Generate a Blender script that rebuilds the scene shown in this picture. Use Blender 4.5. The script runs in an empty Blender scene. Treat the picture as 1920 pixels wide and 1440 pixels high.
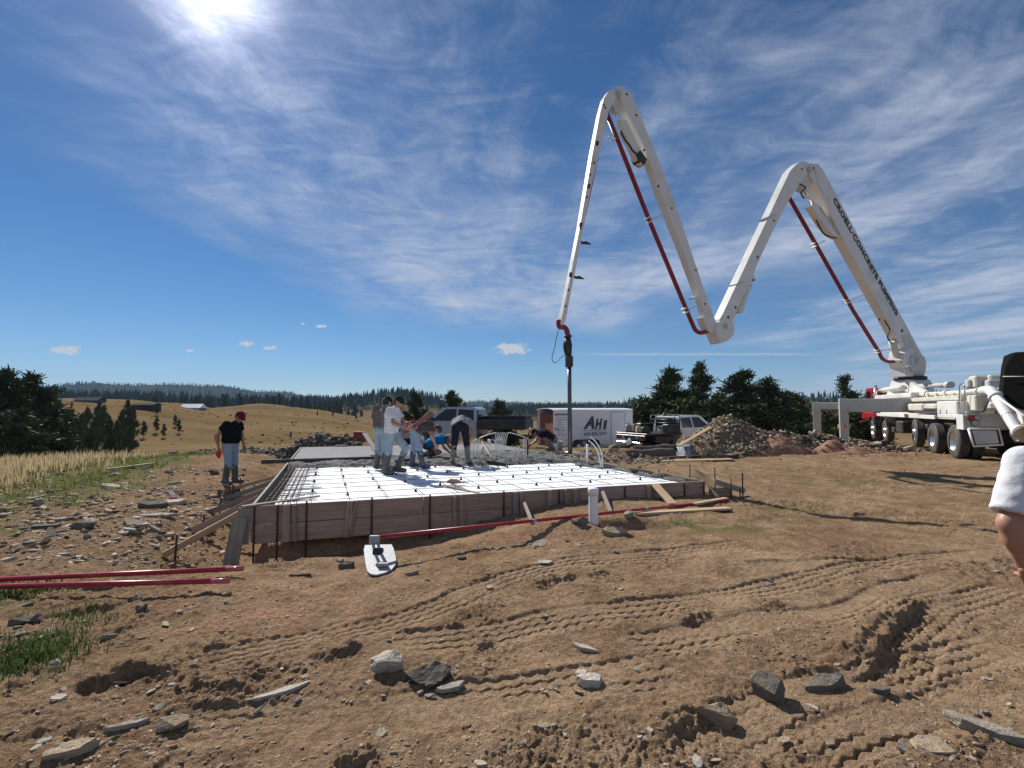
import bpy, bmesh, math, random
import numpy as np
from mathutils import Vector, Matrix

# ------------------------------------------------------------------ camera, world, sun, exposure
scene = bpy.context.scene
COL = scene.collection
EYE = 1.70
FPX = 900.0                       # focal length in pixels of the 1920 wide frame
PITCH = math.atan(45.0 / FPX)
SUN_AZ = math.radians(34.0)       # to the left of +Y
SUN_EL = math.radians(39.0)
SUN_DIR = Vector((-math.sin(SUN_AZ) * math.cos(SUN_EL), math.cos(SUN_AZ) * math.cos(SUN_EL), math.sin(SUN_EL)))

cam_data = bpy.data.cameras.new("camera")
cam_data.sensor_width = 36.0
cam_data.lens = 36.0 * FPX / 1920.0
cam_data.clip_start = 0.05
cam_data.clip_end = 30000.0
cam = bpy.data.objects.new("camera", cam_data)
cam.location = (0, 0, EYE)
cam.rotation_euler = (math.pi / 2 + PITCH, 0, 0)
COL.objects.link(cam)
scene.camera = cam

sun_data = bpy.data.lights.new("sun", 'SUN')
sun_data.energy = 5.0
sun_data.angle = math.radians(0.53)
sun_data.color = (1.0, 0.955, 0.88)
sun = bpy.data.objects.new("sun", sun_data)
sun.rotation_euler = SUN_DIR.to_track_quat('Z', 'Y').to_euler()
sun.location = (-20, 30, 40)
COL.objects.link(sun)

scene.view_settings.view_transform = 'Standard'
scene.view_settings.look = 'None'
scene.view_settings.exposure = 0.36
scene.view_settings.gamma = 1.0
scene.view_settings.use_curve_mapping = False
scene.cycles.max_bounces = 6
scene.cycles.volume_bounces = 0
scene.cycles.use_denoising = True


class NT:
    """tiny helper for building node trees"""
    def __init__(self, tree):
        self.t = tree
        tree.nodes.clear()

    def n(self, typ, **kw):
        nd = self.t.nodes.new(typ)
        for k, v in kw.items():
            setattr(nd, k, v)
        return nd

    def set(self, sock, v):
        if isinstance(v, bpy.types.NodeSocket):
            self.t.links.new(v, sock)
        else:
            sock.default_value = v

    def m(self, op, a, b=None, c=None, clamp=False):
        nd = self.n('ShaderNodeMath', operation=op, use_clamp=clamp)
        self.set(nd.inputs[0], a)
        if b is not None:
            self.set(nd.inputs[1], b)
        if c is not None:
            self.set(nd.inputs[2], c)
        return nd.outputs[0]

    def sstep(self, x, lo, hi):
        nd = self.n('ShaderNodeMapRange', interpolation_type='SMOOTHSTEP')
        self.set(nd.inputs[0], x)
        nd.inputs[1].default_value = lo
        nd.inputs[2].default_value = hi
        return nd.outputs[0]

    def ramp(self, x, lo, hi, a=0.0, b=1.0):
        nd = self.n('ShaderNodeMapRange')
        self.set(nd.inputs[0], x)
        nd.inputs[1].default_value = lo
        nd.inputs[2].default_value = hi
        nd.inputs[3].default_value = a
        nd.inputs[4].default_value = b
        return nd.outputs[0]

    def comb(self, x, y, z):
        nd = self.n('ShaderNodeCombineXYZ')
        for i, v in enumerate((x, y, z)):
            self.set(nd.inputs[i], v)
        return nd.outputs[0]

    def sep(self, v):
        nd = self.n('ShaderNodeSeparateXYZ')
        self.set(nd.inputs[0], v)
        return nd.outputs

    def noise(self, vec, scale, detail=4.0, rough=0.55, dist=0.0, out=0):
        nd = self.n('ShaderNodeTexNoise')
        if vec is not None:
            self.set(nd.inputs['Vector'], vec)
        nd.inputs['Scale'].default_value = scale
        nd.inputs['Detail'].default_value = detail
        nd.inputs['Roughness'].default_value = rough
        nd.inputs['Distortion'].default_value = dist
        return nd.outputs[out]

    def mapping(self, vec, loc=(0, 0, 0), rot=(0, 0, 0), scale=(1, 1, 1)):
        nd = self.n('ShaderNodeMapping')
        self.set(nd.inputs[0], vec)
        nd.inputs[1].default_value = loc
        nd.inputs[2].default_value = rot
        nd.inputs[3].default_value = scale
        return nd.outputs[0]

    def mix(self, f, a, b, typ='MIX'):
        nd = self.n('ShaderNodeMix', data_type='RGBA', blend_type=typ)
        self.set(nd.inputs[0], f)
        self.set(nd.inputs[6], a if isinstance(a, bpy.types.NodeSocket) else (*a, 1.0))
        self.set(nd.inputs[7], b if isinstance(b, bpy.types.NodeSocket) else (*b, 1.0))
        return nd.outputs[2]


def build_world():
    w = bpy.data.worlds.new("World")
    scene.world = w
    w.use_nodes = True
    w.cycles.sampling_method = 'MANUAL'
    w.cycles.sample_map_resolution = 256
    T = NT(w.node_tree)
    sky = T.n('ShaderNodeTexSky', sky_type='NISHITA')
    sky.sun_disc = False
    sky.sun_elevation = SUN_EL
    sky.sun_rotation = -SUN_AZ
    sky.altitude = 1500.0
    sky.air_density = 1.0
    sky.dust_density = 0.0
    sky.ozone_density = 4.0
    hsv = T.n('ShaderNodeHueSaturation')
    hsv.inputs['Hue'].default_value = 0.497
    hsv.inputs['Saturation'].default_value = 1.17
    hsv.inputs['Value'].default_value = 1.0
    T.set(hsv.inputs['Color'], sky.outputs[0])
    skyc = T.mix(1.0, hsv.outputs[0], (0.92, 0.98, 1.06), 'MULTIPLY')
    tc = T.n('ShaderNodeTexCoord')
    d = tc.outputs['Generated']
    x, y, z = T.sep(d)
    zz = T.m('MAXIMUM', z, 0.02)
    qx = T.m('DIVIDE', x, zz)
    qy = T.m('DIVIDE', y, zz)
    q = T.comb(qx, qy, 0.0)
    # cirrus: fibres drawn out along +Y, warped
    warp = T.n('ShaderNodeVectorMath', operation='SCALE')
    wn = T.n('ShaderNodeVectorMath', operation='SUBTRACT')
    T.set(wn.inputs[0], T.noise(q, 0.9, 3.0, 0.55, out=1))
    wn.inputs[1].default_value = (0.5, 0.5, 0.5)
    T.set(warp.inputs[0], wn.outputs[0])
    warp.inputs['Scale'].default_value = 0.8
    qa = T.n('ShaderNodeVectorMath', operation='ADD')
    T.set(qa.inputs[0], q)
    T.set(qa.inputs[1], warp.outputs[0])
    qw = qa.outputs[0]
    fib = T.noise(T.mapping(qw, (3.1, 1.7, 0), (0, 0, math.radians(-12)), (2.7, 0.95, 1)), 1.0, 7.0, 0.66, 0.25)
    fib2 = T.noise(T.mapping(qw, (7.3, 4.2, 0), (0, 0, math.radians(24)), (2.2, 4.6, 1)), 1.5, 6.0, 0.68, 0.3)
    big = T.noise(T.mapping(q, (11.4, 2.2, 0), (0, 0, 0.2), (0.55, 0.30, 1)), 1.0, 3.0, 0.5)
    mid = T.noise(T.mapping(qw, (0.4, 8.2, 0), (0, 0, -0.15), (1.25, 0.6, 1)), 1.0, 4.0, 0.55)
    # where the cirrus sheet lies: a band right of qx = -1.2, thinning towards the far middle
    edge_w = T.m('MULTIPLY_ADD', T.m('SUBTRACT', mid, 0.5), 1.3, qx)
    band = T.sstep(edge_w, -1.9, -0.75)
    far = T.m('SUBTRACT', 1.0, T.sstep(T.m('SUBTRACT', qy, T.m('MULTIPLY', T.m('ABSOLUTE', qx), 0.5)), 4.2, 6.6))
    right_low = T.sstep(T.m('SUBTRACT', qx, T.m('MULTIPLY', qy, 0.55)), 0.6, 2.2)
    cover = T.m('MULTIPLY', band, T.m('MAXIMUM', far, T.m('MULTIPLY', right_low, 0.95)))
    gapx = T.m('DIVIDE', T.m('SUBTRACT', qx, 2.1), 0.9)
    gapy = T.m('DIVIDE', T.m('SUBTRACT', qy, 5.2), 2.2)
    gap = T.m('SUBTRACT', 1.0, T.sstep(T.m('ADD', T.m('POWER', gapx, 2.0), T.m('POWER', gapy, 2.0)), 0.25, 1.3))
    cover = T.m('MULTIPLY', cover, T.m('SUBTRACT', 1.0, T.m('MULTIPLY', gap, 0.8)))
    dens = T.m('ADD', T.m('MULTIPLY', fib, 0.62), T.m('ADD', T.m('MULTIPLY', fib2, 0.45), T.m('MULTIPLY', T.m('SUBTRACT', big, 0.5), 0.75)))
    dens = T.m('ADD', dens, T.m('MULTIPLY', T.m('SUBTRACT', mid, 0.5), 0.5))
    cirrus = T.m('MULTIPLY', T.sstep(dens, 0.34, 0.86), cover)
    veil = T.m('MULTIPLY', T.sstep(big, 0.30, 0.70), T.m('MULTIPLY', cover, 0.26))
    alpha = T.m('MULTIPLY_ADD', cirrus, 0.80, veil)
    thin = T.m('MULTIPLY', T.m('SUBTRACT', 1.0, T.sstep(z, 0.0, 0.10)), 0.06)
    alpha = T.m('MULTIPLY', T.m('ADD', alpha, thin, clamp=True), T.sstep(z, -0.01, 0.04))
    # sunward brightening of the ice cloud
    dt = T.n('ShaderNodeVectorMath', operation='DOT_PRODUCT')
    T.set(dt.inputs[0], d)
    dt.inputs[1].default_value = SUN_DIR
    cs = T.m('MAXIMUM', dt.outputs['Value'], 0.0)
    glow = T.m('MULTIPLY', T.m('POWER', cs, 44.0), 3.4)
    glow = T.m('ADD', glow, T.m('MULTIPLY', T.m('POWER', cs, 420.0), 26.0))
    bright = T.m('ADD', 8.0, T.m('MULTIPLY', glow, 1.9))
    ccol = T.n('ShaderNodeVectorMath', operation='SCALE')
    ccol.inputs[0].default_value = (0.88, 0.97, 1.18)
    T.set(ccol.inputs['Scale'], bright)
    # aureole in the thin veil that covers the sun
    aur = T.n('ShaderNodeVectorMath', operation='SCALE')
    aur.inputs[0].default_value = (1.0, 0.93, 0.98)
    T.set(aur.inputs['Scale'], T.m('MULTIPLY', glow, 0.62))
    mixc = T.mix(alpha, skyc, ccol.outputs[0])
    # small fair-weather clouds and a contrail, by azimuth / elevation about +Y
    yy = T.m('MAXIMUM', y, 0.05)
    u = T.m('DIVIDE', x, yy)
    v = T.m('DIVIDE', z, yy)
    uv = T.comb(u, v, 0.0)
    pn = T.noise(uv, 38.0, 5.0, 0.62)
    pn2 = T.noise(T.mapping(uv, (5, 3, 0)), 110.0, 3.0, 0.6)
    lump = T.m('ADD', T.m('MULTIPLY', T.m('SUBTRACT', pn, 0.5), 2.2), T.m('MULTIPLY', T.m('SUBTRACT', pn2, 0.5), 0.9))
    puff = None
    for (px, py, a, b) in ((123, 656, 36, 11), (457, 643, 17, 7.5), (957, 654, 42, 14), (502, 652, 13, 4), (355, 657, 10, 2.5),
                           (596, 611, 15, 3), (565, 606, 5, 3), (511, 650, 5, 4)):
        du = T.m('DIVIDE', T.m('SUBTRACT', u, (px - 960) / FPX), a / FPX)
        dv = T.m('DIVIDE', T.m('SUBTRACT', v, (765 - py) / FPX), b / FPX)
        r2 = T.m('ADD', T.m('MULTIPLY', du, du), T.m('MULTIPLY', dv, dv))
        e = T.sstep(T.m('SUBTRACT', T.m('ADD', 0.95, lump), T.m('SQRT', r2)), 0.0, 0.45)
        e = T.m('MULTIPLY', e, T.m('SUBTRACT', 1.0, T.sstep(r2, 1.6, 3.0)))
        puff = e if puff is None else T.m('MAXIMUM', puff, e)
    tr = T.m('ABSOLUTE', T.m('SUBTRACT', v, T.m('ADD', (765 - 664) / FPX, T.m('MULTIPLY', T.m('SUBTRACT', pn, 0.5), 0.004))))
    trail = T.m('SUBTRACT', 1.0, T.sstep(tr, 0.0006, 0.0042))
    trail = T.m('MULTIPLY', trail, T.m('MULTIPLY', T.sstep(u, 0.10, 0.24), T.m('SUBTRACT', 1.0, T.sstep(u, 0.55, 0.70))))
    trail = T.m('MULTIPLY', trail, T.m('MULTIPLY', 0.42, T.m('ADD', 0.4, pn2)))
    pa = T.m('MAXIMUM', T.m('MULTIPLY', puff, 0.9), trail)
    pa = T.m('MULTIPLY', pa, T.sstep(y, 0.06, 0.12))
    mixc = T.mix(pa, mixc, (8.6, 8.8, 9.2))
    addn = T.mix(1.0, mixc, aur.outputs[0], 'ADD')
    bg = T.n('ShaderNodeBackground')
    T.set(bg.inputs[0], addn)
    bg.inputs[1].default_value = 0.0565
    out = T.n('ShaderNodeOutputWorld')
    T.set(out.inputs[0], bg.outputs[0])


build_world()

# ------------------------------------------------------------------ geometry of the view (only to place things at their measured spot)
CP, SP = math.cos(PITCH), math.sin(PITCH)


def ray(px, py):
    rx, ry = (px - 960.0) / FPX, (720.0 - py) / FPX
    return Vector((rx, CP - SP * ry, SP + CP * ry))


def P(px, py, d):
    r = ray(px, py)
    return Vector((0, 0, EYE)) + r * (d / r.y)


def G(px, py, z=0.0):
    r = ray(px, py)
    return Vector((0, 0, EYE)) + r * ((z - EYE) / r.z)


# ------------------------------------------------------------------ materials
MATS = {}


def principled(name):
    m = bpy.data.materials.new(name)
    m.use_nodes = True
    T = NT(m.node_tree)
    b = T.n('ShaderNodeBsdfPrincipled')
    o = T.n('ShaderNodeOutputMaterial')
    T.t.links.new(b.outputs[0], o.inputs[0])
    return m, T, b


def mat(name, col, rough=0.6, metal=0.0, var=0.18, scale=6.0, bump=0.0, bscale=60.0, stain=None, stain_amt=0.0, spec=0.5, coat=0.0):
    if name in MATS:
        return MATS[name]
    m, T, b = principled(name)
    tc = T.n('ShaderNodeTexCoord')
    v = tc.outputs['Object']
    n1 = T.noise(v, scale, 5.0, 0.6)
    f = T.ramp(n1, 0.25, 0.75, 1.0 - var, 1.0 + var)
    c = T.n('ShaderNodeVectorMath', operation='SCALE')
    c.inputs[0].default_value = col
    T.set(c.inputs['Scale'], f)
    cc = c.outputs[0]
    if stain is not None:
        n2 = T.noise(v, scale * 0.45, 6.0, 0.65, 0.4)
        k = T.m('MULTIPLY', T.sstep(n2, 0.48, 0.70), stain_amt)
        cc = T.mix(k, cc, stain)
    T.set(b.inputs['Base Color'], cc)
    b.inputs['Metallic'].default_value = metal
    r = T.ramp(T.noise(v, scale * 2.3, 3.0), 0.3, 0.7, max(rough - 0.08, 0.02), min(rough + 0.08, 1.0))
    T.set(b.inputs['Roughness'], r)
    b.inputs['Specular IOR Level'].default_value = spec
    if coat:
        b.inputs['Coat Weight'].default_value = coat
        b.inputs['Coat Roughness'].default_value = 0.08
    if bump > 0:
        bp = T.n('ShaderNodeBump')
        bp.inputs['Strength'].default_value = min(1.0, bump)
        bp.inputs['Distance'].default_value = 0.02
        T.set(bp.inputs['Height'], T.noise(v, bscale, 5.0, 0.6))
        T.t.links.new(bp.outputs[0], b.inputs['Normal'])
    MATS[name] = m
    return m


def wood(name, col, dark, grime=0.25, rough=0.75):
    if name in MATS:
        return MATS[name]
    m, T, b = principled(name)
    tc = T.n('ShaderNodeTexCoord')
    oi = T.n('ShaderNodeObjectInfo')
    off = T.n('ShaderNodeVectorMath', operation='SCALE')
    off.inputs[0].default_value = (13.0, 7.0, 5.0)
    T.set(off.inputs['Scale'], oi.outputs['Random'])
    va = T.n('ShaderNodeVectorMath', operation='ADD')
    T.set(va.inputs[0], tc.outputs['Object'])
    T.set(va.inputs[1], off.outputs[0])
    v = va.outputs[0]
    g = T.noise(T.mapping(v, scale=(1.6, 34, 34)), 1.0, 5.0, 0.6, 0.6)
    g2 = T.noise(T.mapping(v, scale=(6, 160, 160)), 1.0, 2.0)
    c = T.mix(T.ramp(g, 0.3, 0.7), dark, col)
    c = T.mix(T.m('MULTIPLY', T.ramp(g2, 0.35, 0.7), 0.35), c, dark)
    vor = T.n('ShaderNodeTexVoronoi')
    T.set(vor.inputs['Vector'], T.mapping(v, scale=(2.2, 7, 7)))
    vor.inputs['Scale'].default_value = 1.0
    knot = T.m('SUBTRACT', 1.0, T.sstep(vor.outputs['Distance'], 0.05, 0.12))
    c = T.mix(T.m('MULTIPLY', knot, 0.8), c, (dark[0] * 0.35, dark[1] * 0.3, dark[2] * 0.28))
    dn = T.noise(v, 2.4, 6.0, 0.65)
    c = T.mix(T.m('MULTIPLY', T.sstep(dn, 0.46, 0.72), grime), c, (0.16, 0.14, 0.125))
    rv = T.ramp(oi.outputs['Random'], 0, 1, 0.8, 1.12)
    sc = T.n('ShaderNodeVectorMath', operation='SCALE')
    T.set(sc.inputs[0], c)
    T.set(sc.inputs['Scale'], rv)
    T.set(b.inputs['Base Color'], sc.outputs[0])
    b.inputs['Roughness'].default_value = rough
    b.inputs['Specular IOR Level'].default_value = 0.08
    bp = T.n('ShaderNodeBump')
    bp.inputs['Strength'].default_value = 0.35
    bp.inputs['Distance'].default_value = 0.006
    T.set(bp.inputs['Height'], g)
    T.t.links.new(bp.outputs[0], b.inputs['Normal'])
    MATS[name] = m
    return m


# ------------------------------------------------------------------ mesh builder and object tree
WM = {}                                    # world matrices of the objects made so far


def wm(o):
    return WM[o] if o is not None else Matrix.Identity(4)


def thing(name, label, cat, loc=(0, 0, 0), rotz=0.0, group=None):
    o = bpy.data.objects.new(name, None)
    o.empty_display_size = 0.2
    COL.objects.link(o)
    o.location = loc
    o.rotation_euler = (0, 0, rotz)
    WM[o] = Matrix.Translation(Vector(loc)) @ Matrix.Rotation(rotz, 4, 'Z')
    tag(o, label, cat, group)
    return o


def tag(o, label=None, cat=None, group=None, kind=None):
    if label:
        o["label"] = label
    if cat:
        o["category"] = cat
    if group:
        o["group"] = group
    if kind:
        o["kind"] = kind
    return o


def add_obj(name, me, parent=None, M=None):
    """link a mesh object; M is its world matrix"""
    o = bpy.data.objects.new(name, me)
    COL.objects.link(o)
    if M is None:
        M = wm(parent)
    if parent is not None:
        o.parent = parent
        o.matrix_basis = wm(parent).inverted() @ M
    else:
        o.matrix_basis = M
    WM[o] = M.copy()
    return o


def frame(p, x, up=Vector((0, 0, 1))):
    x = Vector(x).normalized()
    up = Vector(up)
    y = up.cross(x)
    if y.length < 1e-5:
        y = Vector((0, 1, 0)).cross(x)
    y.normalize()
    z = x.cross(y)
    M = Matrix.Identity(4)
    for i in range(3):
        M[i][0], M[i][1], M[i][2], M[i][3] = x[i], y[i], z[i], p[i]
    return M


class MB:
    def __init__(self):
        self.v, self.f, self.mi, self.sm = [], [], [], []

    def add(self, vs, fs, mi=0, smooth=False):
        b = len(self.v)
        self.v.extend([tuple(p) for p in vs])
        for f in fs:
            self.f.append(tuple(i + b for i in f))
            self.mi.append(mi)
            self.sm.append(smooth)
        return self

    def box(self, c, s, M=None, bev=0.0, mi=0, taper=None):
        c = Vector(c)
        h = Vector(s) * 0.5
        vs, fs = [], []
        bev = min(bev, min(h) * 0.8)
        if bev <= 0:
            for sx in (-1, 1):
                for sy in (-1, 1):
                    for sz in (-1, 1):
                        vs.append(Vector((sx * h.x, sy * h.y, sz * h.z)))
            fs = [(0, 1, 3, 2), (4, 6, 7, 5), (0, 4, 5, 1), (2, 3, 7, 6), (0, 2, 6, 4), (1, 5, 7, 3)]
        else:
            idx = {}
            for sx in (-1, 1):
                for sy in (-1, 1):
                    for sz in (-1, 1):
                        sg = (sx, sy, sz)
                        for a in range(3):
                            p = Vector([sg[k] * (h[k] if k == a else h[k] - bev) for k in range(3)])
                            idx[(sg, a)] = len(vs)
                            vs.append(p)
            S = (-1, 1)
            for a in range(3):
                b_, c_ = [k for k in range(3) if k != a]
                for s_ in S:
                    q = []
                    for (sb, sc) in ((-1, -1), (1, -1), (1, 1), (-1, 1)):
                        sg = [0, 0, 0]
                        sg[a], sg[b_], sg[c_] = s_, sb, sc
                        q.append(idx[(tuple(sg), a)])
                    fs.append(q)
            for a, b_ in ((0, 1), (0, 2), (1, 2)):
                c_ = 3 - a - b_
                for sa in S:
                    for sb in S:
                        q = []
                        for (sc, ax) in ((-1, a), (1, a), (1, b_), (-1, b_)):
                            sg = [0, 0, 0]
                            sg[a], sg[b_], sg[c_] = sa, sb, sc
                            q.append(idx[(tuple(sg), ax)])
                        fs.append(q)
            for sx in S:
                for sy in S:
                    for sz in S:
                        fs.append([idx[((sx, sy, sz), k)] for k in range(3)])
            nf = []
            for f in fs:
                n = (vs[f[1]] - vs[f[0]]).cross(vs[f[2]] - vs[f[0]])
                ctr = sum((vs[i] for i in f), Vector()) / len(f)
                nf.append(tuple(f) if n.dot(ctr) > 0 else tuple(reversed(f)))
            fs = nf
        if taper:
            for p in vs:                   # taper = (axis, scale of other two at +end)
                ax, k = taper
                t = (p[ax] / h[ax] + 1) / 2
                for j in range(3):
                    if j != ax:
                        p[j] *= 1 + (k - 1) * t
        vs = [p + c for p in vs]
        if M is not None:
            vs = [M @ p for p in vs]
        return self.add(vs, fs, mi)

    def cyl(self, p0, p1, r0, r1=None, n=12, caps=True, mi=0, smooth=True):
        p0, p1 = Vector(p0), Vector(p1)
        r1 = r0 if r1 is None else r1
        F = frame(p0, p1 - p0)
        L = (p1 - p0).length
        vs = []
        for (xx, r) in ((0, r0), (L, r1)):
            for i in range(n):
                a = 2 * math.pi * i / n
                vs.append(F @ Vector((xx, r * math.cos(a), r * math.sin(a))))
        self.add(vs, [(i, (i + 1) % n, n + (i + 1) % n, n + i) for i in range(n)], mi, smooth)
        if caps:
            b = len(self.v) - 2 * n
            self.f.append(tuple(b + i for i in reversed(range(n))))
            self.f.append(tuple(b + n + i for i in range(n)))
            self.mi += [mi, mi]
            self.sm += [False, False]
        return self

    def tube(self, pts, r, n=8, mi=0, caps=True):
        pts = [Vector(p) for p in pts]
        k = len(pts)
        rs = r if isinstance(r, (list, tuple)) else [r] * k
        vs = []
        up = None
        for i, p in enumerate(pts):
            t = (pts[min(i + 1, k - 1)] - pts[max(i - 1, 0)])
            if t.length < 1e-9:
                t = Vector((0, 0, 1))
            t.normalize()
            if up is None:
                up = t.orthogonal().normalized()
            up = (up - t * up.dot(t))
            if up.length < 1e-6:
                up = t.orthogonal()
            up.normalize()
            w = t.cross(up)
            for j in range(n):
                a = 2 * math.pi * j / n
                vs.append(p + (up * math.cos(a) + w * math.sin(a)) * rs[i])
        fs = []
        for i in range(k - 1):
            for j in range(n):
                fs.append((i * n + j, i * n + (j + 1) % n, (i + 1) * n + (j + 1) % n, (i + 1) * n + j))
        self.add(vs, fs, mi, True)
        if caps:
            b = len(self.v) - k * n
            self.f.append(tuple(b + j for j in reversed(range(n))))
            self.f.append(tuple(b + (k - 1) * n + j for j in range(n)))
            self.mi += [mi, mi]
            self.sm += [False, False]
        return self

    def prism(self, poly, off, mi=0):
        """poly: 3-D points of a planar outline; off: extrusion vector"""
        poly = [Vector(p) for p in poly]
        off = Vector(off)
        n = len(poly)
        nr = Vector()
        for i in range(n):
            nr += poly[i].cross(poly[(i + 1) % n])
        if nr.dot(off) > 0:
            poly.reverse()
        vs = poly + [p + off for p in poly]
        fs = [tuple(range(n)), tuple(reversed(range(n, 2 * n)))]
        fs += [(i, i + n, (i + 1) % n + n, (i + 1) % n) for i in range(n)]
        return self.add(vs, fs, mi)

    def lathe(self, prof, M=None, n=24, mi=0, smooth=True):
        """prof: (x along axis, radius) list, revolved about local X"""
        vs = []
        for (xx, r) in prof:
            for j in range(n):
                a = 2 * math.pi * j / n
                vs.append(Vector((xx, r * math.cos(a), r * math.sin(a))))
        if M is not None:
            vs = [M @ p for p in vs]
        fs = []
        for i in range(len(prof) - 1):
            for j in range(n):
                fs.append((i * n + j, i * n + (j + 1) % n, (i + 1) * n + (j + 1) % n, (i + 1) * n + j))
        return self.add(vs, fs, mi, smooth)

    def mesh(self, name, mats, M=None):
        me = bpy.data.meshes.new(name)
        vs = self.v
        if M is not None:
            vs = [M @ Vector(p) for p in vs]
        me.from_pydata(vs, [], self.f)
        for m in (mats if isinstance(mats, (list, tuple)) else [mats]):
            me.materials.append(m)
        me.polygons.foreach_set("material_index", self.mi)
        me.polygons.foreach_set("use_smooth", self.sm)
        me.update()
        return me

    def build(self, name, mats, parent=None, world=False):
        """vertices are in the parent's local space, or world space when world=True"""
        M = wm(parent).inverted() if (world and parent is not None) else None
        return add_obj(name, self.mesh(name, mats, M), parent)


def fix_normals(me):
    bm = bmesh.new()
    bm.from_mesh(me)
    bmesh.ops.recalc_face_normals(bm, faces=bm.faces)
    bm.to_mesh(me)
    bm.free()


def board(name, p0, p1, w, t, mt, parent=None, up=Vector((0, 0, 1)), bev=0.004, roll=0.0):
    """a plank from p0 to p1 (its centre line); w across, t thick along 'up'"""
    p0, p1 = Vector(p0), Vector(p1)
    F = frame(p0, p1 - p0, up)
    if roll:
        F = F @ Matrix.Rotation(roll, 4, 'X')
    L = (p1 - p0).length
    b = MB().box((L / 2, 0, 0), (L, w, t), bev=bev)
    return add_obj(name, b.mesh(name, mt), parent, F)


def text_mesh(name, s, size, F, mt, parent, ext=0.004, shear=0.0, bold=0.0, align='LEFT', xscale=1.0, space=1.0):
    cu = bpy.data.curves.new(name, 'FONT')
    cu.body = s
    cu.size = size
    cu.extrude = ext
    cu.shear = shear
    cu.offset = bold
    cu.align_x = align
    cu.resolution_u = 3
    cu.space_character = space
    tmp = bpy.data.objects.new(name, cu)
    COL.objects.link(tmp)
    dg = bpy.context.evaluated_depsgraph_get()
    me = bpy.data.meshes.new_from_object(tmp.evaluated_get(dg))
    bpy.data.objects.remove(tmp)
    me.name = name
    me.materials.clear()
    me.materials.append(mt)
    if xscale != 1.0:
        me.transform(Matrix.Diagonal((xscale, 1, 1, 1)))
    return add_obj(name, me, parent, F)


def copy_tree(o, M, label=None, name=None):
    """copy a thing with its parts and sub-parts; M is the new world matrix"""
    c = o.copy()
    if name:
        c.name = name
    COL.objects.link(c)
    c.parent = None
    c.matrix_basis = M
    WM[c] = M.copy()
    if label:
        c["label"] = label
    for ch in list(o.children):
        k = ch.copy()
        COL.objects.link(k)
        k.parent = c
        WM[k] = M @ (wm(o).inverted() @ wm(ch))
        for g in list(ch.children):
            gg = g.copy()
            COL.objects.link(gg)
            gg.parent = k
            WM[gg] = WM[k] @ (wm(ch).inverted() @ wm(g))
    return c


# ------------------------------------------------------------------ numpy noise
_rs = np.random.RandomState(7)
_PERM = _rs.permutation(512).astype(np.int64)
_GR = _rs.rand(512) * 2 * np.pi
_GX, _GY = np.cos(_GR), np.sin(_GR)


def perlin(x, y):
    xi, yi = np.floor(x).astype(np.int64), np.floor(y).astype(np.int64)
    xf, yf = x - xi, y - yi
    u, v = xf * xf * xf * (xf * (xf * 6 - 15) + 10), yf * yf * yf * (yf * (yf * 6 - 15) + 10)

    def g(ix, iy, dx, dy):
        h = _PERM[(_PERM[ix & 511] + iy) & 511]
        return _GX[h] * dx + _GY[h] * dy
    a = g(xi, yi, xf, yf)
    b = g(xi + 1, yi, xf - 1, yf)
    c = g(xi, yi + 1, xf, yf - 1)
    d = g(xi + 1, yi + 1, xf - 1, yf - 1)
    return ((a + (b - a) * u) * (1 - v) + (c + (d - c) * u) * v) * 1.5


def fbm(x, y, oct=4, gain=0.5, lac=2.03):
    s, a = 0.0, 1.0
    for i in range(oct):
        s = s + a * perlin(x + 17.3 * i, y - 9.1 * i)
        a *= gain
        x, y = x * lac, y * lac
    return s


def sstep(x, a, b):
    t = np.clip((x - a) / (b - a), 0, 1)
    return t * t * (3 - 2 * t)


def poly_dist(x, y, pts):
    """signed distance to a polyline (positive on its left), arc length of the foot point and total length"""
    best = np.full(x.shape, 1e9)
    sd = np.zeros(x.shape)
    arc = np.zeros(x.shape)
    L = 0.0
    for (ax, ay), (bx, by) in zip(pts[:-1], pts[1:]):
        dx, dy = bx - ax, by - ay
        ln = math.hypot(dx, dy)
        t = np.clip(((x - ax) * dx + (y - ay) * dy) / (ln * ln), 0, 1)
        ex, ey = x - (ax + t * dx), y - (ay + t * dy)
        d = np.hypot(ex, ey)
        m = d < best
        best = np.where(m, d, best)
        sd = np.where(m, np.where(dx * ey - dy * ex >= 0, d, -d), sd)
        arc = np.where(m, L + t * ln, arc)
        L += ln
    return sd, arc, L


def spline(pts, n=40):
    """Catmull-Rom through points (any dimension)"""
    pts = [Vector(p) for p in pts]
    ext = [pts[0] * 2 - pts[1]] + pts + [pts[-1] * 2 - pts[-2]]
    out = []
    seg = len(pts) - 1
    per = max(2, n // seg)
    for i in range(seg):
        p0, p1, p2, p3 = ext[i:i + 4]
        for j in range(per):
            t = j / per
            out.append(0.5 * ((2 * p1) + (p2 - p0) * t + (2 * p0 - 5 * p1 + 4 * p2 - p3) * t * t + (3 * p1 - p0 - 3 * p2 + p3) * t ** 3))
    out.append(pts[-1])
    return out

# ------------------------------------------------------------------ the ground: one sheet from the photographer's feet to the last ridge
ZF = 0.30                                   # top of the form boards
FL, FR, BL = G(476, 948.5, ZF), G(1319, 901.5, ZF), G(565, 838.5, ZF)
BR = FR + Vector((-0.46, 1.0, 0)).normalized() * 10.9
SLAB = [FL, FR, BR, BL]


def SF(a, b, z=ZF):
    """slab coordinates: a across the front (0 left, 1 right), b towards the back"""
    p = FL * (1 - a) * (1 - b) + FR * a * (1 - b) + BR * a * b + BL * (1 - a) * b
    return Vector((p.x, p.y, z))


def gpts(L, z=0.0):
    return [(G(x, y, z).x, G(x, y, z).y) for x, y in L]


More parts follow.
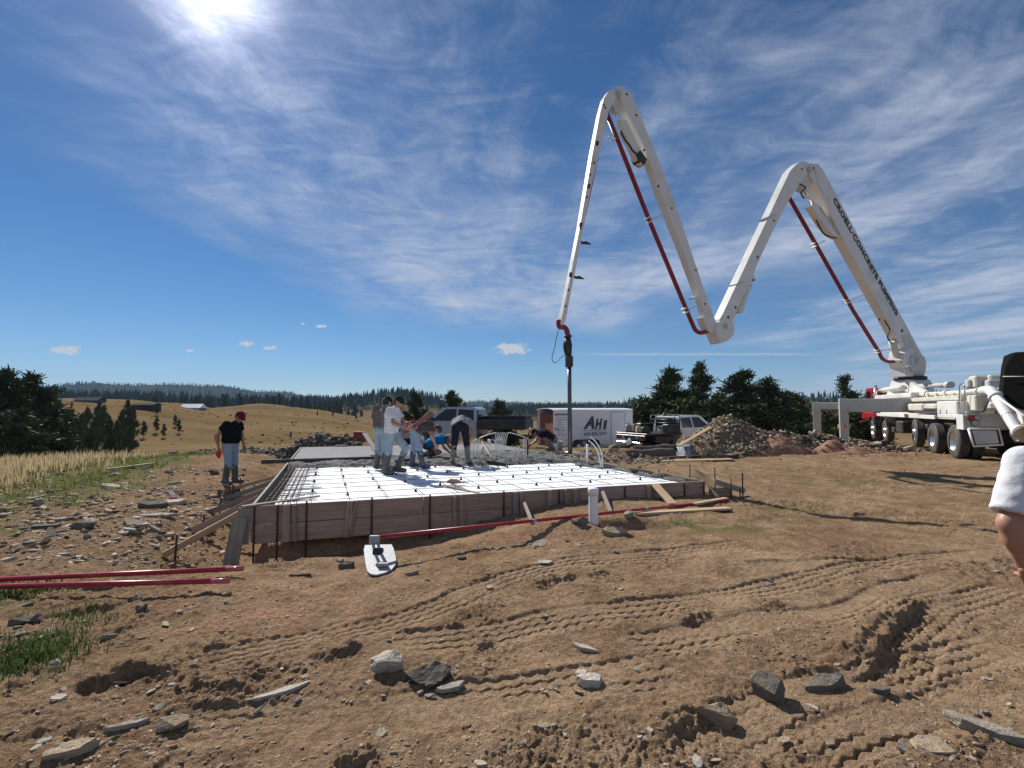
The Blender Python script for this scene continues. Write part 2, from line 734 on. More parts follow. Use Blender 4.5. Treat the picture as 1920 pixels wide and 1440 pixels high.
LEDGES = [
    (gpts([(120, 1298), (200, 1285), (267, 1266), (325, 1268)]), 0.085),
    (gpts([(333, 1280), (383, 1290), (440, 1306)]), 0.06),
    (gpts([(560, 1238), (640, 1229), (690, 1206)]), 0.055),
    (gpts([(985, 1108), (1007, 1103), (1040, 1092), (1093, 1088)]), 0.05),
    (gpts([(1100, 1095), (1147, 1074)]), 0.035),
    (gpts([(1575, 1275), (1643, 1263), (1653, 1233), (1673, 1197), (1697, 1160), (1723, 1137), (1760, 1124)]), 0.085),
    (gpts([(1275, 1176), (1313, 1160), (1345, 1164)]), 0.06),
    (gpts([(1420, 1152), (1480, 1143)]), 0.025),
    (gpts([(600, 1434), (650, 1426), (730, 1418)]), 0.05),
    (gpts([(10, 1160), (110, 1150), (213, 1136), (260, 1120)]), 0.05),
    (gpts([(150, 1210), (240, 1175), (300, 1130)]), 0.04),
    (gpts([(1250, 1400), (1290, 1370), (1330, 1350)]), 0.06),
    (gpts([(330, 1225), (420, 1208)]), 0.025),
    (gpts([(880, 1215), (935, 1208)]), 0.03),
    (gpts([(20, 1395), (110, 1380), (190, 1330)]), 0.03),
]
TRACKS = [
    (gpts([(560, 1215), (653, 1187), (807, 1147), (957, 1090), (1073, 1063), (1273, 1037), (1420, 1020)]), 0.36),
    (gpts([(640, 1222), (723, 1213), (913, 1193), (1053, 1167), (1273, 1140), (1500, 1095), (1680, 1045)]), 0.38),
    (gpts([(1150, 1225), (1280, 1200), (1447, 1173), (1580, 1157), (1690, 1112), (1800, 1075)]), 0.36),
    (gpts([(1250, 1435), (1380, 1377), (1513, 1317), (1647, 1290), (1790, 1240), (1950, 1195)]), 0.40),
    (gpts([(1660, 1300), (1685, 1240), (1710, 1195), (1755, 1152), (1830, 1124), (1950, 1106)]), 0.36),
    (gpts([(640, 1345), (740, 1333), (940, 1307), (1100, 1287), (1300, 1245)]), 0.36),
    (gpts([(230, 1390), (330, 1370), (500, 1350), (640, 1325)]), 0.34),
    (gpts([(1380, 1068), (1500, 1062), (1700, 1052), (1950, 1040)]), 0.36),
    (gpts([(1470, 1450), (1620, 1385), (1800, 1330), (1950, 1290)]), 0.36),
    (gpts([(300, 1255), (420, 1232), (560, 1200), (700, 1160)]), 0.32),
]
PIPE = G(1113, 984, 0.06)


def px_of(x, y):
    th = np.arctan2(x, y)
    return 960 + FPX * np.tan(np.clip(th, -0.98, 0.98))


C_X = [-700, 0, 100, 250, 330, 400, 492, 600, 703, 800, 1000, 1200, 1500, 2600]
C_Y = [752, 754, 750, 750, 755, 766, 761, 769, 785, 790, 792, 793, 785, 780]
R1X = [-700, 0, 200, 380, 470, 560, 630, 692, 730, 776, 805, 867, 900, 1020, 1100, 1150, 1180, 1250, 1400, 1500, 1580, 1700, 2600]
R1Y = [752, 752, 754, 756, 756, 754, 752, 744, 738, 742, 749, 762, 768, 768, 766, 762, 756, 754, 750, 741, 748, 752, 750]
R2X = [-700, 0, 80, 150, 250, 340, 409, 480, 526, 563, 700, 867, 926, 951, 1013, 1150, 1300, 2600]
R2Y = [730, 731, 729, 722, 728, 724, 725, 737, 738, 745, 748, 758, 752, 756, 759, 759, 757, 757]


def far_z(r, x, y):
    px = px_of(x, y)
    cz = np.maximum(np.cos(np.arctan2(x, y)), 0.35)

    def crest(rr, X, Y):
        return EYE + (765 - np.interp(px, X, Y)) / FPX * rr * cz
    c = crest(300, C_X, C_Y)
    r1 = crest(800, R1X, R1Y)
    r2 = crest(2500, R2X, R2Y)
    kn = [(30, -1.6 + 0 * c), (48, -3.6 + 0 * c), (75, -5.6 + 0 * c), (110, np.minimum(-5.6, c - 1)), (190, -5.6 + 0.60 * (c + 5.6)), (300, c),
          (430, c - 9), (800, r1), (1300, r1 - 32), (2500, r2), (3800, r2 - 90), (9000, r2 * 0 - 60)]
    lr = np.log(np.maximum(r, 1.0))
    z = np.array(kn[0][1], dtype=float)
    for (ra, za), (rb, zb) in zip(kn[:-1], kn[1:]):
        t = (lr - math.log(ra)) / (math.log(rb) - math.log(ra))
        tt = np.clip(t, 0, 1)
        w = tt * tt * (3 - 2 * tt)
        z = np.where(t > 0, za + (zb - za) * w, z)
    return z


def slab_ab(x, y):
    ex, ey = (FR.x - FL.x), (FR.y - FL.y)
    sx, sy = (BL.x - FL.x), (BL.y - FL.y)
    det = ex * sy - ey * sx
    dx, dy = x - FL.x, y - FL.y
    return (dx * sy - dy * sx) / det, (ex * dy - ey * dx) / det


def ground_z(x, y, micro=True, want_mask=False):
    x, y = np.asarray(x, float), np.asarray(y, float)
    r = np.hypot(x, y)
    z = 0.07 * fbm(x * 0.22 + 3, y * 0.22, 2) + 0.035 * fbm(x * 0.9, y * 0.9 + 5, 3)
    z = z + 0.10 * sstep(x, 4, 14) + 0.02
    # pit round the form: cut lower at the near left corner
    a, b = slab_ab(x, y)
    fr = -b * 10.9                                  # metres in front of the form
    prof = sstep(-fr, -1.9, -0.75)
    pit = 0.44 * prof * (1 - sstep(a, 0.20, 0.62)) * sstep(a, -0.22, -0.02)
    side = sstep(a, -0.09, -0.01) * sstep(b, -0.1, 0.02) * (1 - sstep(b, 0.9, 1.1)) * (1 - sstep(a, 0.3, 0.5)) * 0.16
    z = z - np.maximum(pit, side)
    inside = sstep(np.minimum(np.minimum(a, 1 - a), np.minimum(b, 1 - b)), 0.0, 0.02)
    z = np.where(inside > 0, z * (1 - inside) + inside * -0.30, z)
    # spoil around the clean-out pipe
    mx, my = x - PIPE.x, y - PIPE.y
    z = z + 0.13 * np.exp(-(((mx + 0.45) / 0.75) ** 2 + ((my - 0.05) / 0.35) ** 2)) + 0.10 * np.exp(-(((mx + 1.6) / 1.0) ** 2 + ((my + 0.3) / 0.3) ** 2))
    z = z - 0.13 * np.exp(-(((mx - 0.42) / 0.42) ** 2 + ((my + 0.08) / 0.14) ** 2)) + 0.07 * np.exp(-(((mx - 0.6) / 0.5) ** 2 + ((my - 0.16) / 0.16) ** 2))
    # plateau rim, then the valley and the hills
    drop = -0.0090 * np.clip(r - 18, 0, None) ** 2
    keep = 0.85 * sstep(np.arctan2(x, y), 0.42, 0.66)
    zs = z + drop * (1 - keep)
    fz = far_z(r, x, y)
    fade = 1 - keep * (1 - sstep(r, 34, 60))
    t = sstep(r, 22, 46) * fade
    hill = fbm(x * 0.02, y * 0.02, 3) * np.clip(r / 220, 0, 1.6) + fbm(x * 0.004 + 4, y * 0.004, 4) * np.clip((r - 350) / 90, 0, 12)
    zz = zs * (1 - t) + (fz + hill) * t
    track = np.zeros(r.shape)
    rough = np.zeros(r.shape)
    if micro:
        near = r < 30
        xn, yn = x[near], y[near]
        dz = np.zeros(xn.shape)
        tr = np.zeros(xn.shape)
        led = np.zeros(xn.shape)
        for pts, w in TRACKS:
            pts = [(p.x, p.y) for p in spline([Vector((q[0], q[1], 0)) for q in pts], 24)]
            bx = [p[0] for p in pts]
            by = [p[1] for p in pts]
            m = (xn > min(bx) - 0.6) & (xn < max(bx) + 0.6) & (yn > min(by) - 0.6) & (yn < max(by) + 0.6)
            if not m.any():
                continue
            sd, arc, L = poly_dist(xn[m], yn[m], pts)
            endf = sstep(arc, 0.0, 0.5) * (1 - sstep(arc, L - 0.5, L))
            patch = sstep(perlin(arc * 0.9 + L, sd * 2.5 + L * 3.1), -0.45, 0.15)
            k = (1 - sstep(np.abs(sd), w * 0.46, w * 0.56)) * endf
            d = -0.012 * k
            d = d + 0.013 * np.exp(-((np.abs(sd) - w * 0.60) / 0.05) ** 2) * endf * (0.5 + perlin(arc * 3.1, sd * 4))
            ph = arc / 0.105
            tri = 2 * np.abs(ph - np.floor(ph + 0.5)) - 0.5
            lat = sd + 0.016 * tri * 1.6 + 0.012 * perlin(arc * 4.0, sd * 0 + L)
            n_g = 4
            gap = w / n_g
            gl = np.abs(lat / gap - np.floor(lat / gap + 0.5)) * gap
            d = d - 0.025 * (1 - sstep(gl, 0.004, 0.0135)) * k * patch * (0.7 + 0.6 * np.clip(perlin(xn[m] * 5.0, yn[m] * 5.0) + 0.3, 0, 1))
            dz[m] += d
            tr[m] = np.maximum(tr[m], k)
        for pts, h in LEDGES:
            bx = [p[0] for p in pts]
            by = [p[1] for p in pts]
            m = (xn > min(bx) - 0.9) & (xn < max(bx) + 0.9) & (yn > min(by) - 0.9) & (yn < max(by) + 0.9)
            if not m.any():
                continue
            sd, arc, L = poly_dist(xn[m], yn[m], pts)
            sd0 = sd
            sd = sd + 0.03 * perlin(xn[m] * 6.0, yn[m] * 6.0) + 0.022 * perlin(xn[m] * 21.0, yn[m] * 21.0) + 0.012 * perlin(xn[m] * 47.0, yn[m] * 47.0)
            endf = sstep(arc, 0.0, L * 0.25) * (1 - sstep(arc, L * 0.75, L))
            pf = sstep(sd, -0.008, 0.020) * (1 - sstep(sd, 0.03, 0.42))
            trough = np.exp(-((sd + 0.05) / 0.05) ** 2)
            dz[m] += (0.9 if h > 0.08 else 0.62) * endf * h * (pf * (0.85 + 0.3 * perlin(xn[m] * 5, yn[m] * 5)) - 0.30 * trough)
            led[m] = np.maximum(led[m], endf * np.exp(-(sd0 / 0.22) ** 2))
        clod = sstep(fbm(xn * 0.55 + 9, yn * 0.55 + 2, 3), -0.05, 0.55) * (1 - 0.85 * tr)
        clod = np.maximum(clod, 0.9 * led)
        leftrock = sstep(-xn - 0.30 * yn, 0.0, 2.5)
        clod = np.maximum(clod, 0.75 * leftrock * (1 - tr))
        bil = np.abs(fbm(xn * 5.5, yn * 5.5, 3)) - 0.25
        bil2 = np.abs(perlin(xn * 21.0, yn * 21.0)) - 0.3
        dz += clod * (0.036 * bil + 0.024 * bil2 + 0.010 * (np.abs(perlin(xn * 46.0, yn * 46.0)) - 0.3))
        dz += (1 - 0.7 * tr) * (0.012 * fbm(xn * 3.1, yn * 3.1 + 8, 2) + 0.0065 * perlin(xn * 13, yn * 13) + 0.003 * perlin(xn * 37, yn * 37))
        ins = inside[near] > 0.3
        dz[ins] *= 0.3
        zz = zz.copy()
        zz[near] += dz
        track[near] = tr
        rough[near] = clod
    if want_mask:
        return zz, track, rough
    return zz


def gz(x, y):
    return float(ground_z(np.array([x]), np.array([y]), True)[0])


_GX0, _GY0, _GST = np.arange(-34, 40.01, 0.1), np.arange(-2, 48.01, 0.1), 0.1
_GXX, _GYY = np.meshgrid(_GX0, _GY0)
_GZ = ground_z(_GXX.ravel(), _GYY.ravel(), False).reshape(_GXX.shape)


def gz0(x, y):
    """height of the ground without its small relief (grid lookup near the site)"""
    if -33 < x < 39 and -1 < y < 47:
        fx, fy = (x + 34) / _GST, (y + 2) / _GST
        i, j = int(fx), int(fy)
        u, v = fx - i, fy - j
        return float((_GZ[j, i] * (1 - u) + _GZ[j, i + 1] * u) * (1 - v) + (_GZ[j + 1, i] * (1 - u) + _GZ[j + 1, i + 1] * u) * v)
    return float(ground_z(np.array([x]), np.array([y]), False)[0])


def GG(px, py):
    """point of the ground seen at a pixel"""
    z = 0.0
    for _ in range(7):
        p = G(px, py, z)
        z = 0.5 * z + 0.5 * gz0(p.x, p.y)
    p = G(px, py, z)
    p.z = gz0(p.x, p.y)
    return p


def far_hit(px, py, dmin=40.0, dmax=900.0):
    """first point of the far slopes on a sight line"""
    r = ray(px, py)
    d = np.geomspace(dmin, dmax, 500)
    x, y, z = r.x / r.y * d, d, EYE + r.z / r.y * d
    g = ground_z(x, y, False)
    k = np.argmax(z <= g)
    return float(d[k]) if (z <= g).any() else dmax


GRASS_EDGE = [(-6.0, 4.2), (-6.66, 6.24), (-6.98, 8.27), (-8.3, 11.6), (-10.6, 17.0), (-13, 24), (-16, 40)]


def soil_masks(x, y):
    """green grass, dry grass, red earth, forest floor (0..1 each)"""
    r = np.hypot(x, y)
    n = fbm(x * 0.7, y * 0.7, 3)
    n2 = fbm(x * 2.6 + 4, y * 2.6, 3)
    sd, arc, L = poly_dist(x, y, GRASS_EDGE)
    s = sd + 1.0 * n + 0.35 * n2
    nearzone = 1 - sstep(r, 30, 40)
    green = sstep(s, -0.2, 1.3) * (1 - 0.8 * sstep(s + 0.8 * n2, 2.4, 5.5))
    straw = sstep(s, 1.6, 4.6)

    def blob(px, py, ax, ay, amt):
        c = G(px, py, 0)
        return amt * np.exp(-(((x - c.x) / ax) ** 2 + ((y - c.y) / ay) ** 2))
    g2 = blob(1330, 988, 0.8, 0.32, 0.9) + blob(1480, 955, 1.0, 0.5, 0.55) + blob(1260, 1000, 0.4, 0.2, 0.5) + blob(1560, 905, 1.8, 0.7, 0.5) + blob(1450, 880, 2.0, 0.5, 0.6)
    g2 = g2 + blob(20, 1120, 0.5, 0.25, 1.0) + blob(50, 1240, 0.42, 0.22, 1.0) + blob(90, 1190, 0.25, 0.12, 0.8) + blob(170, 1150, 0.3, 0.15, 0.5) + blob(330, 1010, 0.6, 0.25, 0.4)
    g2 = g2 + blob(1180, 848, 5.0, 2.2, 0.7) + blob(980, 838, 3.0, 2.5, 1.0) + blob(700, 850, 3, 2, 0.2)
    green = np.maximum(green, np.clip(g2 * sstep(n2 + 0.35, 0.0, 0.6), 0, 1))
    green = green * nearzone
    straw = np.maximum(straw * nearzone, sstep(r, 23, 34))
    s2 = blob(1600, 895, 3.5, 1.5, 0.55) + blob(1700, 950, 2.5, 1.0, 0.5) + blob(1400, 1000, 1.5, 0.7, 0.4) + blob(1800, 985, 1.8, 0.6, 0.35)
    straw = np.maximum(straw, np.clip(s2 * sstep(n2 + 0.3, 0.0, 0.7), 0, 1))
    red = blob(500, 1150, 0.75, 0.42, 0.9) + blob(980, 1010, 1.0, 0.35, 0.75) + blob(1250, 975, 0.8, 0.25, 0.5) + blob(1560, 850, 2.4, 0.9, 0.9) + blob(420, 985, 0.8, 0.5, 0.5) + blob(640, 1080, 0.9, 0.25, 0.4) + blob(1650, 885, 2.0, 0.5, 0.6) + blob(1180, 1050, 1.0, 0.3, 0.3)
    red = np.clip(red * sstep(n2 + 0.4, 0.0, 0.9), 0, 1)
    forest = sstep(r + 60 * fbm(x * 0.012, y * 0.012, 3), 480, 620)
    clear = sstep(fbm(x * 0.0032 + 2.2, y * 0.0032 + 7, 3), 0.30, 0.55)
    forest = forest * (1 - (0.75 - 0.7 * sstep(r, 700, 1100)) * clear)
    return green, straw, red, forest


def build_ground():
    da = math.radians(0.128)
    th = np.arange(-math.radians(57), math.radians(57) + da / 2, da)
    rest = np.linspace(math.radians(57), math.radians(303), 50)[1:-1]
    th = np.concatenate([th, rest])
    R = np.concatenate([np.geomspace(0.35, 1.85, 18)[:-1], np.geomspace(1.85, 8.0, 520)[:-1], np.geomspace(8, 30, 210)[:-1],
                        np.geomspace(30, 120, 45)[:-1], np.geomspace(120, 4200, 120)])
    nt, nr = len(th), len(R)
    TH, RR = np.meshgrid(th, R)
    x, y = (RR * np.sin(TH)).ravel(), (RR * np.cos(TH)).ravel()
    z, track, rough = ground_z(x, y, True, True)
    green, straw, red, forest = soil_masks(x, y)
    v = np.empty((nt * nr + 1, 3))
    v[:-1, 0], v[:-1, 1], v[:-1, 2] = x, y, z
    v[-1] = (0, 0, z[:nt].mean())
    i = np.arange(nr - 1)[:, None] * nt
    j = np.arange(nt)[None, :]
    jn = (j + 1) % nt
    quads = np.stack([i + j, i + nt + j, i + nt + jn, i + jn], -1).reshape(-1, 4)
    tris = np.stack([np.full(nt, nt * nr), np.arange(nt), (np.arange(nt) + 1) % nt], -1)
    me = bpy.data.meshes.new("ground")
    nq, nti = len(quads), len(tris)
    me.vertices.add(len(v))
    me.vertices.foreach_set("co", v.ravel())
    me.loops.add(nq * 4 + nti * 3)
    me.loops.foreach_set("vertex_index", np.concatenate([quads.ravel(), tris.ravel()]).astype(np.int32))
    me.polygons.add(nq + nti)
    st = np.concatenate([np.arange(nq) * 4, nq * 4 + np.arange(nti) * 3]).astype(np.int32)
    me.polygons.foreach_set("loop_start", st)
    me.polygons.foreach_set("use_smooth", np.ones(nq + nti, bool))
    me.update(calc_edges=True)
    for nm, chans in (("soil", (green, straw, red, forest)), ("wear", (track, rough, rough * 0, rough * 0))):
        at = me.color_attributes.new(nm, 'FLOAT_COLOR', 'POINT')
        arr = np.zeros((len(v), 4), np.float32)
        for k, c in enumerate(chans):
            arr[:-1, k] = c
        at.data.foreach_set("color", arr.ravel())
    me.materials.append(ground_material())
    o = add_obj("ground", me)
    global GROUND_ZMIN
    GROUND_ZMIN = float(v[:, 2].min())
    o["kind"] = "structure"
    o["label"] = "bare brown dirt of the building site running out to grass and wooded hills"
    return o


def ground_material():
    m, T, b = principled("ground_soil")
    geo = T.n('ShaderNodeNewGeometry')
    p = geo.outputs['Position']
    at = T.n('ShaderNodeAttribute', attribute_name='soil')
    sp = T.n('ShaderNodeSeparateColor')
    T.t.links.new(at.outputs['Color'], sp.inputs[0])
    green, straw, red = sp.outputs
    forest = at.outputs['Alpha']
    at2 = T.n('ShaderNodeAttribute', attribute_name='wear')
    sp2 = T.n('ShaderNodeSeparateColor')
    T.t.links.new(at2.outputs['Color'], sp2.inputs[0])
    track, rough = sp2.outputs[0], sp2.outputs[1]
    n_big = T.noise(p, 0.55, 4.0, 0.6)
    n_mid = T.noise(p, 3.3, 6.0, 0.65)
    n_fine = T.noise(p, 26.0, 6.0, 0.7)
    n_grain = T.noise(p, 120.0, 3.0, 0.7)
    dirt = T.mix(T.ramp(n_big, 0.34, 0.66), (0.262, 0.170, 0.104), (0.385, 0.265, 0.165))
    dirt = T.mix(T.m('MULTIPLY', T.ramp(n_mid, 0.42, 0.68), 0.8), dirt, (0.165, 0.100, 0.056))
    dirt = T.mix(T.m('MULTIPLY', track, 0.35), dirt, (0.40, 0.282, 0.180))
    dirt = T.mix(T.m('MULTIPLY', rough, 0.30), dirt, (0.20, 0.132, 0.082))
    dirt = T.mix(T.m('MULTIPLY', red, 0.60), dirt, (0.40, 0.20, 0.135))
    gv = T.ramp(n_fine, 0.30, 0.70, 0.58, 1.40)
    gv = T.m('MULTIPLY', gv, T.ramp(n_grain, 0.30, 0.70, 0.80, 1.2))
    # pale and dark grit
    vor = T.n('ShaderNodeTexVoronoi')
    T.set(vor.inputs['Vector'], p)
    vor.inputs['Scale'].default_value = 34.0
    vs = T.n('ShaderNodeSeparateColor')
    T.t.links.new(vor.outputs['Color'], vs.inputs[0])
    peb = T.m('MULTIPLY', T.m('SUBTRACT', 1.0, T.sstep(vor.outputs['Distance'], 0.18, 0.34)), T.sstep(vs.outputs[0], 0.72, 0.78))
    dirt = T.mix(T.m('MULTIPLY', peb, 0.75), dirt, T.mix(vs.outputs[1], (0.16, 0.14, 0.125), (0.46, 0.41, 0.35)))
    vor2 = T.n('ShaderNodeTexVoronoi')
    T.set(vor2.inputs['Vector'], p)
    vor2.inputs['Scale'].default_value = 78.0
    vs2 = T.n('ShaderNodeSeparateColor')
    T.t.links.new(vor2.outputs['Color'], vs2.inputs[0])
    peb2 = T.m('MULTIPLY', T.m('SUBTRACT', 1.0, T.sstep(vor2.outputs['Distance'], 0.2, 0.4)), T.sstep(vs2.outputs[0], 0.62, 0.70))
    dirt = T.mix(T.m('MULTIPLY', peb2, 0.6), dirt, T.mix(vs2.outputs[1], (0.13, 0.105, 0.085), (0.45, 0.37, 0.28)))
    sc = T.n('ShaderNodeVectorMath', operation='SCALE')
    T.set(sc.inputs[0], dirt)
    T.set(sc.inputs['Scale'], gv)
    gcol = T.mix(T.ramp(n_mid, 0.3, 0.7), (0.085, 0.105, 0.035), (0.17, 0.165, 0.070))
    scol = T.mix(T.ramp(n_mid, 0.3, 0.7), (0.180, 0.108, 0.046), (0.255, 0.164, 0.074))
    nf = T.noise(T.mapping(p, scale=(0.025, 0.05, 0.05)), 1.0, 5.0, 0.65)
    nf2 = T.noise(T.mapping(p, scale=(0.006, 0.012, 0.0)), 1.0, 6.0, 0.6)
    scol = T.mix(T.m('MULTIPLY', T.ramp(nf, 0.35, 0.65), 0.7), scol, (0.125, 0.088, 0.048))
    scol = T.mix(T.m('MULTIPLY', T.sstep(nf2, 0.52, 0.68), 0.45), scol, (0.135, 0.128, 0.062))
    nf3 = T.noise(T.mapping(p, scale=(0.10, 0.38, 0.2)), 1.0, 6.0, 0.7)
    far_k = T.sstep(T.noise(T.mapping(p, scale=(0.012, 0.03, 0.0)), 1.0, 3.0), 0.40, 0.62)
    scol = T.mix(T.m('MULTIPLY', T.ramp(nf3, 0.42, 0.62), 0.6), scol, (0.085, 0.062, 0.036))
    scol = T.mix(T.m('MULTIPLY', far_k, 0.45), scol, (0.225, 0.185, 0.10))
    fcol = T.mix(T.ramp(nf, 0.3, 0.7), (0.022, 0.030, 0.018), (0.048, 0.052, 0.030))
    col = T.mix(green, sc.outputs[0], gcol)
    col = T.mix(straw, col, scol)
    col = T.mix(forest, col, fcol)
    T.set(b.inputs['Base Color'], col)
    b.inputs['Roughness'].default_value = 0.95
    b.inputs['Specular IOR Level'].default_value = 0.0
    h = T.m('ADD', T.m('MULTIPLY', n_fine, 0.042), T.m('MULTIPLY', n_grain, 0.012))
    h = T.m('ADD', h, T.m('MULTIPLY', peb, 0.010))
    h = T.m('ADD', h, T.m('MULTIPLY', peb2, 0.005))
    bp = T.n('ShaderNodeBump')
    bp.inputs['Strength'].default_value = 0.9
    bp.inputs['Distance'].default_value = 1.0
    T.set(bp.inputs['Height'], h)
    T.t.links.new(bp.outputs[0], b.inputs['Normal'])
    return m


build_ground()

# ------------------------------------------------------------------ slab form, concrete, foam, reinforcing bars
RNG = random.Random(11)
W_FORM = wood("weathered_form_wood", (0.46, 0.342, 0.275), (0.27, 0.185, 0.145), 0.40)
W_NEW = wood("new_lumber", (0.56, 0.42, 0.27), (0.40, 0.27, 0.155), 0.15)
W_GREY = wood("grey_lumber", (0.36, 0.325, 0.28), (0.23, 0.20, 0.17), 0.35)
W_DARK = wood("wet_dark_lumber", (0.13, 0.105, 0.085), (0.06, 0.047, 0.038), 0.5)
M_STEEL = mat("rusty_steel", (0.075, 0.055, 0.045), 0.7, 0.5, 0.35, 25)
M_REBAR = mat("rebar_steel", (0.075, 0.052, 0.042), 0.65, 0.4, 0.3, 30)
M_FOAM = mat("white_foam", (0.80, 0.82, 0.84), 0.85, 0, 0.04, 5, 0.15, 90, stain=(0.55, 0.50, 0.45), stain_amt=0.25)
M_CONC = mat("wet_concrete", (0.115, 0.115, 0.117), 0.88, 0, 0.22, 5.0, 0.7, 45, stain=(0.155, 0.155, 0.152), stain_amt=0.6, spec=0.25)
M_CONCS = mat("screeded_concrete", (0.20, 0.20, 0.198), 0.9, 0, 0.12, 1.6, 0.3, 60, stain=(0.16, 0.16, 0.16), stain_amt=0.5, spec=0.2)
M_PVC = mat("white_pvc", (0.78, 0.79, 0.80), 0.32, 0, 0.03, 4, stain=(0.50, 0.42, 0.34), stain_amt=0.25)
M_PEX = mat("white_pex", (0.76, 0.76, 0.72), 0.4, 0, 0.04, 4)
M_RED = mat("red_enamel", (0.36, 0.012, 0.022), 0.34, 0, 0.15, 4, stain=(0.30, 0.21, 0.16), stain_amt=0.35)
M_ALU = mat("brushed_aluminium", (0.34, 0.35, 0.37), 0.62, 0.1, 0.15, 14, stain=(0.35, 0.33, 0.31), stain_amt=0.5)
M_BLACK = mat("black_rubber", (0.022, 0.021, 0.021), 0.62, 0, 0.25, 12)
M_MARK = mat("grey_bolt", (0.20, 0.20, 0.20), 0.5, 0.6, 0.2, 20)

form = thing("slab_form", "knocked together timber form boxing in the unfinished concrete slab", "formwork", (FL.x, FL.y, gz0(FL.x, FL.y)))
fdir = (FR - FL).normalized()
fnrm = Vector((fdir.y, -fdir.x, 0))              # towards the photographer
BH, BT = 0.262, 0.040


def zrow(k):
    return ZF - BH * (k + 0.5) - 0.006 * k


def fa(px):
    """fraction along the front board of a pixel column"""
    k = (px - 960) / FPX
    dx, dy = FR.x - FL.x, FR.y - FL.y
    return (k * FL.y - FL.x) / (dx - k * dy)


front_L = (FR - FL).length
for row, cuts in ((0, (0.0, 0.31, 0.66, 1.0)), (1, (0.0, 0.40, 0.78, 1.0))):
    for c0, c1 in zip(cuts[:-1], cuts[1:]):
        p0 = FL + fdir * (c0 * front_L + 0.003) + fnrm * (0.02 + RNG.uniform(0, 0.008))
        p1 = FL + fdir * (c1 * front_L - 0.003) + fnrm * (0.02 + RNG.uniform(0, 0.008))
        p0.z = p1.z = zrow(row)
        p0.z += RNG.uniform(-0.004, 0.004)
        board("form_board", p0, p1, BT, BH, W_FORM, form)
side_dirs = []
for (A, B, sgn) in ((FL, BL, -1), (FR, BR, 1), (BL, BR, 0)):
    dd = (B - A).normalized()
    nn = Vector((-dd.y, dd.x, 0)) if sgn <= 0 else Vector((dd.y, -dd.x, 0))
    L = (B - A).length
    k = max(1, round(L / 3.7))
    for row in (0, 1):
        for i in range(k):
            p0 = A + dd * (L * i / k + (0.045 if i == 0 and sgn else 0.003)) + nn * (0.022 + RNG.uniform(0, 0.006))
            p1 = A + dd * (L * (i + 1) / k - 0.003) + nn * 0.022
            p0.z = p1.z = zrow(row)
            board("form_board", p0, p1, BT, BH, W_GREY if row == 0 else W_FORM, form)
    side_dirs.append((A, dd, nn, L))
# steel stakes against the front boards
for px in (484, 527, 580, 700, 807, 943, 1045, 1167, 1277, 1313):
    p = FL + fdir * (fa(px) * front_L) + fnrm * (0.02 + BT / 2 + 0.016)
    zb = gz0(p.x + fnrm.x * 0.05, p.y + fnrm.y * 0.05) - 0.08
    MB().cyl((p.x, p.y, zb), (p.x, p.y, ZF + 0.02 + RNG.uniform(-0.03, 0.02)), 0.015, n=8).build("stake", M_STEEL, form, True)
# timber cleats
for px, w, mt, lean, z1 in ((543, 0.10, W_FORM, 0.0, 0.01), (557, 0.06, W_GREY, 0.02, 0.0), (660, 0.085, W_FORM, -0.03, 0.01), (671, 0.05, W_FORM, -0.06, 0.01),
                            (852, 0.055, W_FORM, 0.0, 0.0), (864, 0.06, W_FORM, 0.01, 0.0), (964, 0.09, W_GREY, 0.0, 0.0), (974, 0.05, W_FORM, 0.01, 0.0),
                            (1027, 0.09, W_FORM, 0.0, 0.005), (1056, 0.07, W_FORM, 0.02, 0.0), (1075, 0.10, W_FORM, 0.0, 0.0), (1211, 0.10, W_FORM, 0.0, 0.0), (1219, 0.05, W_FORM, 0.0, 0.0)):
    a = FL + fdir * (fa(px) * front_L) + fnrm * (0.02 + BT / 2 + 0.024)
    top = Vector((a.x, a.y, ZF - 0.01 + z1))
    zb = max(zrow(1) - BH / 2, gz0(a.x, a.y) - 0.02)
    bot = Vector((a.x, a.y, zb)) + fdir * (lean * 1.5)
    board("cleat", bot, top, w, 0.036, mt, form, up=fnrm)
# raking kickers from the top of the form to the ground
def kicker(p_top, p_bot, w=0.085, mt=W_NEW, t=0.036, up=Vector((0, 0, 1)), name="kicker"):
    return board(name, p_bot, p_top, w, t, mt, form, up=up)


def top_at(px, dz=-0.03, out=0.075):
    p = FL + fdir * (fa(px) * front_L) + fnrm * out
    return Vector((p.x, p.y, ZF + dz))


def gpt(px, py, dz=0.02):
    p = GG(px, py)
    p.z += dz
    return p


kicker(top_at(979, -0.16), gpt(998, 984), 0.05, W_GREY)
kicker(top_at(1124, -0.07), gpt(1145, 962), 0.06, W_GREY)
kicker(top_at(1222, -0.012), gpt(1262, 948), 0.14, W_NEW)
kicker(top_at(1318, -0.02), gpt(1346, 934), 0.06, W_NEW)
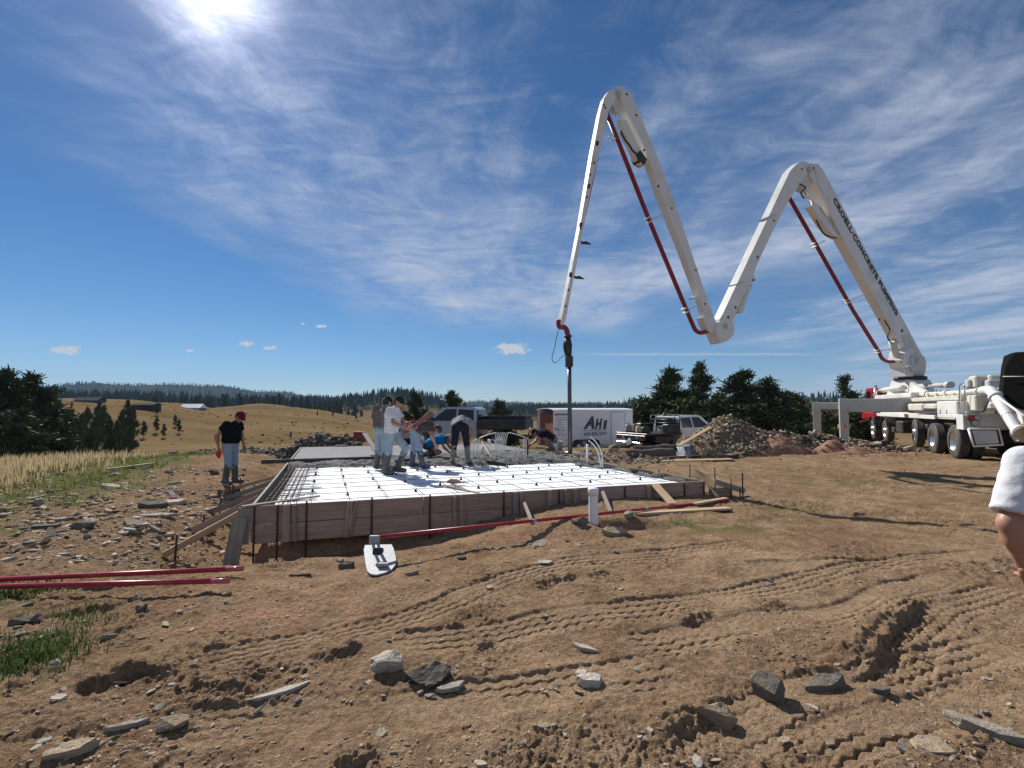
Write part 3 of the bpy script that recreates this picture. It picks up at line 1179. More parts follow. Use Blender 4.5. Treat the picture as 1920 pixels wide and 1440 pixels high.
# near left corner: end boards, post, and kickers out to stakes
cA, cdd, cnn, cL = side_dirs[0]
corner = Vector((FL.x, FL.y, 0))
e0 = corner - fdir * 0.10 + fnrm * 0.06
board("end_board", e0 + Vector((0, 0, zrow(1) - 0.12)) - fdir * 0.03, e0 + Vector((0, 0, ZF - 0.01)), 0.17, 0.036, W_GREY, form, up=fnrm)
e1 = corner - fdir * 0.15 + fnrm * 0.10
e1b = e1 - fdir * 0.08 + fnrm * 0.12
board("leaning_board", Vector((e1b.x, e1b.y, gz0(e1b.x, e1b.y) - 0.02)), Vector((e1.x, e1.y, ZF - 0.13)), 0.19, 0.03, W_GREY, form, up=fnrm)
board("corner_tie", corner - fdir * 0.14 + fnrm * 0.07 + Vector((0, 0, ZF + 0.012)), corner + fdir * 0.85 - fnrm * 0.38 + Vector((0, 0, ZF + 0.03)), 0.08, 0.02, W_GREY, form)
for b0, px, py, w, mt in ((0.03, 305, 1046, 0.085, W_NEW), (0.09, 361, 998, 0.10, W_FORM), (0.16, 397, 962, 0.10, W_FORM), (0.33, 440, 918, 0.07, W_NEW), (0.25, 424, 938, 0.085, W_GREY)):
    t0 = cA + cdd * (b0 * cL) + cnn * 0.06
    t0.z = ZF - 0.06
    g0 = gpt(px, py, 0.03)
    board("kicker", g0, t0, 0.036, w, mt, form)
    sp = g0 + (t0 - g0).normalized() * 0.10 + Vector((0.03, 0.03, 0))
    MB().cyl((sp.x, sp.y, g0.z - 0.15), (sp.x + 0.02, sp.y, g0.z + 0.24), 0.014, n=8).build("stake", M_STEEL, form, True)
for b0 in (0.06, 0.14, 0.22, 0.30, 0.42):
    s0 = cA + cdd * (b0 * cL) + cnn * 0.30
    MB().cyl((s0.x, s0.y, gz0(s0.x, s0.y) - 0.1), (s0.x, s0.y, gz0(s0.x, s0.y) + 0.28), 0.014, n=8).build("stake", M_STEEL, form, True)
# near right corner: wide braces and stakes
rc = Vector((FR.x, FR.y, 0))
q0, q1 = P(1296, 884, FR.y + 0.35), P(1341, 908, FR.y - 0.25)
board("brace", q0, q1, 0.036, 0.16, W_NEW, form)
q0, q1 = P(1340, 903, FR.y - 0.2), P(1396, 921, FR.y - 0.1)
board("brace", q0, q1, 0.036, 0.10, W_GREY, form)
q0, q1 = P(1330, 925, FR.y - 0.15), P(1372, 921, FR.y - 0.1)
board("brace", q0, q1, 0.036, 0.16, W_FORM, form)
for px, py, h in ((1341, 932, 0.55), (1371, 935, 0.36), (1393, 934, 0.46), (1294, 905, 0.42), (1388, 938, 0.2)):
    g = gpt(px, py, 0)
    MB().cyl((g.x, g.y, g.z - 0.1), (g.x, g.y, g.z + h), 0.013, n=8).build("stake", M_STEEL, form, True)
# stakes along the far right side
rA, rdd, rnn, rL = side_dirs[1]
for b0 in (0.12, 0.25, 0.36, 0.5):
    s0 = rA + rdd * (b0 * rL) + rnn * 0.07
    MB().cyl((s0.x, s0.y, gz0(s0.x, s0.y) - 0.1), (s0.x, s0.y, ZF + 0.05), 0.014, n=8).build("stake", M_STEEL, form, True)

# foam insulation: sheets laid side by side inside the form
ZFOAM = 0.235


def pour_front(a):
    return 0.455 - 0.10 * a + 0.010 * math.sin(a * 9)


cols_a = [0.030 + i * (1.22 / front_L) for i in range(6)] + [0.965]
nb = 0
for i in range(len(cols_a) - 1):
    a0, a1 = cols_a[i] + 0.0004, cols_a[i + 1] - 0.0004
    b0 = 0.004 if i % 2 else -0.108
    while b0 < 0.60:
        lo, hi = max(b0, 0.004), min(b0 + 2.44 / 10.9, 0.60)
        if hi - lo > 0.01:
            dzf = RNG.uniform(-0.002, 0.002)
            vs = [SF(a0, lo, ZFOAM + dzf), SF(a1, lo, ZFOAM + dzf), SF(a1, hi - 0.0006, ZFOAM + dzf), SF(a0, hi - 0.0006, ZFOAM + dzf)]
            o = MB().prism(vs, (0, 0, -0.10)).build("foam_sheet", M_FOAM)
            tag(o, "flat white foam insulation sheet laid under the rebar inside the form", "foam sheet", "white foam sheets inside the slab form")
        b0 += 2.44 / 10.9
# rebar grid on chairs
mat_t = thing("rebar_grid", "thin rusty rebar grid tied over the white foam", "rebar", SF(0.5, 0.25, ZFOAM))
ZR = ZFOAM + 0.055


def bar(p0, p1, r=0.005, sag=0.0):
    n = 6
    pts = []
    for i in range(n + 1):
        t = i / n
        p = p0.lerp(p1, t)
        p.z += sag * math.sin(t * 9 + p0.x * 5) + RNG.uniform(-0.003, 0.003)
        pts.append(p)
    MB().tube(pts, r, 5).build("rebar", M_REBAR, mat_t, True)


nlong = 10
for i in range(nlong):
    b = 0.022 + i * 0.0515
    bar(SF(0.012, b, ZR), SF(0.985, b + RNG.uniform(-0.004, 0.004), ZR), sag=0.004)
na = 13
for i in range(na):
    a = 0.095 + i * (0.88 / (na - 1))
    bar(SF(a, 0.01, ZR + 0.013), SF(a + RNG.uniform(-0.008, 0.008), 0.54, ZR + 0.013), sag=0.004)
for i in range(6):                               # edge beam bars in the trench at the left
    bar(SF(0.012 + 0.011 * i, 0.01, ZR - 0.03 + 0.02 * (i % 3)), SF(0.014 + 0.011 * i, 0.50, ZR - 0.05 + 0.03 * (i % 2)), 0.009, 0.012)
for i in range(26):                              # ties across the trench, bent down
    b = 0.02 + i * 0.018
    p0, p1 = SF(0.006, b, ZR - 0.16), SF(0.085 + RNG.uniform(-0.01, 0.03), b + RNG.uniform(-0.008, 0.008), ZR + 0.01)
    pm = SF(0.012, b, ZR + 0.005)
    MB().tube([p0, pm, p1], 0.006, 5).build("tie_bar", M_REBAR, mat_t, True)
for i in range(na):
    for j in range(nlong):
        if (i + j) % 2 == 0 and 0.03 < 0.022 + j * 0.0515 < 0.47:
            p = SF(0.095 + i * (0.88 / (na - 1)), 0.026 + j * 0.0515, ZFOAM)
            MB().cyl(p, p + Vector((0, 0, 0.05)), 0.03, 0.012, 8).build("bar_chair", M_BLACK, mat_t, True)

# the poured concrete: lumpy front, smoother behind
def build_concrete():
    na_, nb_ = 210, 190
    A = np.linspace(0.004, 0.996, na_)
    V = np.zeros((nb_, na_, 3))
    for ia, a in enumerate(A):
        f = pour_front(a) + 0.014 * fbm(np.array([a * 14.0]), np.array([3.0]), 3)[0]
        bs = f + (0.995 - f) * (np.linspace(0, 1, nb_) ** 1.7)
        for ib in range(nb_):
            p = SF(a, bs[ib], 0)
            V[ib, ia] = (p.x, p.y, (bs[ib] - f) * 10.9)
    x, y, dist = V[..., 0], V[..., 1], V[..., 2].copy()
    rise = sstep(dist, 0.0, 0.22)
    lump = fbm(x * 1.6, y * 2.6, 3) * 0.05 + (np.abs(fbm(x * 3.4, y * 5.0, 2)) - 0.25) * 0.045 + fbm(x * 17, y * 17, 2) * 0.008
    lf = 1 - sstep(dist + 0.7 * fbm(x * 0.8, y * 0.8, 2) * sstep(x, -4.5, -2.5), 0.9 + 1.6 * sstep(x, -4.8, -1.5), 1.7 + 2.3 * sstep(x, -4.8, -1.5))
    z = ZFOAM + 0.01 + (ZF - 0.012 - ZFOAM) * rise + lump * np.clip(lf, 0.02, 1) * (0.3 + 0.7 * rise) + 0.004 * fbm(x * 2, y * 2, 2)
    V[..., 2] = z
    me = bpy.data.meshes.new("concrete")
    vs = V.reshape(-1, 3)
    i = np.arange(nb_ - 1)[:, None] * na_
    j = np.arange(na_ - 1)[None, :]
    q = np.stack([i + j, i + j + 1, i + na_ + j + 1, i + na_ + j], -1).reshape(-1, 4)
    me.from_pydata(vs.tolist(), [], q.tolist())
    me.materials.append(M_CONC)
    me.materials.append(M_CONCS)
    fl = lf.reshape(-1)[q].mean(1)
    me.polygons.foreach_set("material_index", (fl < 0.10).astype(np.int32))
    me.polygons.foreach_set("use_smooth", np.ones(len(q), bool))
    me.update()
    o = add_obj("concrete_slab", me)
    tag(o, "fresh grey concrete slab, lumpy at its wet front and screeded smooth behind", "concrete slab")
    # spilled concrete against the right-hand boards
    for k, (a, b, s) in enumerate(((0.975, 0.05, 0.22), (0.96, 0.12, 0.20), (0.975, 0.2, 0.22), (0.95, 0.27, 0.28), (0.985, 0.10, 0.12), (0.93, 0.31, 0.24))):
        p = SF(a, b, ZFOAM + 0.01)
        mb = MB()
        n = 18
        vs = [p + Vector((0, 0, 0.055))]
        for ring, rr in ((1, 0.5), (2, 1.0)):
            for q_ in range(n):
                t = 2 * math.pi * q_ / n
                w = s * rr * (0.8 + 0.35 * math.sin(3 * t + k) + RNG.uniform(-0.15, 0.15))
                vs.append(p + rdd * (w * 1.9 * math.sin(t)) + fdir * (w * 0.5 * math.cos(t)) + Vector((0, 0, (0.05 + RNG.uniform(-.02, .03)) if ring == 1 else 0.002)))
        fs = [(0, 1 + q_, 1 + (q_ + 1) % n) for q_ in range(n)] + [(1 + q_, 1 + n + q_, 1 + n + (q_ + 1) % n, 1 + (q_ + 1) % n) for q_ in range(n)]
        o = mb.add(vs, fs, 0, True).build("concrete_splash", M_CONC)
        fix_normals(o.data)
        tag(o, "low splash of spilled grey concrete beside the right-hand form boards", "concrete", "concrete splashes along the form")


build_concrete()
# straight edge timbers resting along the pour
o = board("screed_timber", P(490, 866, 12.35) + Vector((0, 0, 0)), P(722, 858.5, 13.4), 0.09, 0.10, W_DARK)
tag(o, "long dark screed timber lying along the edge of the smooth slab", "timber")
o = board("screed_timber", P(742, 866, 12.3), P(775, 862, 12.6), 0.09, 0.11, W_DARK)
tag(o, "short dark timber block at the wet concrete behind the striding man's boots", "timber")
o = board("slide_board", P(683, 812, 15.0), P(708, 850, 13.6), 0.14, 0.03, W_GREY)
tag(o, "grey plank leaning at the slab edge behind the man in the white shirt", "plank")
o = board("scrap_lath", P(832, 910, 9.0), P(898, 925, 8.35), 0.07, 0.02, W_FORM)
tag(o, "thin brown lath lying over the front edge onto the foam", "lath")
o = board("scrap_lath", P(845, 905, 9.3), P(880, 922, 8.5), 0.05, 0.02, W_GREY)
tag(o, "greyish splintered lath lying on the foam across a brown lath", "lath")
mbg = MB()
gl = P(845, 907, 9.25)
mbg.tube([gl + Vector((-0.08, 0, 0.03)), gl + Vector((0.0, 0.02, 0.05)), gl + Vector((0.12, 0, 0.045)), gl + Vector((0.2, -0.02, 0.03))], [0.02, 0.05, 0.045, 0.02], 8)
for k in range(4):
    mbg.tube([gl + Vector((0.18, -0.03 + 0.02 * k, 0.03)), gl + Vector((0.25 + 0.015 * (k % 2), -0.035 + 0.024 * k, 0.022))], [0.012, 0.010], 6)
o = mbg.build("work_glove", mat("tan_leather", (0.42, 0.28, 0.20), 0.8))
tag(o, "crumpled tan work glove lying on the laths on the foam", "glove")

# tubing standing out of the concrete
pex = thing("heating_tubes", "bundle of white plastic tubes arching out of the wet concrete on a rack", "tubing", SF(0.62, 0.55, ZF))


def tubepx(pts, d, r=0.013, parent=pex, m=M_PEX, name="tube", n=6):
    pp = [P(x, y, d) for x, y in pts]
    return MB().tube(spline(pp, 14), r, n).build(name, m, parent, True)


DT = 13.6
for (bx, tx, ty) in ((880, 892, 823), (887, 894.5, 822.5), (894, 899, 821.5)):
    tubepx([(bx, 853), (bx + 1, 840), ((bx + tx) / 2 + 1, 828), (tx, ty)], DT)
for i in range(7):
    tubepx([(933 + i * 2.0, 852), (931 + i * 2.6, 838), (929.5 + i * 3.4, 818 + 0.4 * i), (931 + i * 3.7, 811)], DT + 0.04 * i, 0.0105)
tubepx([(899, 821.5), (915, 815), (931, 811)], DT, 0.016)
tubepx([(954, 811), (970, 815), (985, 820)], DT + 0.2, 0.016)
tubepx([(923, 823), (928, 829), (929.5, 840), (929, 856)], DT - 0.4)
tubepx([(930, 858), (922, 848), (905, 829)], DT - 0.6, 0.02)
for bx, d in ((965, 13.3), (972.5, 13.5), (982, 13.6), (987, 13.7)):
    tubepx([(bx, 856), (bx + 0.5, 838 if bx < 980 else 823)], d, 0.022 if bx < 980 else 0.014)
post = thing("pipe_post", "bent dark pipe standing up beside the white tubes in the slab", "pipe", SF(0.7, 0.56, ZF))
tubepx([(989.5, 853), (989, 833), (990, 818), (994, 805)], 13.6, 0.022, post, M_STEEL, "stem")
tubepx([(994, 805.5), (993.5, 801)], 13.6, 0.022, post, M_PVC, "tip")
MB().box(P(987, 822, 13.58), (0.13, 0.05, 0.06), bev=0.01).build("clamp", M_ALU, post, True)
for k, (px, lab) in enumerate(((905, "white plastic pipe stub standing in wet concrete left of the tube bundle"), (918, "pale round pipe end capped beside the tube rack"))):
    mb = MB().cyl(P(px + (0 if k == 0 else -1), 852 if k == 0 else 833, 14.2), P(px, 836 if k == 0 else 824, 14.2), 0.05, n=14)
    tag(mb.build("pipe_stub", M_PVC), lab, "pipe")
# thin tubes and stub rising by the right-hand boards
o = thing("loose_tubes", "two white plastic tubes curving up beside the right form board", "tubing", SF(0.985, 0.27, ZFOAM))
tubepx([(1127, 876), (1122, 850), (1114, 835), (1104, 826)], 11.6, 0.013, o)
tubepx([(1130, 876), (1128, 850), (1120, 832), (1108, 819)], 11.5, 0.013, o)
o = MB().cyl(P(1101, 868, 12.2), P(1101.5, 833, 12.2), 0.030, n=12).build("pipe_stub", M_PVC)
tag(o, "slim white pipe stub standing by the right form board beside curving tubes", "pipe")
lv = thing("white_pipe_run", "low run of white plastic pipe on stubs behind the wet concrete", "pipe", P(1070, 851, 16))
MB().cyl(P(1037, 847, 16.4), P(1098, 851, 15.2), 0.045, n=12).build("pipe", M_PVC, lv, True)
MB().cyl(P(1043, 846, 16.2), P(1043, 832, 16.2), 0.035, n=10).build("stub", M_PVC, lv, True)
MB().cyl(P(1057, 848, 16.0), P(1057, 842, 16.0), 0.035, n=10).build("stub", M_PVC, lv, True)

# come-along lying at the concrete front
ca = thing("concrete_rake", "concrete placing rake resting with its blade on the pour front", "rake", P(930, 870, 12.0))
MB().prism([P(908, 862, 12.1), P(948, 869, 12.0), P(948, 875, 11.95), P(915, 871, 12.0)], (0.02, -0.04, 0)).build("blade", M_STEEL, ca, True)
MB().tube([P(930, 867, 12.05), P(918, 853, 13.2), P(904, 828, 14.3)], 0.02, 8).build("handle", W_NEW, ca, True)

# the clean-out pipe in front of the form
pv = thing("cleanout_pipe", "upright white plastic clean-out pipe with cap in the foreground spoil", "pipe", PIPE)
pz = gz0(PIPE.x, PIPE.y) - 0.12
ztop = P(1113, 915, PIPE.y).z
mb = MB().lathe([(0, 0.066), (ztop - 0.03 - pz, 0.066)], Matrix.Translation((PIPE.x, PIPE.y, pz)) @ Matrix.Rotation(-math.pi / 2, 4, 'Y'), 28)
mb.build("pipe", M_PVC, pv, True)
mb = MB().lathe([(-0.10, 0.067), (-0.10, 0.0755), (-0.012, 0.0755), (0.0, 0.068), (0.0, 0.0)], Matrix.Translation((PIPE.x, PIPE.y, ztop)) @ Matrix.Rotation(-math.pi / 2, 4, 'Y'), 28)
mb.build("cap", M_PVC, pv, True)

# bull float with its long red pole
fl = thing("bull_float", "aluminium bull float with a long red pole lying before the form", "float", G(712, 1058, 0.0))
FD = 5.35
pa, pb = P(700, 1008, FD), P(1366, 938, 8.75)
MB().tube([pa, pa.lerp(pb, 0.33), pa.lerp(pb, 0.66), pb], 0.022, 12).build("pole", M_RED, fl, True)
for t in (0.335, 0.67):
    q = pa.lerp(pb, t)
    MB().cyl(q - (pb - pa).normalized() * 0.03, q + (pb - pa).normalized() * 0.03, 0.0235, n=12).build("joint", M_ALU, fl, True)
g_f = gz0(P(712, 1050, 5.2).x, 5.2)
bl = [(684, 1029), (682, 1036), (686, 1058), (689, 1066), (695, 1070), (706, 1071), (722, 1068), (735, 1063), (742, 1056), (743, 1050), (738, 1034), (734, 1028)]
poly = []
for x, y in bl:
    q = G(x, y, 0.06 + 0.0)
    q.z = 0.045 + 0.10 * (q.y - 5.1)
    poly.append(q)
MB().prism(poly, (0, 0, -0.016)).build("blade", M_ALU, fl, True)
MB().box(P(702, 1012, FD - 0.02), (0.11, 0.05, 0.09), bev=0.008).build("bracket", M_ALU, fl, True)
MB().tube([P(699, 1015, FD - 0.03), P(702, 1034, FD - 0.08), P(712, 1058, FD - 0.25)], 0.016, 8).build("yoke_arm", M_ALU, fl, True)
MB().tube([P(708, 1015, FD - 0.03), P(712, 1034, FD - 0.08), P(724, 1056, FD - 0.25)], 0.016, 8).build("yoke_arm", M_ALU, fl, True)
MB().box(P(709, 1034, FD - 0.09), (0.10, 0.10, 0.06), bev=0.012).build("swivel", M_BLACK, fl, True)
MB().box(P(718, 1058, FD - 0.27), (0.11, 0.05, 0.03), bev=0.005).build("clamp_bar", M_ALU, fl, True)
# two more red poles lying at the left
for (xa, ya, xb, yb, d0, d1, lab) in ((-60, 1089, 456, 1066, 4.62, 4.90, "red pole at the left on the dirt, the one nearer the form"),
                                      (-60, 1101, 430, 1089, 4.42, 4.50, "red pole at the left on the dirt, the one farther from the form")):
    a_, b_ = P(xa, ya, d0), P(xb, yb, d1)
    o = thing("float_pole", lab, "pole", b_)
    MB().tube([a_, a_.lerp(b_, 0.5), b_], 0.024, 12).build("tube", M_RED, o, True)
    e = (b_ - a_).normalized()
    MB().cyl(b_ - e * 0.16, b_ + e * 0.002, 0.0252, n=12).build("sleeve", mat("pale_red_sleeve", (0.50, 0.11, 0.12), 0.3), o, True)

# loose lumber
def plank(label, x0, y0, d0, x1, y1, d1, w=0.14, t=0.036, m=W_NEW, roll=0.0, name="plank"):
    o = board(name, P(x0, y0, d0), P(x1, y1, d1), w, t, m, None, roll=roll)
    tag(o, label, "plank")
    return o


def gplank(label, x0, y0, x1, y1, w=0.14, t=0.036, m=W_NEW, lift=0.0):
    a, b = GG(x0, y0), GG(x1, y1)
    a.z += t / 2 + 0.015 + lift
    b.z += t / 2 + 0.015 + lift
    o = board("plank", a, b, w, t, m, None)
    tag(o, label, "plank")
    return o


gplank("bright new plank lying flat in front of the right end of the form", 1190, 967, 1368, 957, 0.15)
gplank("short pale plank offcut just behind the red pole's far end", 1300, 949, 1362, 938, 0.10)
gplank("long pale plank on the ground between gravel pile and form, front one", 1196, 868, 1372, 863, 0.26)
gplank("long pale plank on the ground between gravel pile and form, rear one", 1205, 863, 1424, 849, 0.26, 0.04, W_NEW, 0.03)
plank("pale plank leaning on the flank of the gravel pile", 1272, 836, 16.2, 1333, 801, 16.9, 0.20)
gplank("short pale plank end resting on the long planks by the gravel", 1365, 859, 1392, 855, 0.2, 0.04, W_NEW, 0.07)
gplank("bleached plank lying in the green grass left of the rocky ground", 200, 886, 290, 874, 0.10, 0.04, W_NEW, 0.05)
gplank("thin lath lying on the dirt beyond the form's left kickers", 505, 856, 540, 851, 0.06, 0.02, W_FORM)
gplank("dark weathered plank lying flat among slate at the left", 62, 993, 110, 990, 0.10, 0.04, W_DARK)
plank("brown plank stub lying at the slab's far left edge", 628, 836, 17.6, 650, 835.5, 17.6, 0.18, 0.05, W_FORM)

# ------------------------------------------------------------------ concrete pump truck with its folded-out boom
M_WHITE = mat("white_truck_paint", (0.70, 0.69, 0.655), 0.38, 0, 0.06, 1.2, stain=(0.42, 0.40, 0.36), stain_amt=0.45)
M_CREAM = mat("cream_truck_paint", (0.60, 0.57, 0.49), 0.42, 0, 0.10, 1.5, stain=(0.36, 0.33, 0.28), stain_amt=0.5)
M_GREYP = mat("dusty_grey_paint", (0.46, 0.45, 0.43), 0.55, 0, 0.12, 1.5, stain=(0.27, 0.255, 0.235), stain_amt=0.6)
M_TYRE = mat("dusty_tyre", (0.060, 0.054, 0.048), 0.85, 0, 0.3, 8, 0.4, 70, stain=(0.17, 0.14, 0.11), stain_amt=0.6)
M_RIM = mat("polished_rim", (0.75, 0.75, 0.75), 0.28, 0.9, 0.1, 8, stain=(0.4, 0.36, 0.3), stain_amt=0.5)
M_DARK = mat("black_chassis", (0.028, 0.027, 0.026), 0.6, 0, 0.3, 6, stain=(0.10, 0.085, 0.07), stain_amt=0.4)
M_CABRED = mat("red_cab_paint", (0.42, 0.015, 0.02), 0.25, 0, 0.06, 2, coat=0.5)
M_CHROME = mat("chrome", (0.82, 0.82, 0.83), 0.12, 1.0, 0.04, 6)
M_GLASS = mat("dark_glass", (0.012, 0.014, 0.016), 0.06, 0, 0.05, 2)
M_LAMPR = mat("red_lamp_lens", (0.30, 0.012, 0.012), 0.25)
M_LAMPC = mat("clear_lamp_lens", (0.42, 0.41, 0.40), 0.2)
M_INK = mat("black_lettering", (0.015, 0.015, 0.017), 0.5, 0, 0.05, 3)
M_PIPER = mat("red_pump_pipe", (0.21, 0.010, 0.018), 0.42, 0, 0.2, 2, stain=(0.16, 0.06, 0.05), stain_amt=0.4)
M_ORANGE = mat("faded_orange_mark", (0.42, 0.20, 0.14), 0.7)

U2 = Vector((0.43, 0.90, 0)).normalized()
ROT_T = math.atan2(U2.y, U2.x)
N2 = Vector((-U2.y, U2.x, 0))                          # truck's left
w5 = Vector((13.88, 15.2, 0))
base = w5 - N2 * 1.22
BASEZ = gz0(w5.x, w5.y)
truck = thing("concrete_pump_truck", "white concrete pump truck with its long boom folded out over the slab", "pump truck", (base.x, base.y, BASEZ), ROT_T)
TINV = wm(truck).inverted()


def ray_plane(px, py, p0, n):
    r = ray(px, py)
    o = Vector((0, 0, EYE))
    return o + r * ((p0 - o).dot(n) / r.dot(n))


def TS(px, py, yl=1.22):
    """truck-local point where the sight line meets the plane y = yl"""
    w = ray_plane(px, py, base + N2 * yl, N2)
    return TINV @ w


def TR(px, py, s):
    w = ray_plane(px, py, base + U2 * s, U2)
    return TINV @ w


def sidebox(name, x0, y0, x1, y1, yl, depth, m, bev=0.015, parent=None):
    a, b = TS(x0, y0, yl), TS(x1, y1, yl)
    a2, b2 = TS(x0, y1, yl), TS(x1, y0, yl)
    s0, s1 = b.x, a.x
    zt, zb = (a.z + b2.z) / 2, (b.z + a2.z) / 2
    return MB().box(((s0 + s1) / 2, yl - depth / 2, (zt + zb) / 2), (abs(s1 - s0), depth, abs(zt - zb)), bev=bev).build(name, m, parent or truck)


# wheels -----------------------------------------------------------
TYRE_P = [(-0.15, 0.30), (-0.150, 0.40), (-0.135, 0.475), (-0.115, 0.512), (-0.095, 0.526), (-0.060, 0.530), (-0.058, 0.518), (-0.048, 0.518), (-0.046, 0.531), (-0.006, 0.533),
          (-0.005, 0.520), (0.005, 0.520), (0.006, 0.533), (0.046, 0.531), (0.048, 0.518), (0.058, 0.518), (0.060, 0.530), (0.095, 0.526), (0.115, 0.512), (0.135, 0.475), (0.150, 0.40), (0.15, 0.30)]


def wheel(parent, s, yc, z, side=1, yaw=0.0, scale=1.0, width=1.0, rim_m=None, dished=False):
    F = Matrix.Translation((s, yc, z)) @ Matrix.Rotation(yaw, 4, 'Z') @ Matrix.Rotation(math.pi / 2 * side, 4, 'Z') @ Matrix.Diagonal((scale * width, scale, scale, 1))
    M = wm(parent) @ F
    L = M.inverted()
    mb = MB().lathe(TYRE_P, None, 36)
    tw = add_obj("wheel", mb.mesh("tyre", M_TYRE), parent, M)
    o1 = -1 if dished else 1
    if dished:
        prof = [(0.13, 0.305), (0.12, 0.285), (-0.02, 0.27), (-0.06, 0.20), (-0.055, 0.13), (0.0, 0.12), (0.02, 0.09), (0.02, 0.0)]
    else:
        prof = [(0.13, 0.305), (0.12, 0.285), (0.07, 0.27), (0.095, 0.20), (0.105, 0.15), (0.105, 0.125), (0.165, 0.115), (0.185, 0.07), (0.185, 0.0)]
    rim = MB().lathe(prof, None, 30)
    for k in range(10):
        a = 2 * math.pi * k / 10
        xx = -0.035 if dished else 0.088
        c = Vector((xx, 0.222 * math.cos(a), 0.222 * math.sin(a)))
        rim.cyl(c - Vector((0.012, 0, 0)), c + Vector((0.012, 0, 0)), 0.033, n=8, mi=1)
    for k in range(10):
        a = 2 * math.pi * (k + 0.5) / 10
        xx = -0.05 if dished else 0.105
        c = Vector((xx, 0.145 * math.cos(a), 0.145 * math.sin(a)))
        rim.cyl(c, c + Vector((0.03, 0, 0)), 0.014, n=6)
    add_obj("rim", rim.mesh("rim", [rim_m or M_RIM, M_DARK]), tw, M)
    return tw


for s, dual, dz, yaw in ((0.0, True, 0, 0), (1.84, True, 0, 0.0), (3.75, False, 0.12, -0.10), (8.0, False, 0, 0), (10.3, False, 0, 0)):
    for sd in (1, -1):
        wheel(truck, s, sd * (1.22 - 0.15), 0.53 + dz, sd, yaw, 1.0, 1.0, None, dual)
        if dual:
            wheel(truck, s, sd * (1.22 - 0.15 - 0.34), 0.53, -sd, 0, 1.0, 1.0, None, True)
    MB().cyl((s, -0.9, 0.53 + dz), (s, 0.9, 0.53 + dz), 0.09, n=10).build("axle", M_DARK, truck)
# frame and decks ----------------------------------------------------
for sd in (1, -1):
    MB().box((4.9, sd * 0.43, 1.02), (11.6, 0.09, 0.30), bev=0.01).build("frame_rail", M_DARK, truck)
MB().box((4.0, 0, 1.27), (9.0, 1.5, 0.18), bev=0.02).build("subframe", M_CREAM, truck)
for s in (8.0, 10.3):
    for sd in (1, -1):
        mb = MB()
        n = 10
        vs = []
        for i in range(n + 1):
            a = math.radians(18 + 144 * i / n)
            for r_ in (0.64, 0.665):
                for yy in (sd * 0.88, sd * 1.26):
                    vs.append((s + r_ * math.cos(a), yy, 0.53 + r_ * math.sin(a)))
        fs = []
        for i in range(n):
            k = i * 4
            for q in ((0, 1, 5, 4), (2, 6, 7, 3), (0, 4, 6, 2), (1, 3, 7, 5)):
                fs.append(tuple(k + j for j in q))
        fs += [(0, 2, 3, 1), (n * 4, n * 4 + 1, n * 4 + 3, n * 4 + 2)]
        o = mb.add(vs, fs, 0).build("fender", M_DARK, truck)
        fix_normals(o.data)
MB().box((5.9, 0.95, 0.78), (0.9, 0.45, 0.5), bev=0.05).build("fuel_tank", M_DARK, truck)
MB().box((6.9, 0.95, 0.62), (0.5, 0.4, 0.22), bev=0.02).build("cab_step", M_DARK, truck)
sidebox("side_skirt", 1641, 776, 1752, 782.5, 1.20, 0.06, M_WHITE)
sidebox("side_skirt", 1757, 776, 1796, 783.5, 1.20, 0.06, M_WHITE)
sidebox("tool_box", 1756, 752, 1794, 776, 1.18, 0.55, M_WHITE, 0.025)
for px in (1762, 1774):
    sidebox("box_latch", px, 768, px + 1.2, 778, 1.19, 0.02, M_DARK, 0.003)
sidebox("water_tank", 1698, 757, 1729, 771, 1.15, 0.6, M_CREAM, 0.05)
sidebox("water_tank", 1731, 757, 1755, 768, 1.10, 0.6, M_CREAM, 0.05)
sidebox("deck_plate", 1632, 739.5, 1708, 748, 1.05, 1.9, M_WHITE, 0.03)
sidebox("air_tank", 1638, 726, 1686, 735, 0.85, 0.32, M_CREAM, 0.09)
sidebox("rail_box", 1700, 744, 1797, 752, 1.0, 0.25, M_CREAM, 0.02)
for px in (1736, 1752, 1768, 1784):
    sidebox("deck_bracket", px, 737, px + 3, 746, 0.85, 0.12, M_CREAM, 0.01)
for s_, L_ in ((0.9, 2.9), (3.4, 1.6), (5.6, 2.0), (8.9, 2.9)):  # dark boxes added under the truck to block light and deepen its shade
    MB().box((s_, 0, 0.72), (L_, 1.1, 0.42), bev=0.05).build("underbody_shade_box", M_DARK, truck)
for sd in (1, -1):  # flaps added along with the boxes to keep the underside dark
    MB().box((-0.72, sd * 0.95, 0.75), (0.02, 0.55, 0.6), bev=0.004).build("mud_flap", M_BLACK, truck)
# cab of the truck in front of the turret
cab = MB()
prof = [(10.6, 1.0), (10.6, 2.50), (10.75, 2.62), (11.9, 2.62), (12.25, 1.95), (12.9, 1.85), (13.05, 1.6), (13.05, 1.0)]
cab.prism([(x, 1.12, z) for x, z in prof], (0, -2.24, 0))
cab_o = cab.build("cab", M_CABRED, truck)
for sd in (1, -1):
    MB().prism([(10.85, sd * 1.125, 1.85), (10.85, sd * 1.125, 2.45), (11.75, sd * 1.125, 2.45), (12.05, sd * 1.125, 1.9)], (0, sd * 0.008, 0)).build("window", M_GLASS, cab_o)
MB().prism([(10.592, 0.8, 1.9), (10.592, -0.8, 1.9), (10.592, -0.8, 2.4), (10.592, 0.8, 2.4)], (-0.006, 0, 0)).build("window", M_GLASS, cab_o)
MB().cyl((10.4, 1.0, 1.1), (10.4, 1.0, 2.75), 0.07, n=12).build("exhaust_stack", M_CHROME, truck)
sidebox("red_bracket", 1620, 774, 1639, 784, 1.22, 0.1, M_CABRED)
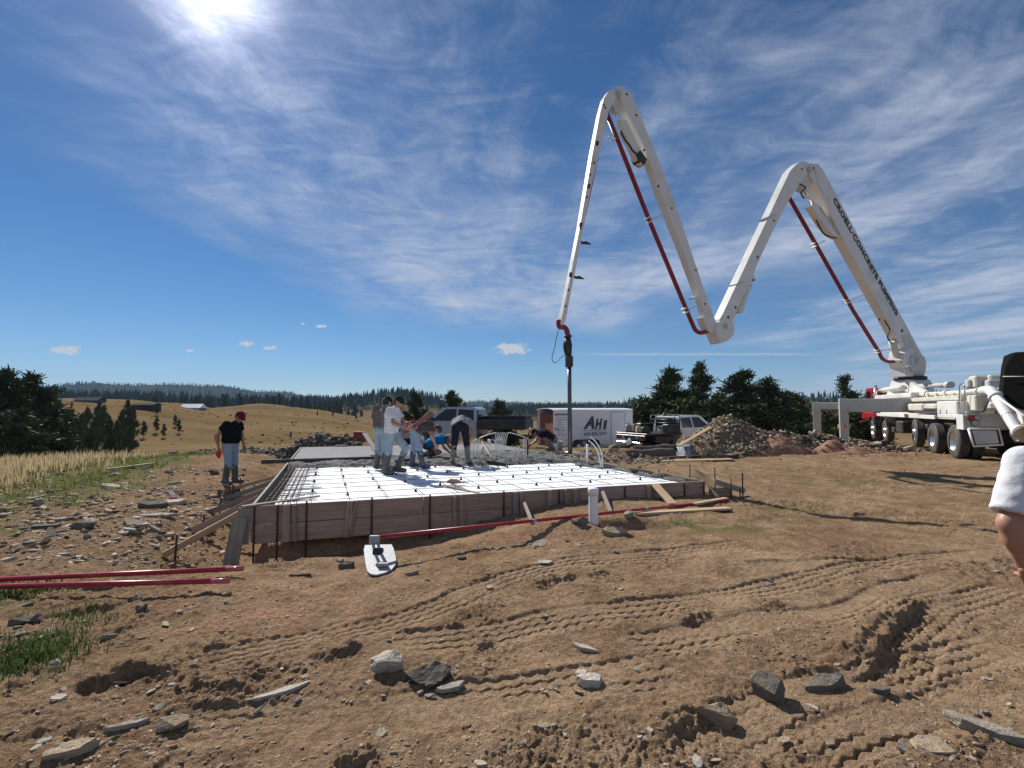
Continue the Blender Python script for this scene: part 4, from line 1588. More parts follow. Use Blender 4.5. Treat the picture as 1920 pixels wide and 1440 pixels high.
# delivery pipe along the deck and down to the hopper
yl = 0.72
dp = [TS(1724, 740, yl), TS(1760, 738.5, yl), TS(1800, 736.5, yl), TS(1843, 733, yl)]
MB().tube(dp, 0.085, 14).build("delivery_pipe", M_CREAM, truck)
for t in (1738, 1776, 1815, 1836):
    c = TS(t, 739.5 - (t - 1724) * 0.055, yl)
    MB().cyl(c - Vector((0.05, 0, 0)), c + Vector((0.05, 0, 0)), 0.112, n=14).build("pipe_clamp", M_WHITE, truck)
el = [TINV @ P(1843, 733, wm(truck).__matmul__(dp[-1]).y), TINV @ P(1856, 732, 13.9), TINV @ P(1868, 744, 13.5), TINV @ P(1888, 775, 13.0), TINV @ P(1910, 808, 12.55), TINV @ P(1928, 818, 12.3)]
MB().tube(spline(el, 30), 0.135, 16).build("elbow_pipe", M_WHITE, truck)
for k, t in ((2, 0.17), (4, 0.165)):
    MB().cyl(el[k] - (el[k + 1] - el[k]).normalized() * 0.04, el[k] + (el[k + 1] - el[k]).normalized() * 0.05, t, n=16).build("pipe_clamp", M_WHITE, truck)
k = el[3].lerp(el[4], 0.1)
MB().cyl(k, k + (el[4] - el[3]).normalized() * 0.07, 0.1375, n=16).build("paint_band", M_ORANGE, truck)
# rear end
SR = -0.92


def rearbox(name, x0, y0, x1, y1, s, depth, m, bev=0.01):
    a, b = TR(x0, y0, s), TR(x1, y1, s)
    zt, zb = max(a.z, b.z), min(a.z, b.z)
    a2, b2 = TR(x0, y1, s), TR(x1, y0, s)
    zt, zb = (a.z + b2.z) / 2, (a2.z + b.z) / 2
    return MB().box((s + depth / 2, (a.y + b.y) / 2, (zt + zb) / 2), (depth, abs(a.y - b.y), abs(zt - zb)), bev=bev).build(name, m, truck)


MB().box((SR + 0.30, 0, 1.16), (0.6, 2.40, 0.44), bev=0.02).build("rear_bumper", M_GREYP, truck)
MB().box((SR + 0.26, 1.215, 1.16), (0.5, 0.03, 0.46), bev=0.01).build("corner_plate", M_WHITE, truck)
rp = rearbox("lamp_plate", 1812.5, 776, 1884, 799, SR - 0.02, 0.03, M_GREYP, 0.006)
for px, py, m in ((1820.5, 784, M_LAMPR), (1832.5, 783, M_LAMPC), (1827, 793, M_LAMPC)):
    c = TR(px, py, SR - 0.02)
    ring = MB().cyl(c - Vector((0.03, 0, 0)), c, 0.085, n=18).build("tail_lamp", M_DARK, truck)
    MB().cyl(c - Vector((0.045, 0, 0)), c - Vector((0.02, 0, 0)), 0.072, n=18).build("lens", m, ring)
# folding rear step with mesh panel
sa, sb, sc, sd_ = TR(1816, 804, SR - 0.05), TR(1873, 804, SR - 0.05), TR(1880, 834, SR - 0.22), TR(1826, 837, SR - 0.22)
st = MB().tube([sa, sb, sc, sd_, sa], 0.035, 8).build("rear_step", M_WHITE, truck)
mb = MB()
ins = [sa.lerp(sc, 0.10), sb.lerp(sd_, 0.10), sc.lerp(sa, 0.10), sd_.lerp(sb, 0.10)]
mb.prism(ins, (0.012, 0, 0))
mb.build("step_mesh", M_GREYP, st)
MB().box((SR - 0.1, -0.6, 0.75), (0.12, 0.9, 0.14), bev=0.02).build("hopper_bracket", M_DARK, truck)
# hopper with the black splash guard
hop = MB()
hp = [(-0.95, 1.75), (-2.35, 1.75), (-2.1, 0.85), (-1.3, 0.62), (-1.0, 0.8)]
hop.prism([(x, 0.25, z) for x, z in hp], (0, -1.6, 0))
hopper = hop.build("hopper", M_WHITE, truck)
MB().box((-1.6, -0.55, 1.79), (1.3, 1.5, 0.06), bev=0.01).build("hopper_grate", M_DARK, hopper)
gA, gB = TR(1871, 690, -1.1), TR(1878, 664, -1.1)
g0 = TR(1883, 662, -1.2)
gp = [TINV @ P(1871, 745, 13.6), TINV @ P(1877, 690, 13.6), TINV @ P(1882, 668, 13.6), TINV @ P(1896, 662, 13.4), TINV @ P(1950, 660, 12.8), TINV @ P(1950, 780, 12.8), TINV @ P(1905, 765, 13.3)]
sg = MB().prism(gp, Vector((-0.25, 0.0, 0.0))).build("splash_guard", mat("black_guard", (0.006,0.006,0.006), 0.9, spec=0.1), truck)
fix_normals(sg.data)
MB().tube([TINV @ P(1868, 742, 13.2), TINV @ P(1915, 776, 12.5), TINV @ P(1940, 790, 12.2)], 0.03, 8).build("guard_bar", M_WHITE, truck)
MB().tube([TINV @ P(1880, 706, 13.35), TINV @ P(1945, 706, 12.7)], 0.012, 6).build("guard_bar", M_GREYP, truck)
# valve blocks and water box near the hopper
for (x0, y0, x1, y1, yy, m) in ((1826, 706, 1844, 727, 0.2, M_CREAM), (1858, 704, 1871, 714, -0.1, M_CREAM), (1820, 712, 1830, 727, 0.3, M_GREYP), (1852, 713, 1870, 726, 0.0, M_GREYP)):
    a, b = TS(x0, y0, yy), TS(x1, y1, yy)
    MB().box(((a.x + b.x) / 2, yy, (a.z + b.z) / 2), (abs(a.x - b.x) * 0.8, 0.35, abs(a.z - b.z)), Matrix.Identity(4), bev=0.04).build("valve_block", m, truck)
sidebox("oil_cooler", 1812, 741, 1829, 770, 0.9, 0.5, M_CREAM, 0.03)
sidebox("oil_tank", 1829, 752, 1860, 770, 0.7, 0.8, M_GREYP, 0.08)
for px in (1806, 1845):
    hp_ = [TS(px, 770, 0.8), TS(px + 6, 757, 0.85), TS(px + 10, 748, 0.8), TS(px + 22, 752, 0.7), TS(px + 30, 766, 0.65)]
    MB().tube(spline(hp_, 16), 0.022, 7).build("hydraulic_hose", M_BLACK, truck)
for px in (1799, 1807.5):
    pass
rl = [TS(1799.5, 775, 1.1), TS(1799.5, 735, 1.1), TS(1800.5, 723, 1.1), TS(1804, 720, 1.1), TS(1808, 723, 1.1), TS(1809.5, 735, 1.1), TS(1810.5, 775, 1.1)]
MB().tube(spline(rl, 30), 0.022, 8).build("grab_rail", M_CHROME, truck)
# stowed grey outrigger cylinders on the deck
MB().cyl(TS(1712, 725, 0.1), TS(1782, 721.5, 0.1), 0.10, n=14).build("stowed_cylinder", M_GREYP, truck)
MB().cyl(TS(1776, 721.5, 0.1), TS(1783, 721.5, 0.1), 0.125, n=14).build("cylinder_cap", M_GREYP, truck)
MB().box((TS(1722, 730, 0.1).x, 0.1, TS(1722, 728, 0.1).z), (1.2, 0.5, 0.16), bev=0.05).build("cylinder_cradle", M_GREYP, truck)
MB().box((TS(1740, 742, -0.2).x, -0.3, TS(1740, 741, -0.2).z), (4.4, 0.9, 0.2), bev=0.04).build("pump_cover", M_CREAM, truck)

# outriggers ------------------------------------------------------------
def outrigger(px, py_top, d, root, bw, bh, foot_py):
    head = P(px, py_top, d)
    ztop = head.z
    g = gz0(head.x, head.y)
    r = Vector((root[0], root[1], ztop - bh / 2))
    h0 = Vector((head.x, head.y, ztop - bh / 2))
    F = frame(h0, r - h0)
    L = (r - h0).length
    o = add_obj("outrigger_beam", MB().box((L / 2, 0, 0), (L, bw, bh), bev=0.02).mesh("outrigger_beam", M_GREYP), truck, F)
    lg = add_obj("outrigger_leg", MB().box((0, 0, (ztop + 0.02 + g + 0.45) / 2 - h0.z), (bw + 0.06, bw + 0.06, ztop + 0.02 - g - 0.45), bev=0.015).mesh("outrigger_leg", M_GREYP), truck, frame(h0, Vector((r - h0).xy.to_3d())))
    W = Vector((head.x, head.y, 0))
    MB().cyl((W.x, W.y, g + 0.02), (W.x, W.y, g + 0.6), bw * 0.36, n=14).build("ram", M_CHROME, lg, True)
    MB().cyl((W.x, W.y, g - 0.03), (W.x, W.y, g + 0.06), 0.3, 0.24, n=18).build("foot_plate", M_DARK, lg, True)
    MB().box((W.x, W.y, g + 0.95), (bw + 0.075, bw + 0.075, 0.16), Matrix.Identity(4)).build("paint_band", M_ORANGE, lg, True)
    for t in (0.25, 0.5, 0.75):
        c = F @ Vector((L * t, -bw / 2 - 0.0, 0.02))
        c2 = F @ Vector((L * t, -bw / 2 - 0.012, 0.02))
        c3 = F @ Vector((L * t, bw / 2 + 0.012, 0.02))
        MB().cyl(c3 if (c3.y < c2.y) else c2, F @ Vector((L * t, 0, 0.02)), 0.11, n=18).build("boss", M_GREYP, o, True)
    return o


outrigger(1581, 748, 20.6, ((wm(truck) @ Vector((4.9, 0.9, 0))).x, (wm(truck) @ Vector((4.9, 0.9, 0))).y), 0.26, 0.56, 835)
outrigger(1531, 755, 25.6, ((wm(truck) @ Vector((9.6, 0.9, 0))).x, (wm(truck) @ Vector((9.6, 0.9, 0))).y), 0.26, 0.34, 808)

# turret ----------------------------------------------------------------
tw = wm(truck) @ Vector((8.74, 0, 0))
TUR = Vector((tw.x, tw.y, 0))
Dt = TUR.y


def PT(px, py, dd=0.0):
    return P(px, py, Dt + dd)


ped = MB()
pz0, pz1 = BASEZ + 1.25, PT(1705, 713).z
ped.add([tuple(TUR + Vector((sx * 0.85, sy * 0.85, pz0))) for sx, sy in ((-1, -1), (1, -1), (1, 1), (-1, 1))] +
        [tuple(TUR + Vector((sx * 0.5, sy * 0.5, pz1))) for sx, sy in ((-1, -1), (1, -1), (1, 1), (-1, 1))],
        [(3, 2, 1, 0), (4, 5, 6, 7)] + [(i, (i + 1) % 4, 4 + (i + 1) % 4, 4 + i) for i in range(4)])
ped.build("pedestal", M_WHITE, truck, True)
brc = [TS(1718, 725, 0.55), TS(1725, 735, 0.75), TS(1760, 752, 0.8)]
MB().prism([TS(1706, 716, 0.62), TS(1722, 727, 0.62), TS(1760, 750, 0.62), TS(1748, 752, 0.62), TS(1718, 742, 0.62), TS(1704, 735, 0.62)], (0, -0.14, 0)).build("gusset", M_WHITE, truck)
MB().cyl((TUR.x, TUR.y, pz1), (TUR.x, TUR.y, pz1 + 0.16), 0.62, n=28).build("slew_ring", M_DARK, truck, True)
MB().cyl((TUR.x, TUR.y, pz1 + 0.16), (TUR.x, TUR.y, pz1 + 0.30), 0.50, n=28).build("slew_ring", M_GREYP, truck, True)
# boom plane
EPT = P(1050, 610, 13.0)
BDIR = Vector((EPT.x - TUR.x, EPT.y - TUR.y, 0)).normalized()
BNRM = Vector((BDIR.y, -BDIR.x, 0))
if BNRM.y > 0:
    BNRM = -BNRM                                        # side of the boom that faces the photographer


def BP(px, py, off=0.0):
    return ray_plane(px, py, TUR + BNRM * off, BNRM)


def slab_part(name, pts, w, m, parent=truck, off=0.0):
    poly = [BP(x, y) + BNRM * (off - w / 2) for x, y in pts]
    o = MB().prism(poly, BNRM * w).build(name, m, parent, True)
    fix_normals(o.data)
    return o


def dots(pts, r, w, parent, m=M_DARK):
    for x, y in pts:
        c = BP(x, y) + BNRM * (w / 2 - 0.01)
        MB().cyl(c, c + BNRM * 0.025, r, n=12).build("bolt_hole", m, parent, True)


tur = slab_part("turret", [(1683, 706), (1684, 690), (1679, 676), (1682, 662), (1690, 652), (1700, 660), (1714, 668), (1722, 680), (1720, 700), (1716, 708)], 0.62, M_WHITE)
MB().cyl(BP(1700, 676) - BNRM * 0.42, BP(1700, 676) + BNRM * 0.42, 0.17, n=16).build("pivot", M_GREYP, tur, True)
slab_part("hinge_ear", [(1690, 697), (1690, 672), (1702, 662), (1716, 672), (1716, 697)], 0.10, M_CREAM, tur, 0.34)
MB().tube([BP(1677, 700) + BNRM * 0.4, BP(1676, 690) + BNRM * 0.5, BP(1690, 684) + BNRM * 0.52], 0.05, 8).build("valve", M_CREAM, tur, True)
# four boom sections
S1 = [(1513, 309), (1527, 311), (1534, 322), (1723, 672), (1722, 684), (1712, 690), (1696, 672), (1678, 655), (1660, 628), (1541, 452), (1528, 420), (1519, 392), (1516, 362), (1507, 338), (1504, 318)]
S1 = [(1510, 310), (1526, 311), (1535, 323), (1723, 671), (1722, 683), (1713, 690), (1705, 676), (1692, 662), (1677, 642), (1666, 620), (1562, 432), (1547, 400), (1532, 372), (1519, 348), (1508, 328)]
sec1 = slab_part("boom_section", S1, 0.36, M_WHITE)
slab_part("stiffener_or_cutout", [(1517, 318), (1528, 320), (1556, 372), (1548, 384), (1524, 350)], 0.02, M_WHITE, sec1, 0.19)
slab_part("stiffener_or_cutout", [(1681, 632), (1695, 628), (1716, 668), (1710, 680), (1697, 668)], 0.02, M_CREAM, sec1, 0.19)
dots([(1517, 319), (1533, 338), (1683, 620), (1682, 622), (1712, 672), (1693, 640), (1640, 600)], 0.06, 0.36, sec1)
S2 = [(1492, 307), (1503, 306), (1513, 312), (1513, 322), (1500, 338), (1486, 358), (1470, 381), (1441, 437), (1411, 501), (1406, 516), (1410, 527), (1401, 533), (1389, 552), (1371, 592), (1362, 612), (1350, 622), (1342, 612), (1342, 600), (1348, 590), (1474, 324), (1484, 313)]
sec2 = slab_part("boom_section", S2, 0.30, M_WHITE)
dots([(1444, 416), (1413, 484), (1496, 320), (1405, 527), (1372, 578), (1358, 596)], 0.045, 0.30, sec2)
slab_part("strap", [(1430, 410), (1447, 402), (1449, 406), (1432, 414)], 0.32, M_CREAM, sec2)
slab_part("strap", [(1373, 534), (1386, 528), (1388, 532), (1375, 538)], 0.32, M_CREAM, sec2)
slab_part("hinge_plate", [(1331, 621), (1336, 606), (1352, 600), (1366, 607), (1367, 627), (1355, 640), (1342, 645)], 0.42, M_WHITE, sec2)
MB().cyl(BP(1350, 613) - BNRM * 0.23, BP(1350, 613) + BNRM * 0.23, 0.11, n=16).build("pivot", M_GREYP, sec2, True)
S3 = [(1150, 168), (1158, 166), (1178, 180), (1188, 200), (1192, 212), (1251, 357), (1309, 528), (1335, 600), (1342, 622), (1334, 630), (1324, 622), (1318, 600), (1311, 568), (1275, 470), (1235, 370), (1209, 296), (1198, 268), (1183, 240), (1170, 215), (1160, 192)]
sec3 = slab_part("boom_section", S3, 0.24, M_WHITE)
dots([(1170, 181), (1188, 220), (1202, 285), (1229, 352), (1254, 393), (1299, 508), (1316, 571), (1320, 595), (1328, 602)], 0.035, 0.24, sec3)
slab_part("hinge_plate", [(1312, 596), (1328, 590), (1340, 612), (1336, 626), (1322, 622)], 0.28, M_WHITE, sec3)
S4 = [(1152, 168), (1156, 178), (1147, 196), (1138, 212), (1130, 248), (1107, 345), (1090, 432), (1072, 520), (1057, 604), (1050, 612), (1048, 606), (1066, 520), (1084, 428), (1107, 292), (1122, 214), (1129, 188), (1138, 174)]
sec4 = slab_part("boom_section", S4, 0.17, M_WHITE)
dots([(1128, 200), (1131, 205), (1110, 308), (1103, 330), (1097, 372), (1085, 430), (1067, 520), (1062, 545), (1057, 575)], 0.03, 0.17, sec4)
for (x, y) in ((1117, 272), (1101, 352), (1086, 424), (1067, 517)):  # dark plates standing for side openings; the inner shade is in their colour
    slab_part("stiffener_or_cutout", [(x - 2.5, y - 5), (x + 2.5, y - 4), (x + 0.8, y + 4), (x - 3.8, y + 3)], 0.02, M_DARK, sec4, 0.09)
MB().cyl(BP(1155, 180) - BNRM * 0.14, BP(1155, 180) + BNRM * 0.14, 0.10, n=16).build("pivot", M_GREYP, sec3, True)
MB().cyl(BP(1509, 322) - BNRM * 0.21, BP(1509, 322) + BNRM * 0.21, 0.13, n=16).build("pivot", M_GREYP, sec1, True)
# cylinders and links
def ram(x0, y0, x1, y1, t, r, off=0.0, name="boom_cylinder"):
    a, b = BP(x0, y0) + BNRM * off, BP(x1, y1) + BNRM * off
    m = a.lerp(b, t)
    o = MB().cyl(a, m, r, n=14).build(name, M_CREAM, truck, True)
    MB().cyl(m, b, r * 0.55, n=12).build("rod", M_CHROME, o, True)
    return o


ram(1566, 442, 1508, 358, 0.62, 0.15, 0.0)
slab_part("cylinder_mount", [(1515, 388), (1528, 383), (1552, 420), (1572, 436), (1566, 448), (1552, 440), (1538, 424), (1524, 402)], 0.26, M_WHITE)
slab_part("link", [(1492, 342), (1500, 330), (1514, 330), (1518, 345), (1508, 362), (1497, 358)], 0.20, M_CREAM)
ram(1402, 530, 1364, 618, 0.62, 0.11)
slab_part("cylinder_mount", [(1399, 540), (1406, 534), (1395, 565), (1388, 587), (1377, 585), (1380, 578), (1387, 570)], 0.2, M_WHITE)
ram(1205, 312, 1150, 205, 0.55, 0.09)
slab_part("cylinder_mount", [(1160, 226), (1170, 228), (1186, 262), (1206, 298), (1200, 310), (1190, 300), (1178, 272), (1164, 248)], 0.2, M_WHITE)
slab_part("link", [(1146, 196), (1150, 186), (1160, 184), (1164, 200), (1158, 214), (1150, 212)], 0.14, M_CREAM)
ram(1672, 640, 1690, 690, 0.6, 0.14)
for pts in ([(1163, 245), (1172, 262), (1180, 272), (1186, 282), (1194, 290), (1198, 306)], [(1530, 412), (1543, 436), (1556, 444), (1568, 446)], [(1658, 600), (1668, 618), (1664, 632), (1672, 644)],
            [(1500, 345), (1510, 352), (1502, 362), (1508, 372)], [(1690, 680), (1700, 668), (1712, 672), (1718, 684)]):
    MB().tube(spline([BP(x, y, 0.2) for x, y in pts], 16), 0.028, 6).build("hydraulic_hose", M_BLACK, truck, True)
slab_part("valve_cover", [(1189, 292), (1194, 286), (1206, 302), (1203, 311), (1193, 304)], 0.3, M_DARK)
slab_part("mast_lamp", [(1296, 558), (1304, 555), (1305, 559), (1297, 562)], 0.2, M_WHITE)
# red delivery line
def redline(pts, r=0.075, n=12, name="boom_pipe"):
    return MB().tube([BP(x, y, 0.02) for x, y in pts], r, n).build(name, M_PIPER, truck, True)


def smooth_px(pts, n=10):
    return [(p.x, p.y) for p in spline([Vector((x, y, 0)) for x, y in pts], n)]


redline([(1478, 368), (1520, 441), (1600, 583), (1648, 660)] + smooth_px([(1648, 660), (1654, 672), (1664, 678), (1676, 678)], 9)[1:])
redline([(1139, 216), (1180, 318), (1216, 410), (1270, 540), (1298, 607)] + smooth_px([(1298, 607), (1305, 620), (1315, 624), (1326, 621)], 9)[1:], 0.068)
redline([(1143, 192), (1139, 214), (1128, 250), (1108, 345), (1096, 402)], 0.055)
redline([(1092, 420), (1072, 522), (1056, 604)], 0.05)
for (x0, y0, x1, y1) in ((1527, 460, 1546, 451), (1590, 564, 1620, 552), (1646, 658, 1674, 654), (1150, 258, 1166, 242), (1218, 412, 1240, 402), (1286, 582, 1306, 572), (1478, 366, 1492, 357)):
    br = MB().tube([BP(x0, y0), BP(x1, y1)], 0.025, 6).build("pipe_bracket", M_WHITE, truck, True)
    d_ = (BP(x0 + 3, y0 + 6) - BP(x0, y0)).normalized()
    for t in (-0.07, 0.07):
        c = BP(x0 - 2, y0) + d_ * t
        MB().cyl(c - d_ * 0.02, c + d_ * 0.02, 0.10, n=12).build("clamp", M_WHITE, br, True)
for (x, y) in ((1081, 455), (1068, 520)):
    hk = MB().tube(spline([BP(x - 1, y + 4), BP(x + 2, y - 1), BP(x + 9, y - 2), BP(x + 14, y + 2)], 12), 0.022, 6).build("hose_hook", M_DARK, truck, True)
    MB().tube([BP(x + 10, y + 1), BP(x + 17, y), BP(x + 27, y + 3)], [0.03, 0.05, 0.015], 8).build("tip", M_DARK, hk, True)
# end hose
DE = 13.0
hz = MB().tube(spline([P(1047, 600, DE), P(1049, 612, DE), P(1056, 613, DE), P(1062, 618, DE), P(1065, 630, DE)], 20), 0.072, 12).build("end_elbow", M_PIPER, truck, True)
MB().cyl(P(1064.8, 629, DE), P(1065, 632, DE), 0.11, n=14).build("coupling", M_DARK, hz, True)
MB().tube([P(1064, 633, DE), P(1066, 648, DE), P(1066, 668, DE)], [0.085, 0.10, 0.08], 12).build("end_hose", M_BLACK, truck, True)
MB().tube(spline([P(1060, 636, DE), P(1057.5, 650, DE), P(1061, 666, DE)], 10), 0.025, 6).build("safety_sling", M_DARK, truck, True)
MB().box(P(1067, 678, DE), (0.20, 0.2, 0.30), bev=0.02).build("pinch_valve", M_DARK, truck, True)
MB().tube([P(1067.5, 688, DE), P(1068, 740, DE), P(1068.5, 800, DE), P(1069, 851, DE)], [0.055, 0.055, 0.06, 0.062], 14).build("drop_pipe", mat("dull_steel_pipe", (0.10, 0.10, 0.105), 0.35, 0.7, 0.3, 3), truck, True)
MB().tube(spline([P(1047, 618, DE), P(1040, 650, DE), P(1035, 672, DE), P(1040, 680, DE), P(1047, 676, DE), P(1054, 668, DE), P(1061, 668, DE)], 36), 0.010, 5).build("cable", M_BLACK, truck, True)
# lettering down the first section
LP0, LP1 = BP(1553, 379), BP(1672, 594)
F = frame(LP0 + BNRM * 0.186, LP1 - LP0, BNRM)
if (F.to_3x3() @ Vector((0, 0, 1))).dot(BNRM) < 0:
    F = frame(LP0, LP1 - LP0, -BNRM)
t = text_mesh("lettering", "CROELL\u00b7CONCRETE PUMPING", 0.36, F, M_INK, sec1, 0.004, 0, 0.02, space=1.12)
bx = [v.co.x for v in t.data.vertices]
t.data.transform(Matrix.Diagonal(((LP1 - LP0).length / (max(bx) - min(bx)), 1, 1, 1)))

# ------------------------------------------------------------------ trailer, pickups and the clutter round them
M_TRW = mat("trailer_white", (0.74, 0.75, 0.78), 0.32, 0, 0.03, 1.0, stain=(0.55, 0.55, 0.56), stain_amt=0.3)
M_PLY = mat("red_brown_plywood", (0.20, 0.055, 0.035), 0.8, 0, 0.3, 3)
M_BLUE = mat("blue_plastic", (0.02, 0.045, 0.16), 0.45, 0, 0.1, 4)
M_SILVER = mat("silver_paint", (0.33, 0.36, 0.41), 0.26, 0.3, 0.04, 1.0, coat=0.5)
M_PWHITE = mat("white_pickup_paint", (0.72, 0.73, 0.74), 0.28, 0, 0.03, 1.0, coat=0.4)
M_BLK = mat("black_body_paint", (0.014, 0.014, 0.015), 0.4, 0, 0.2, 3, stain=(0.07, 0.06, 0.05), stain_amt=0.4)
M_TXT = mat("dark_print", (0.03, 0.03, 0.04), 0.6)
M_GTXT = mat("grey_print", (0.28, 0.29, 0.33), 0.6)

# enclosed trailer: local x along its length (rear at 0), y to its off side, z up
A_, B_ = P(1038, 838, 26.4), P(1187, 834, 28.4)
tdir = Vector((B_.x - A_.x, B_.y - A_.y, 0))
TLEN = tdir.length
TROT = math.atan2(tdir.y, tdir.x)
tz = -0.55
trl = thing("enclosed_trailer", "white enclosed cargo trailer with dark lettering, rear door open", "trailer", (A_.x, A_.y, tz), TROT)
TI = wm(trl).inverted()
TWD = 2.05


def TT(px, py, yl=0.0):
    w = ray_plane(px, py, Vector((A_.x, A_.y, 0)) + Vector((-math.sin(TROT), math.cos(TROT), 0)) * yl, Vector((-math.sin(TROT), math.cos(TROT), 0)))
    return TI @ w


ZB, ZT = TT(1100, 836).z, TT(1100, 766.5).z
ZB = TT(1160, 834.5).z
H = ZT - ZB
mb = MB()
mb.box((TLEN / 2, 0.015, ZB + H / 2), (TLEN, 0.03, H - 0.10), bev=0.004)
mb.build("side_wall", M_TRW, trl)
MB().box((TLEN / 2, TWD - 0.015, ZB + H / 2), (TLEN, 0.03, H - 0.10), bev=0.004).build("side_wall", M_TRW, trl)
MB().box((TLEN - 0.015, TWD / 2, ZB + H / 2), (0.03, TWD - 0.062, H - 0.10), bev=0.004).build("front_wall", M_TRW, trl)
MB().box((TLEN / 2, TWD / 2, ZB + 0.02), (TLEN - 0.1, TWD - 0.07, 0.06)).build("floor", M_DARK, trl)
rf = MB()
n = 12
vs, fs = [], []
for i in range(n + 1):
    t = i / n
    yy = -0.012 + (TWD + 0.024) * t
    zz = ZT - 0.05 + 0.09 * math.sin(math.pi * t) ** 0.6
    for xx in (-0.05, TLEN + 0.01):
        vs += [(xx, yy, zz), (xx, yy, zz - 0.035)]
for i in range(n):
    k = i * 4
    fs += [(k, k + 2, k + 6, k + 4), (k + 1, k + 5, k + 7, k + 3), (k, k + 4, k + 5, k + 1), (k + 2, k + 3, k + 7, k + 6)]
fs += [(0, 1, 3, 2), (n * 4, n * 4 + 2, n * 4 + 3, n * 4 + 1)]
o = rf.add(vs, fs).build("roof", M_TRW, trl)
fix_normals(o.data)
MB().box((TLEN / 2, -0.010, ZT - 0.065), (TLEN, 0.02, 0.05), bev=0.008).build("top_rail", M_CHROME, trl)
MB().box((TLEN / 2, -0.008, ZB + 0.03), (TLEN, 0.016, 0.08), bev=0.006).build("bottom_rail", M_ALU, trl)
MB().box((0.012, -0.006, ZB + H / 2), (0.05, 0.02, H - 0.12), bev=0.006).build("corner_post", M_TRW, trl)
MB().box((0.012, TWD + 0.004, ZB + H / 2), (0.05, 0.02, H - 0.12), bev=0.006).build("corner_post", M_BLK, trl)
MB().box((0.16, TWD / 2, ZB + H * 0.47), (0.03, TWD - 0.16, H * 0.80), bev=0.01).build("load_panel", M_PLY, trl)
# man door
da, db = TT(1146, 774).x, TT(1171, 774).x
dr = MB().box(((da + db) / 2, -0.008, ZB + H * 0.47), (db - da, 0.02, H * 0.86), bev=0.006).build("door", M_TRW, trl)
for xx in (da - 0.02, db + 0.02):
    MB().box((xx, -0.012, ZB + H * 0.47), (0.03, 0.026, H * 0.88), bev=0.004).build("door_frame", M_ALU, dr)
MB().box(((da + db) / 2, -0.012, ZB + H * 0.915), (db - da + 0.06, 0.026, 0.03), bev=0.004).build("door_frame", M_ALU, dr)
MB().box((da + 0.07, -0.03, ZB + H * 0.42), (0.04, 0.05, 0.11), bev=0.01).build("handle", M_CHROME, dr)
# fenders, wheels, tongue
for px in (1083, 1107):
    c = TT(px, 838)
    wheel(trl, c.x, -0.10, TT(1083, 837).z, -1, 0, 0.60, 0.75, M_RIM, False)
    wheel(trl, c.x, TWD + 0.02, TT(1083, 837).z, 1, 0, 0.60, 0.75, M_RIM, False)
fx0, fx1 = TT(1072, 830).x, TT(1122, 830).x
zt_ = TT(1090, 824).z
fp = [(fx0, zt_ - 0.30), (fx0 + 0.12, zt_ - 0.06), (fx0 + 0.25, zt_), (fx1 - 0.25, zt_), (fx1 - 0.12, zt_ - 0.06), (fx1, zt_ - 0.30), (fx1 - 0.05, zt_ - 0.30), (fx1 - 0.16, zt_ - 0.10), (fx1 - 0.28, zt_ - 0.045), (fx0 + 0.28, zt_ - 0.045), (fx0 + 0.16, zt_ - 0.10), (fx0 + 0.05, zt_ - 0.30)]
o = MB().prism([(x, -0.24, z) for x, z in fp], (0, 0.24, 0)).build("fender", M_DARK, trl)
fix_normals(o.data)
MB().tube([(TLEN, 0.4, ZB), (TLEN + 1.1, TWD / 2, ZB - 0.05), (TLEN, TWD - 0.4, ZB)], 0.05, 8).build("tongue", M_DARK, trl)
# print on the side
FT = wm(trl) @ Matrix.Translation((0, -0.001, 0)) @ Matrix.Rotation(math.pi / 2, 4, 'X')


def side_text(name, s, px, py, size, m, shear=0.0, bold=0.0, off=0.0, xs=1.0):
    q = TT(px, py)
    return text_mesh(name, s, size, wm(trl) @ Matrix.Translation((q.x, -0.004 - off, q.z)) @ Matrix.Rotation(math.pi / 2, 4, 'X'), m, trl, 0.002, shear, bold, xscale=xs)


def side_stripes(name, rows, m):
    """print too small to read: rows of broken dashes"""
    mb = MB()
    rr = random.Random(3)
    for (x0, x1, y, h) in rows:
        a, b = TT(x0, y).x, TT(x1, y).x
        zc = TT((x0 + x1) / 2, y).z
        x = a
        while x < b:
            w = rr.uniform(0.03, 0.10)
            w = min(w, b - x)
            mb.box((x + w / 2, -0.003, zc), (w, 0.006, h * rr.uniform(0.8, 1.1)))
            x += w + rr.choice((0.012, 0.012, 0.05))
    mb.build(name, m, trl)


side_text("lettering", "LANDSCAPING BUILD", 1038.6, 779, 0.155, M_TXT, 0, 0.006, xs=0.72)
side_stripes("small_print", [(1043, 1066, 783.2, 0.05), (1043, 1066, 787.2, 0.05), (1043, 1053, 792, 0.05), (1043.5, 1056, 796.7, 0.05), (1044, 1058, 801.3, 0.05), (1044.5, 1060, 806, 0.05),
                             (1045, 1052, 810.3, 0.05), (1045, 1064, 815, 0.05)], M_GTXT)
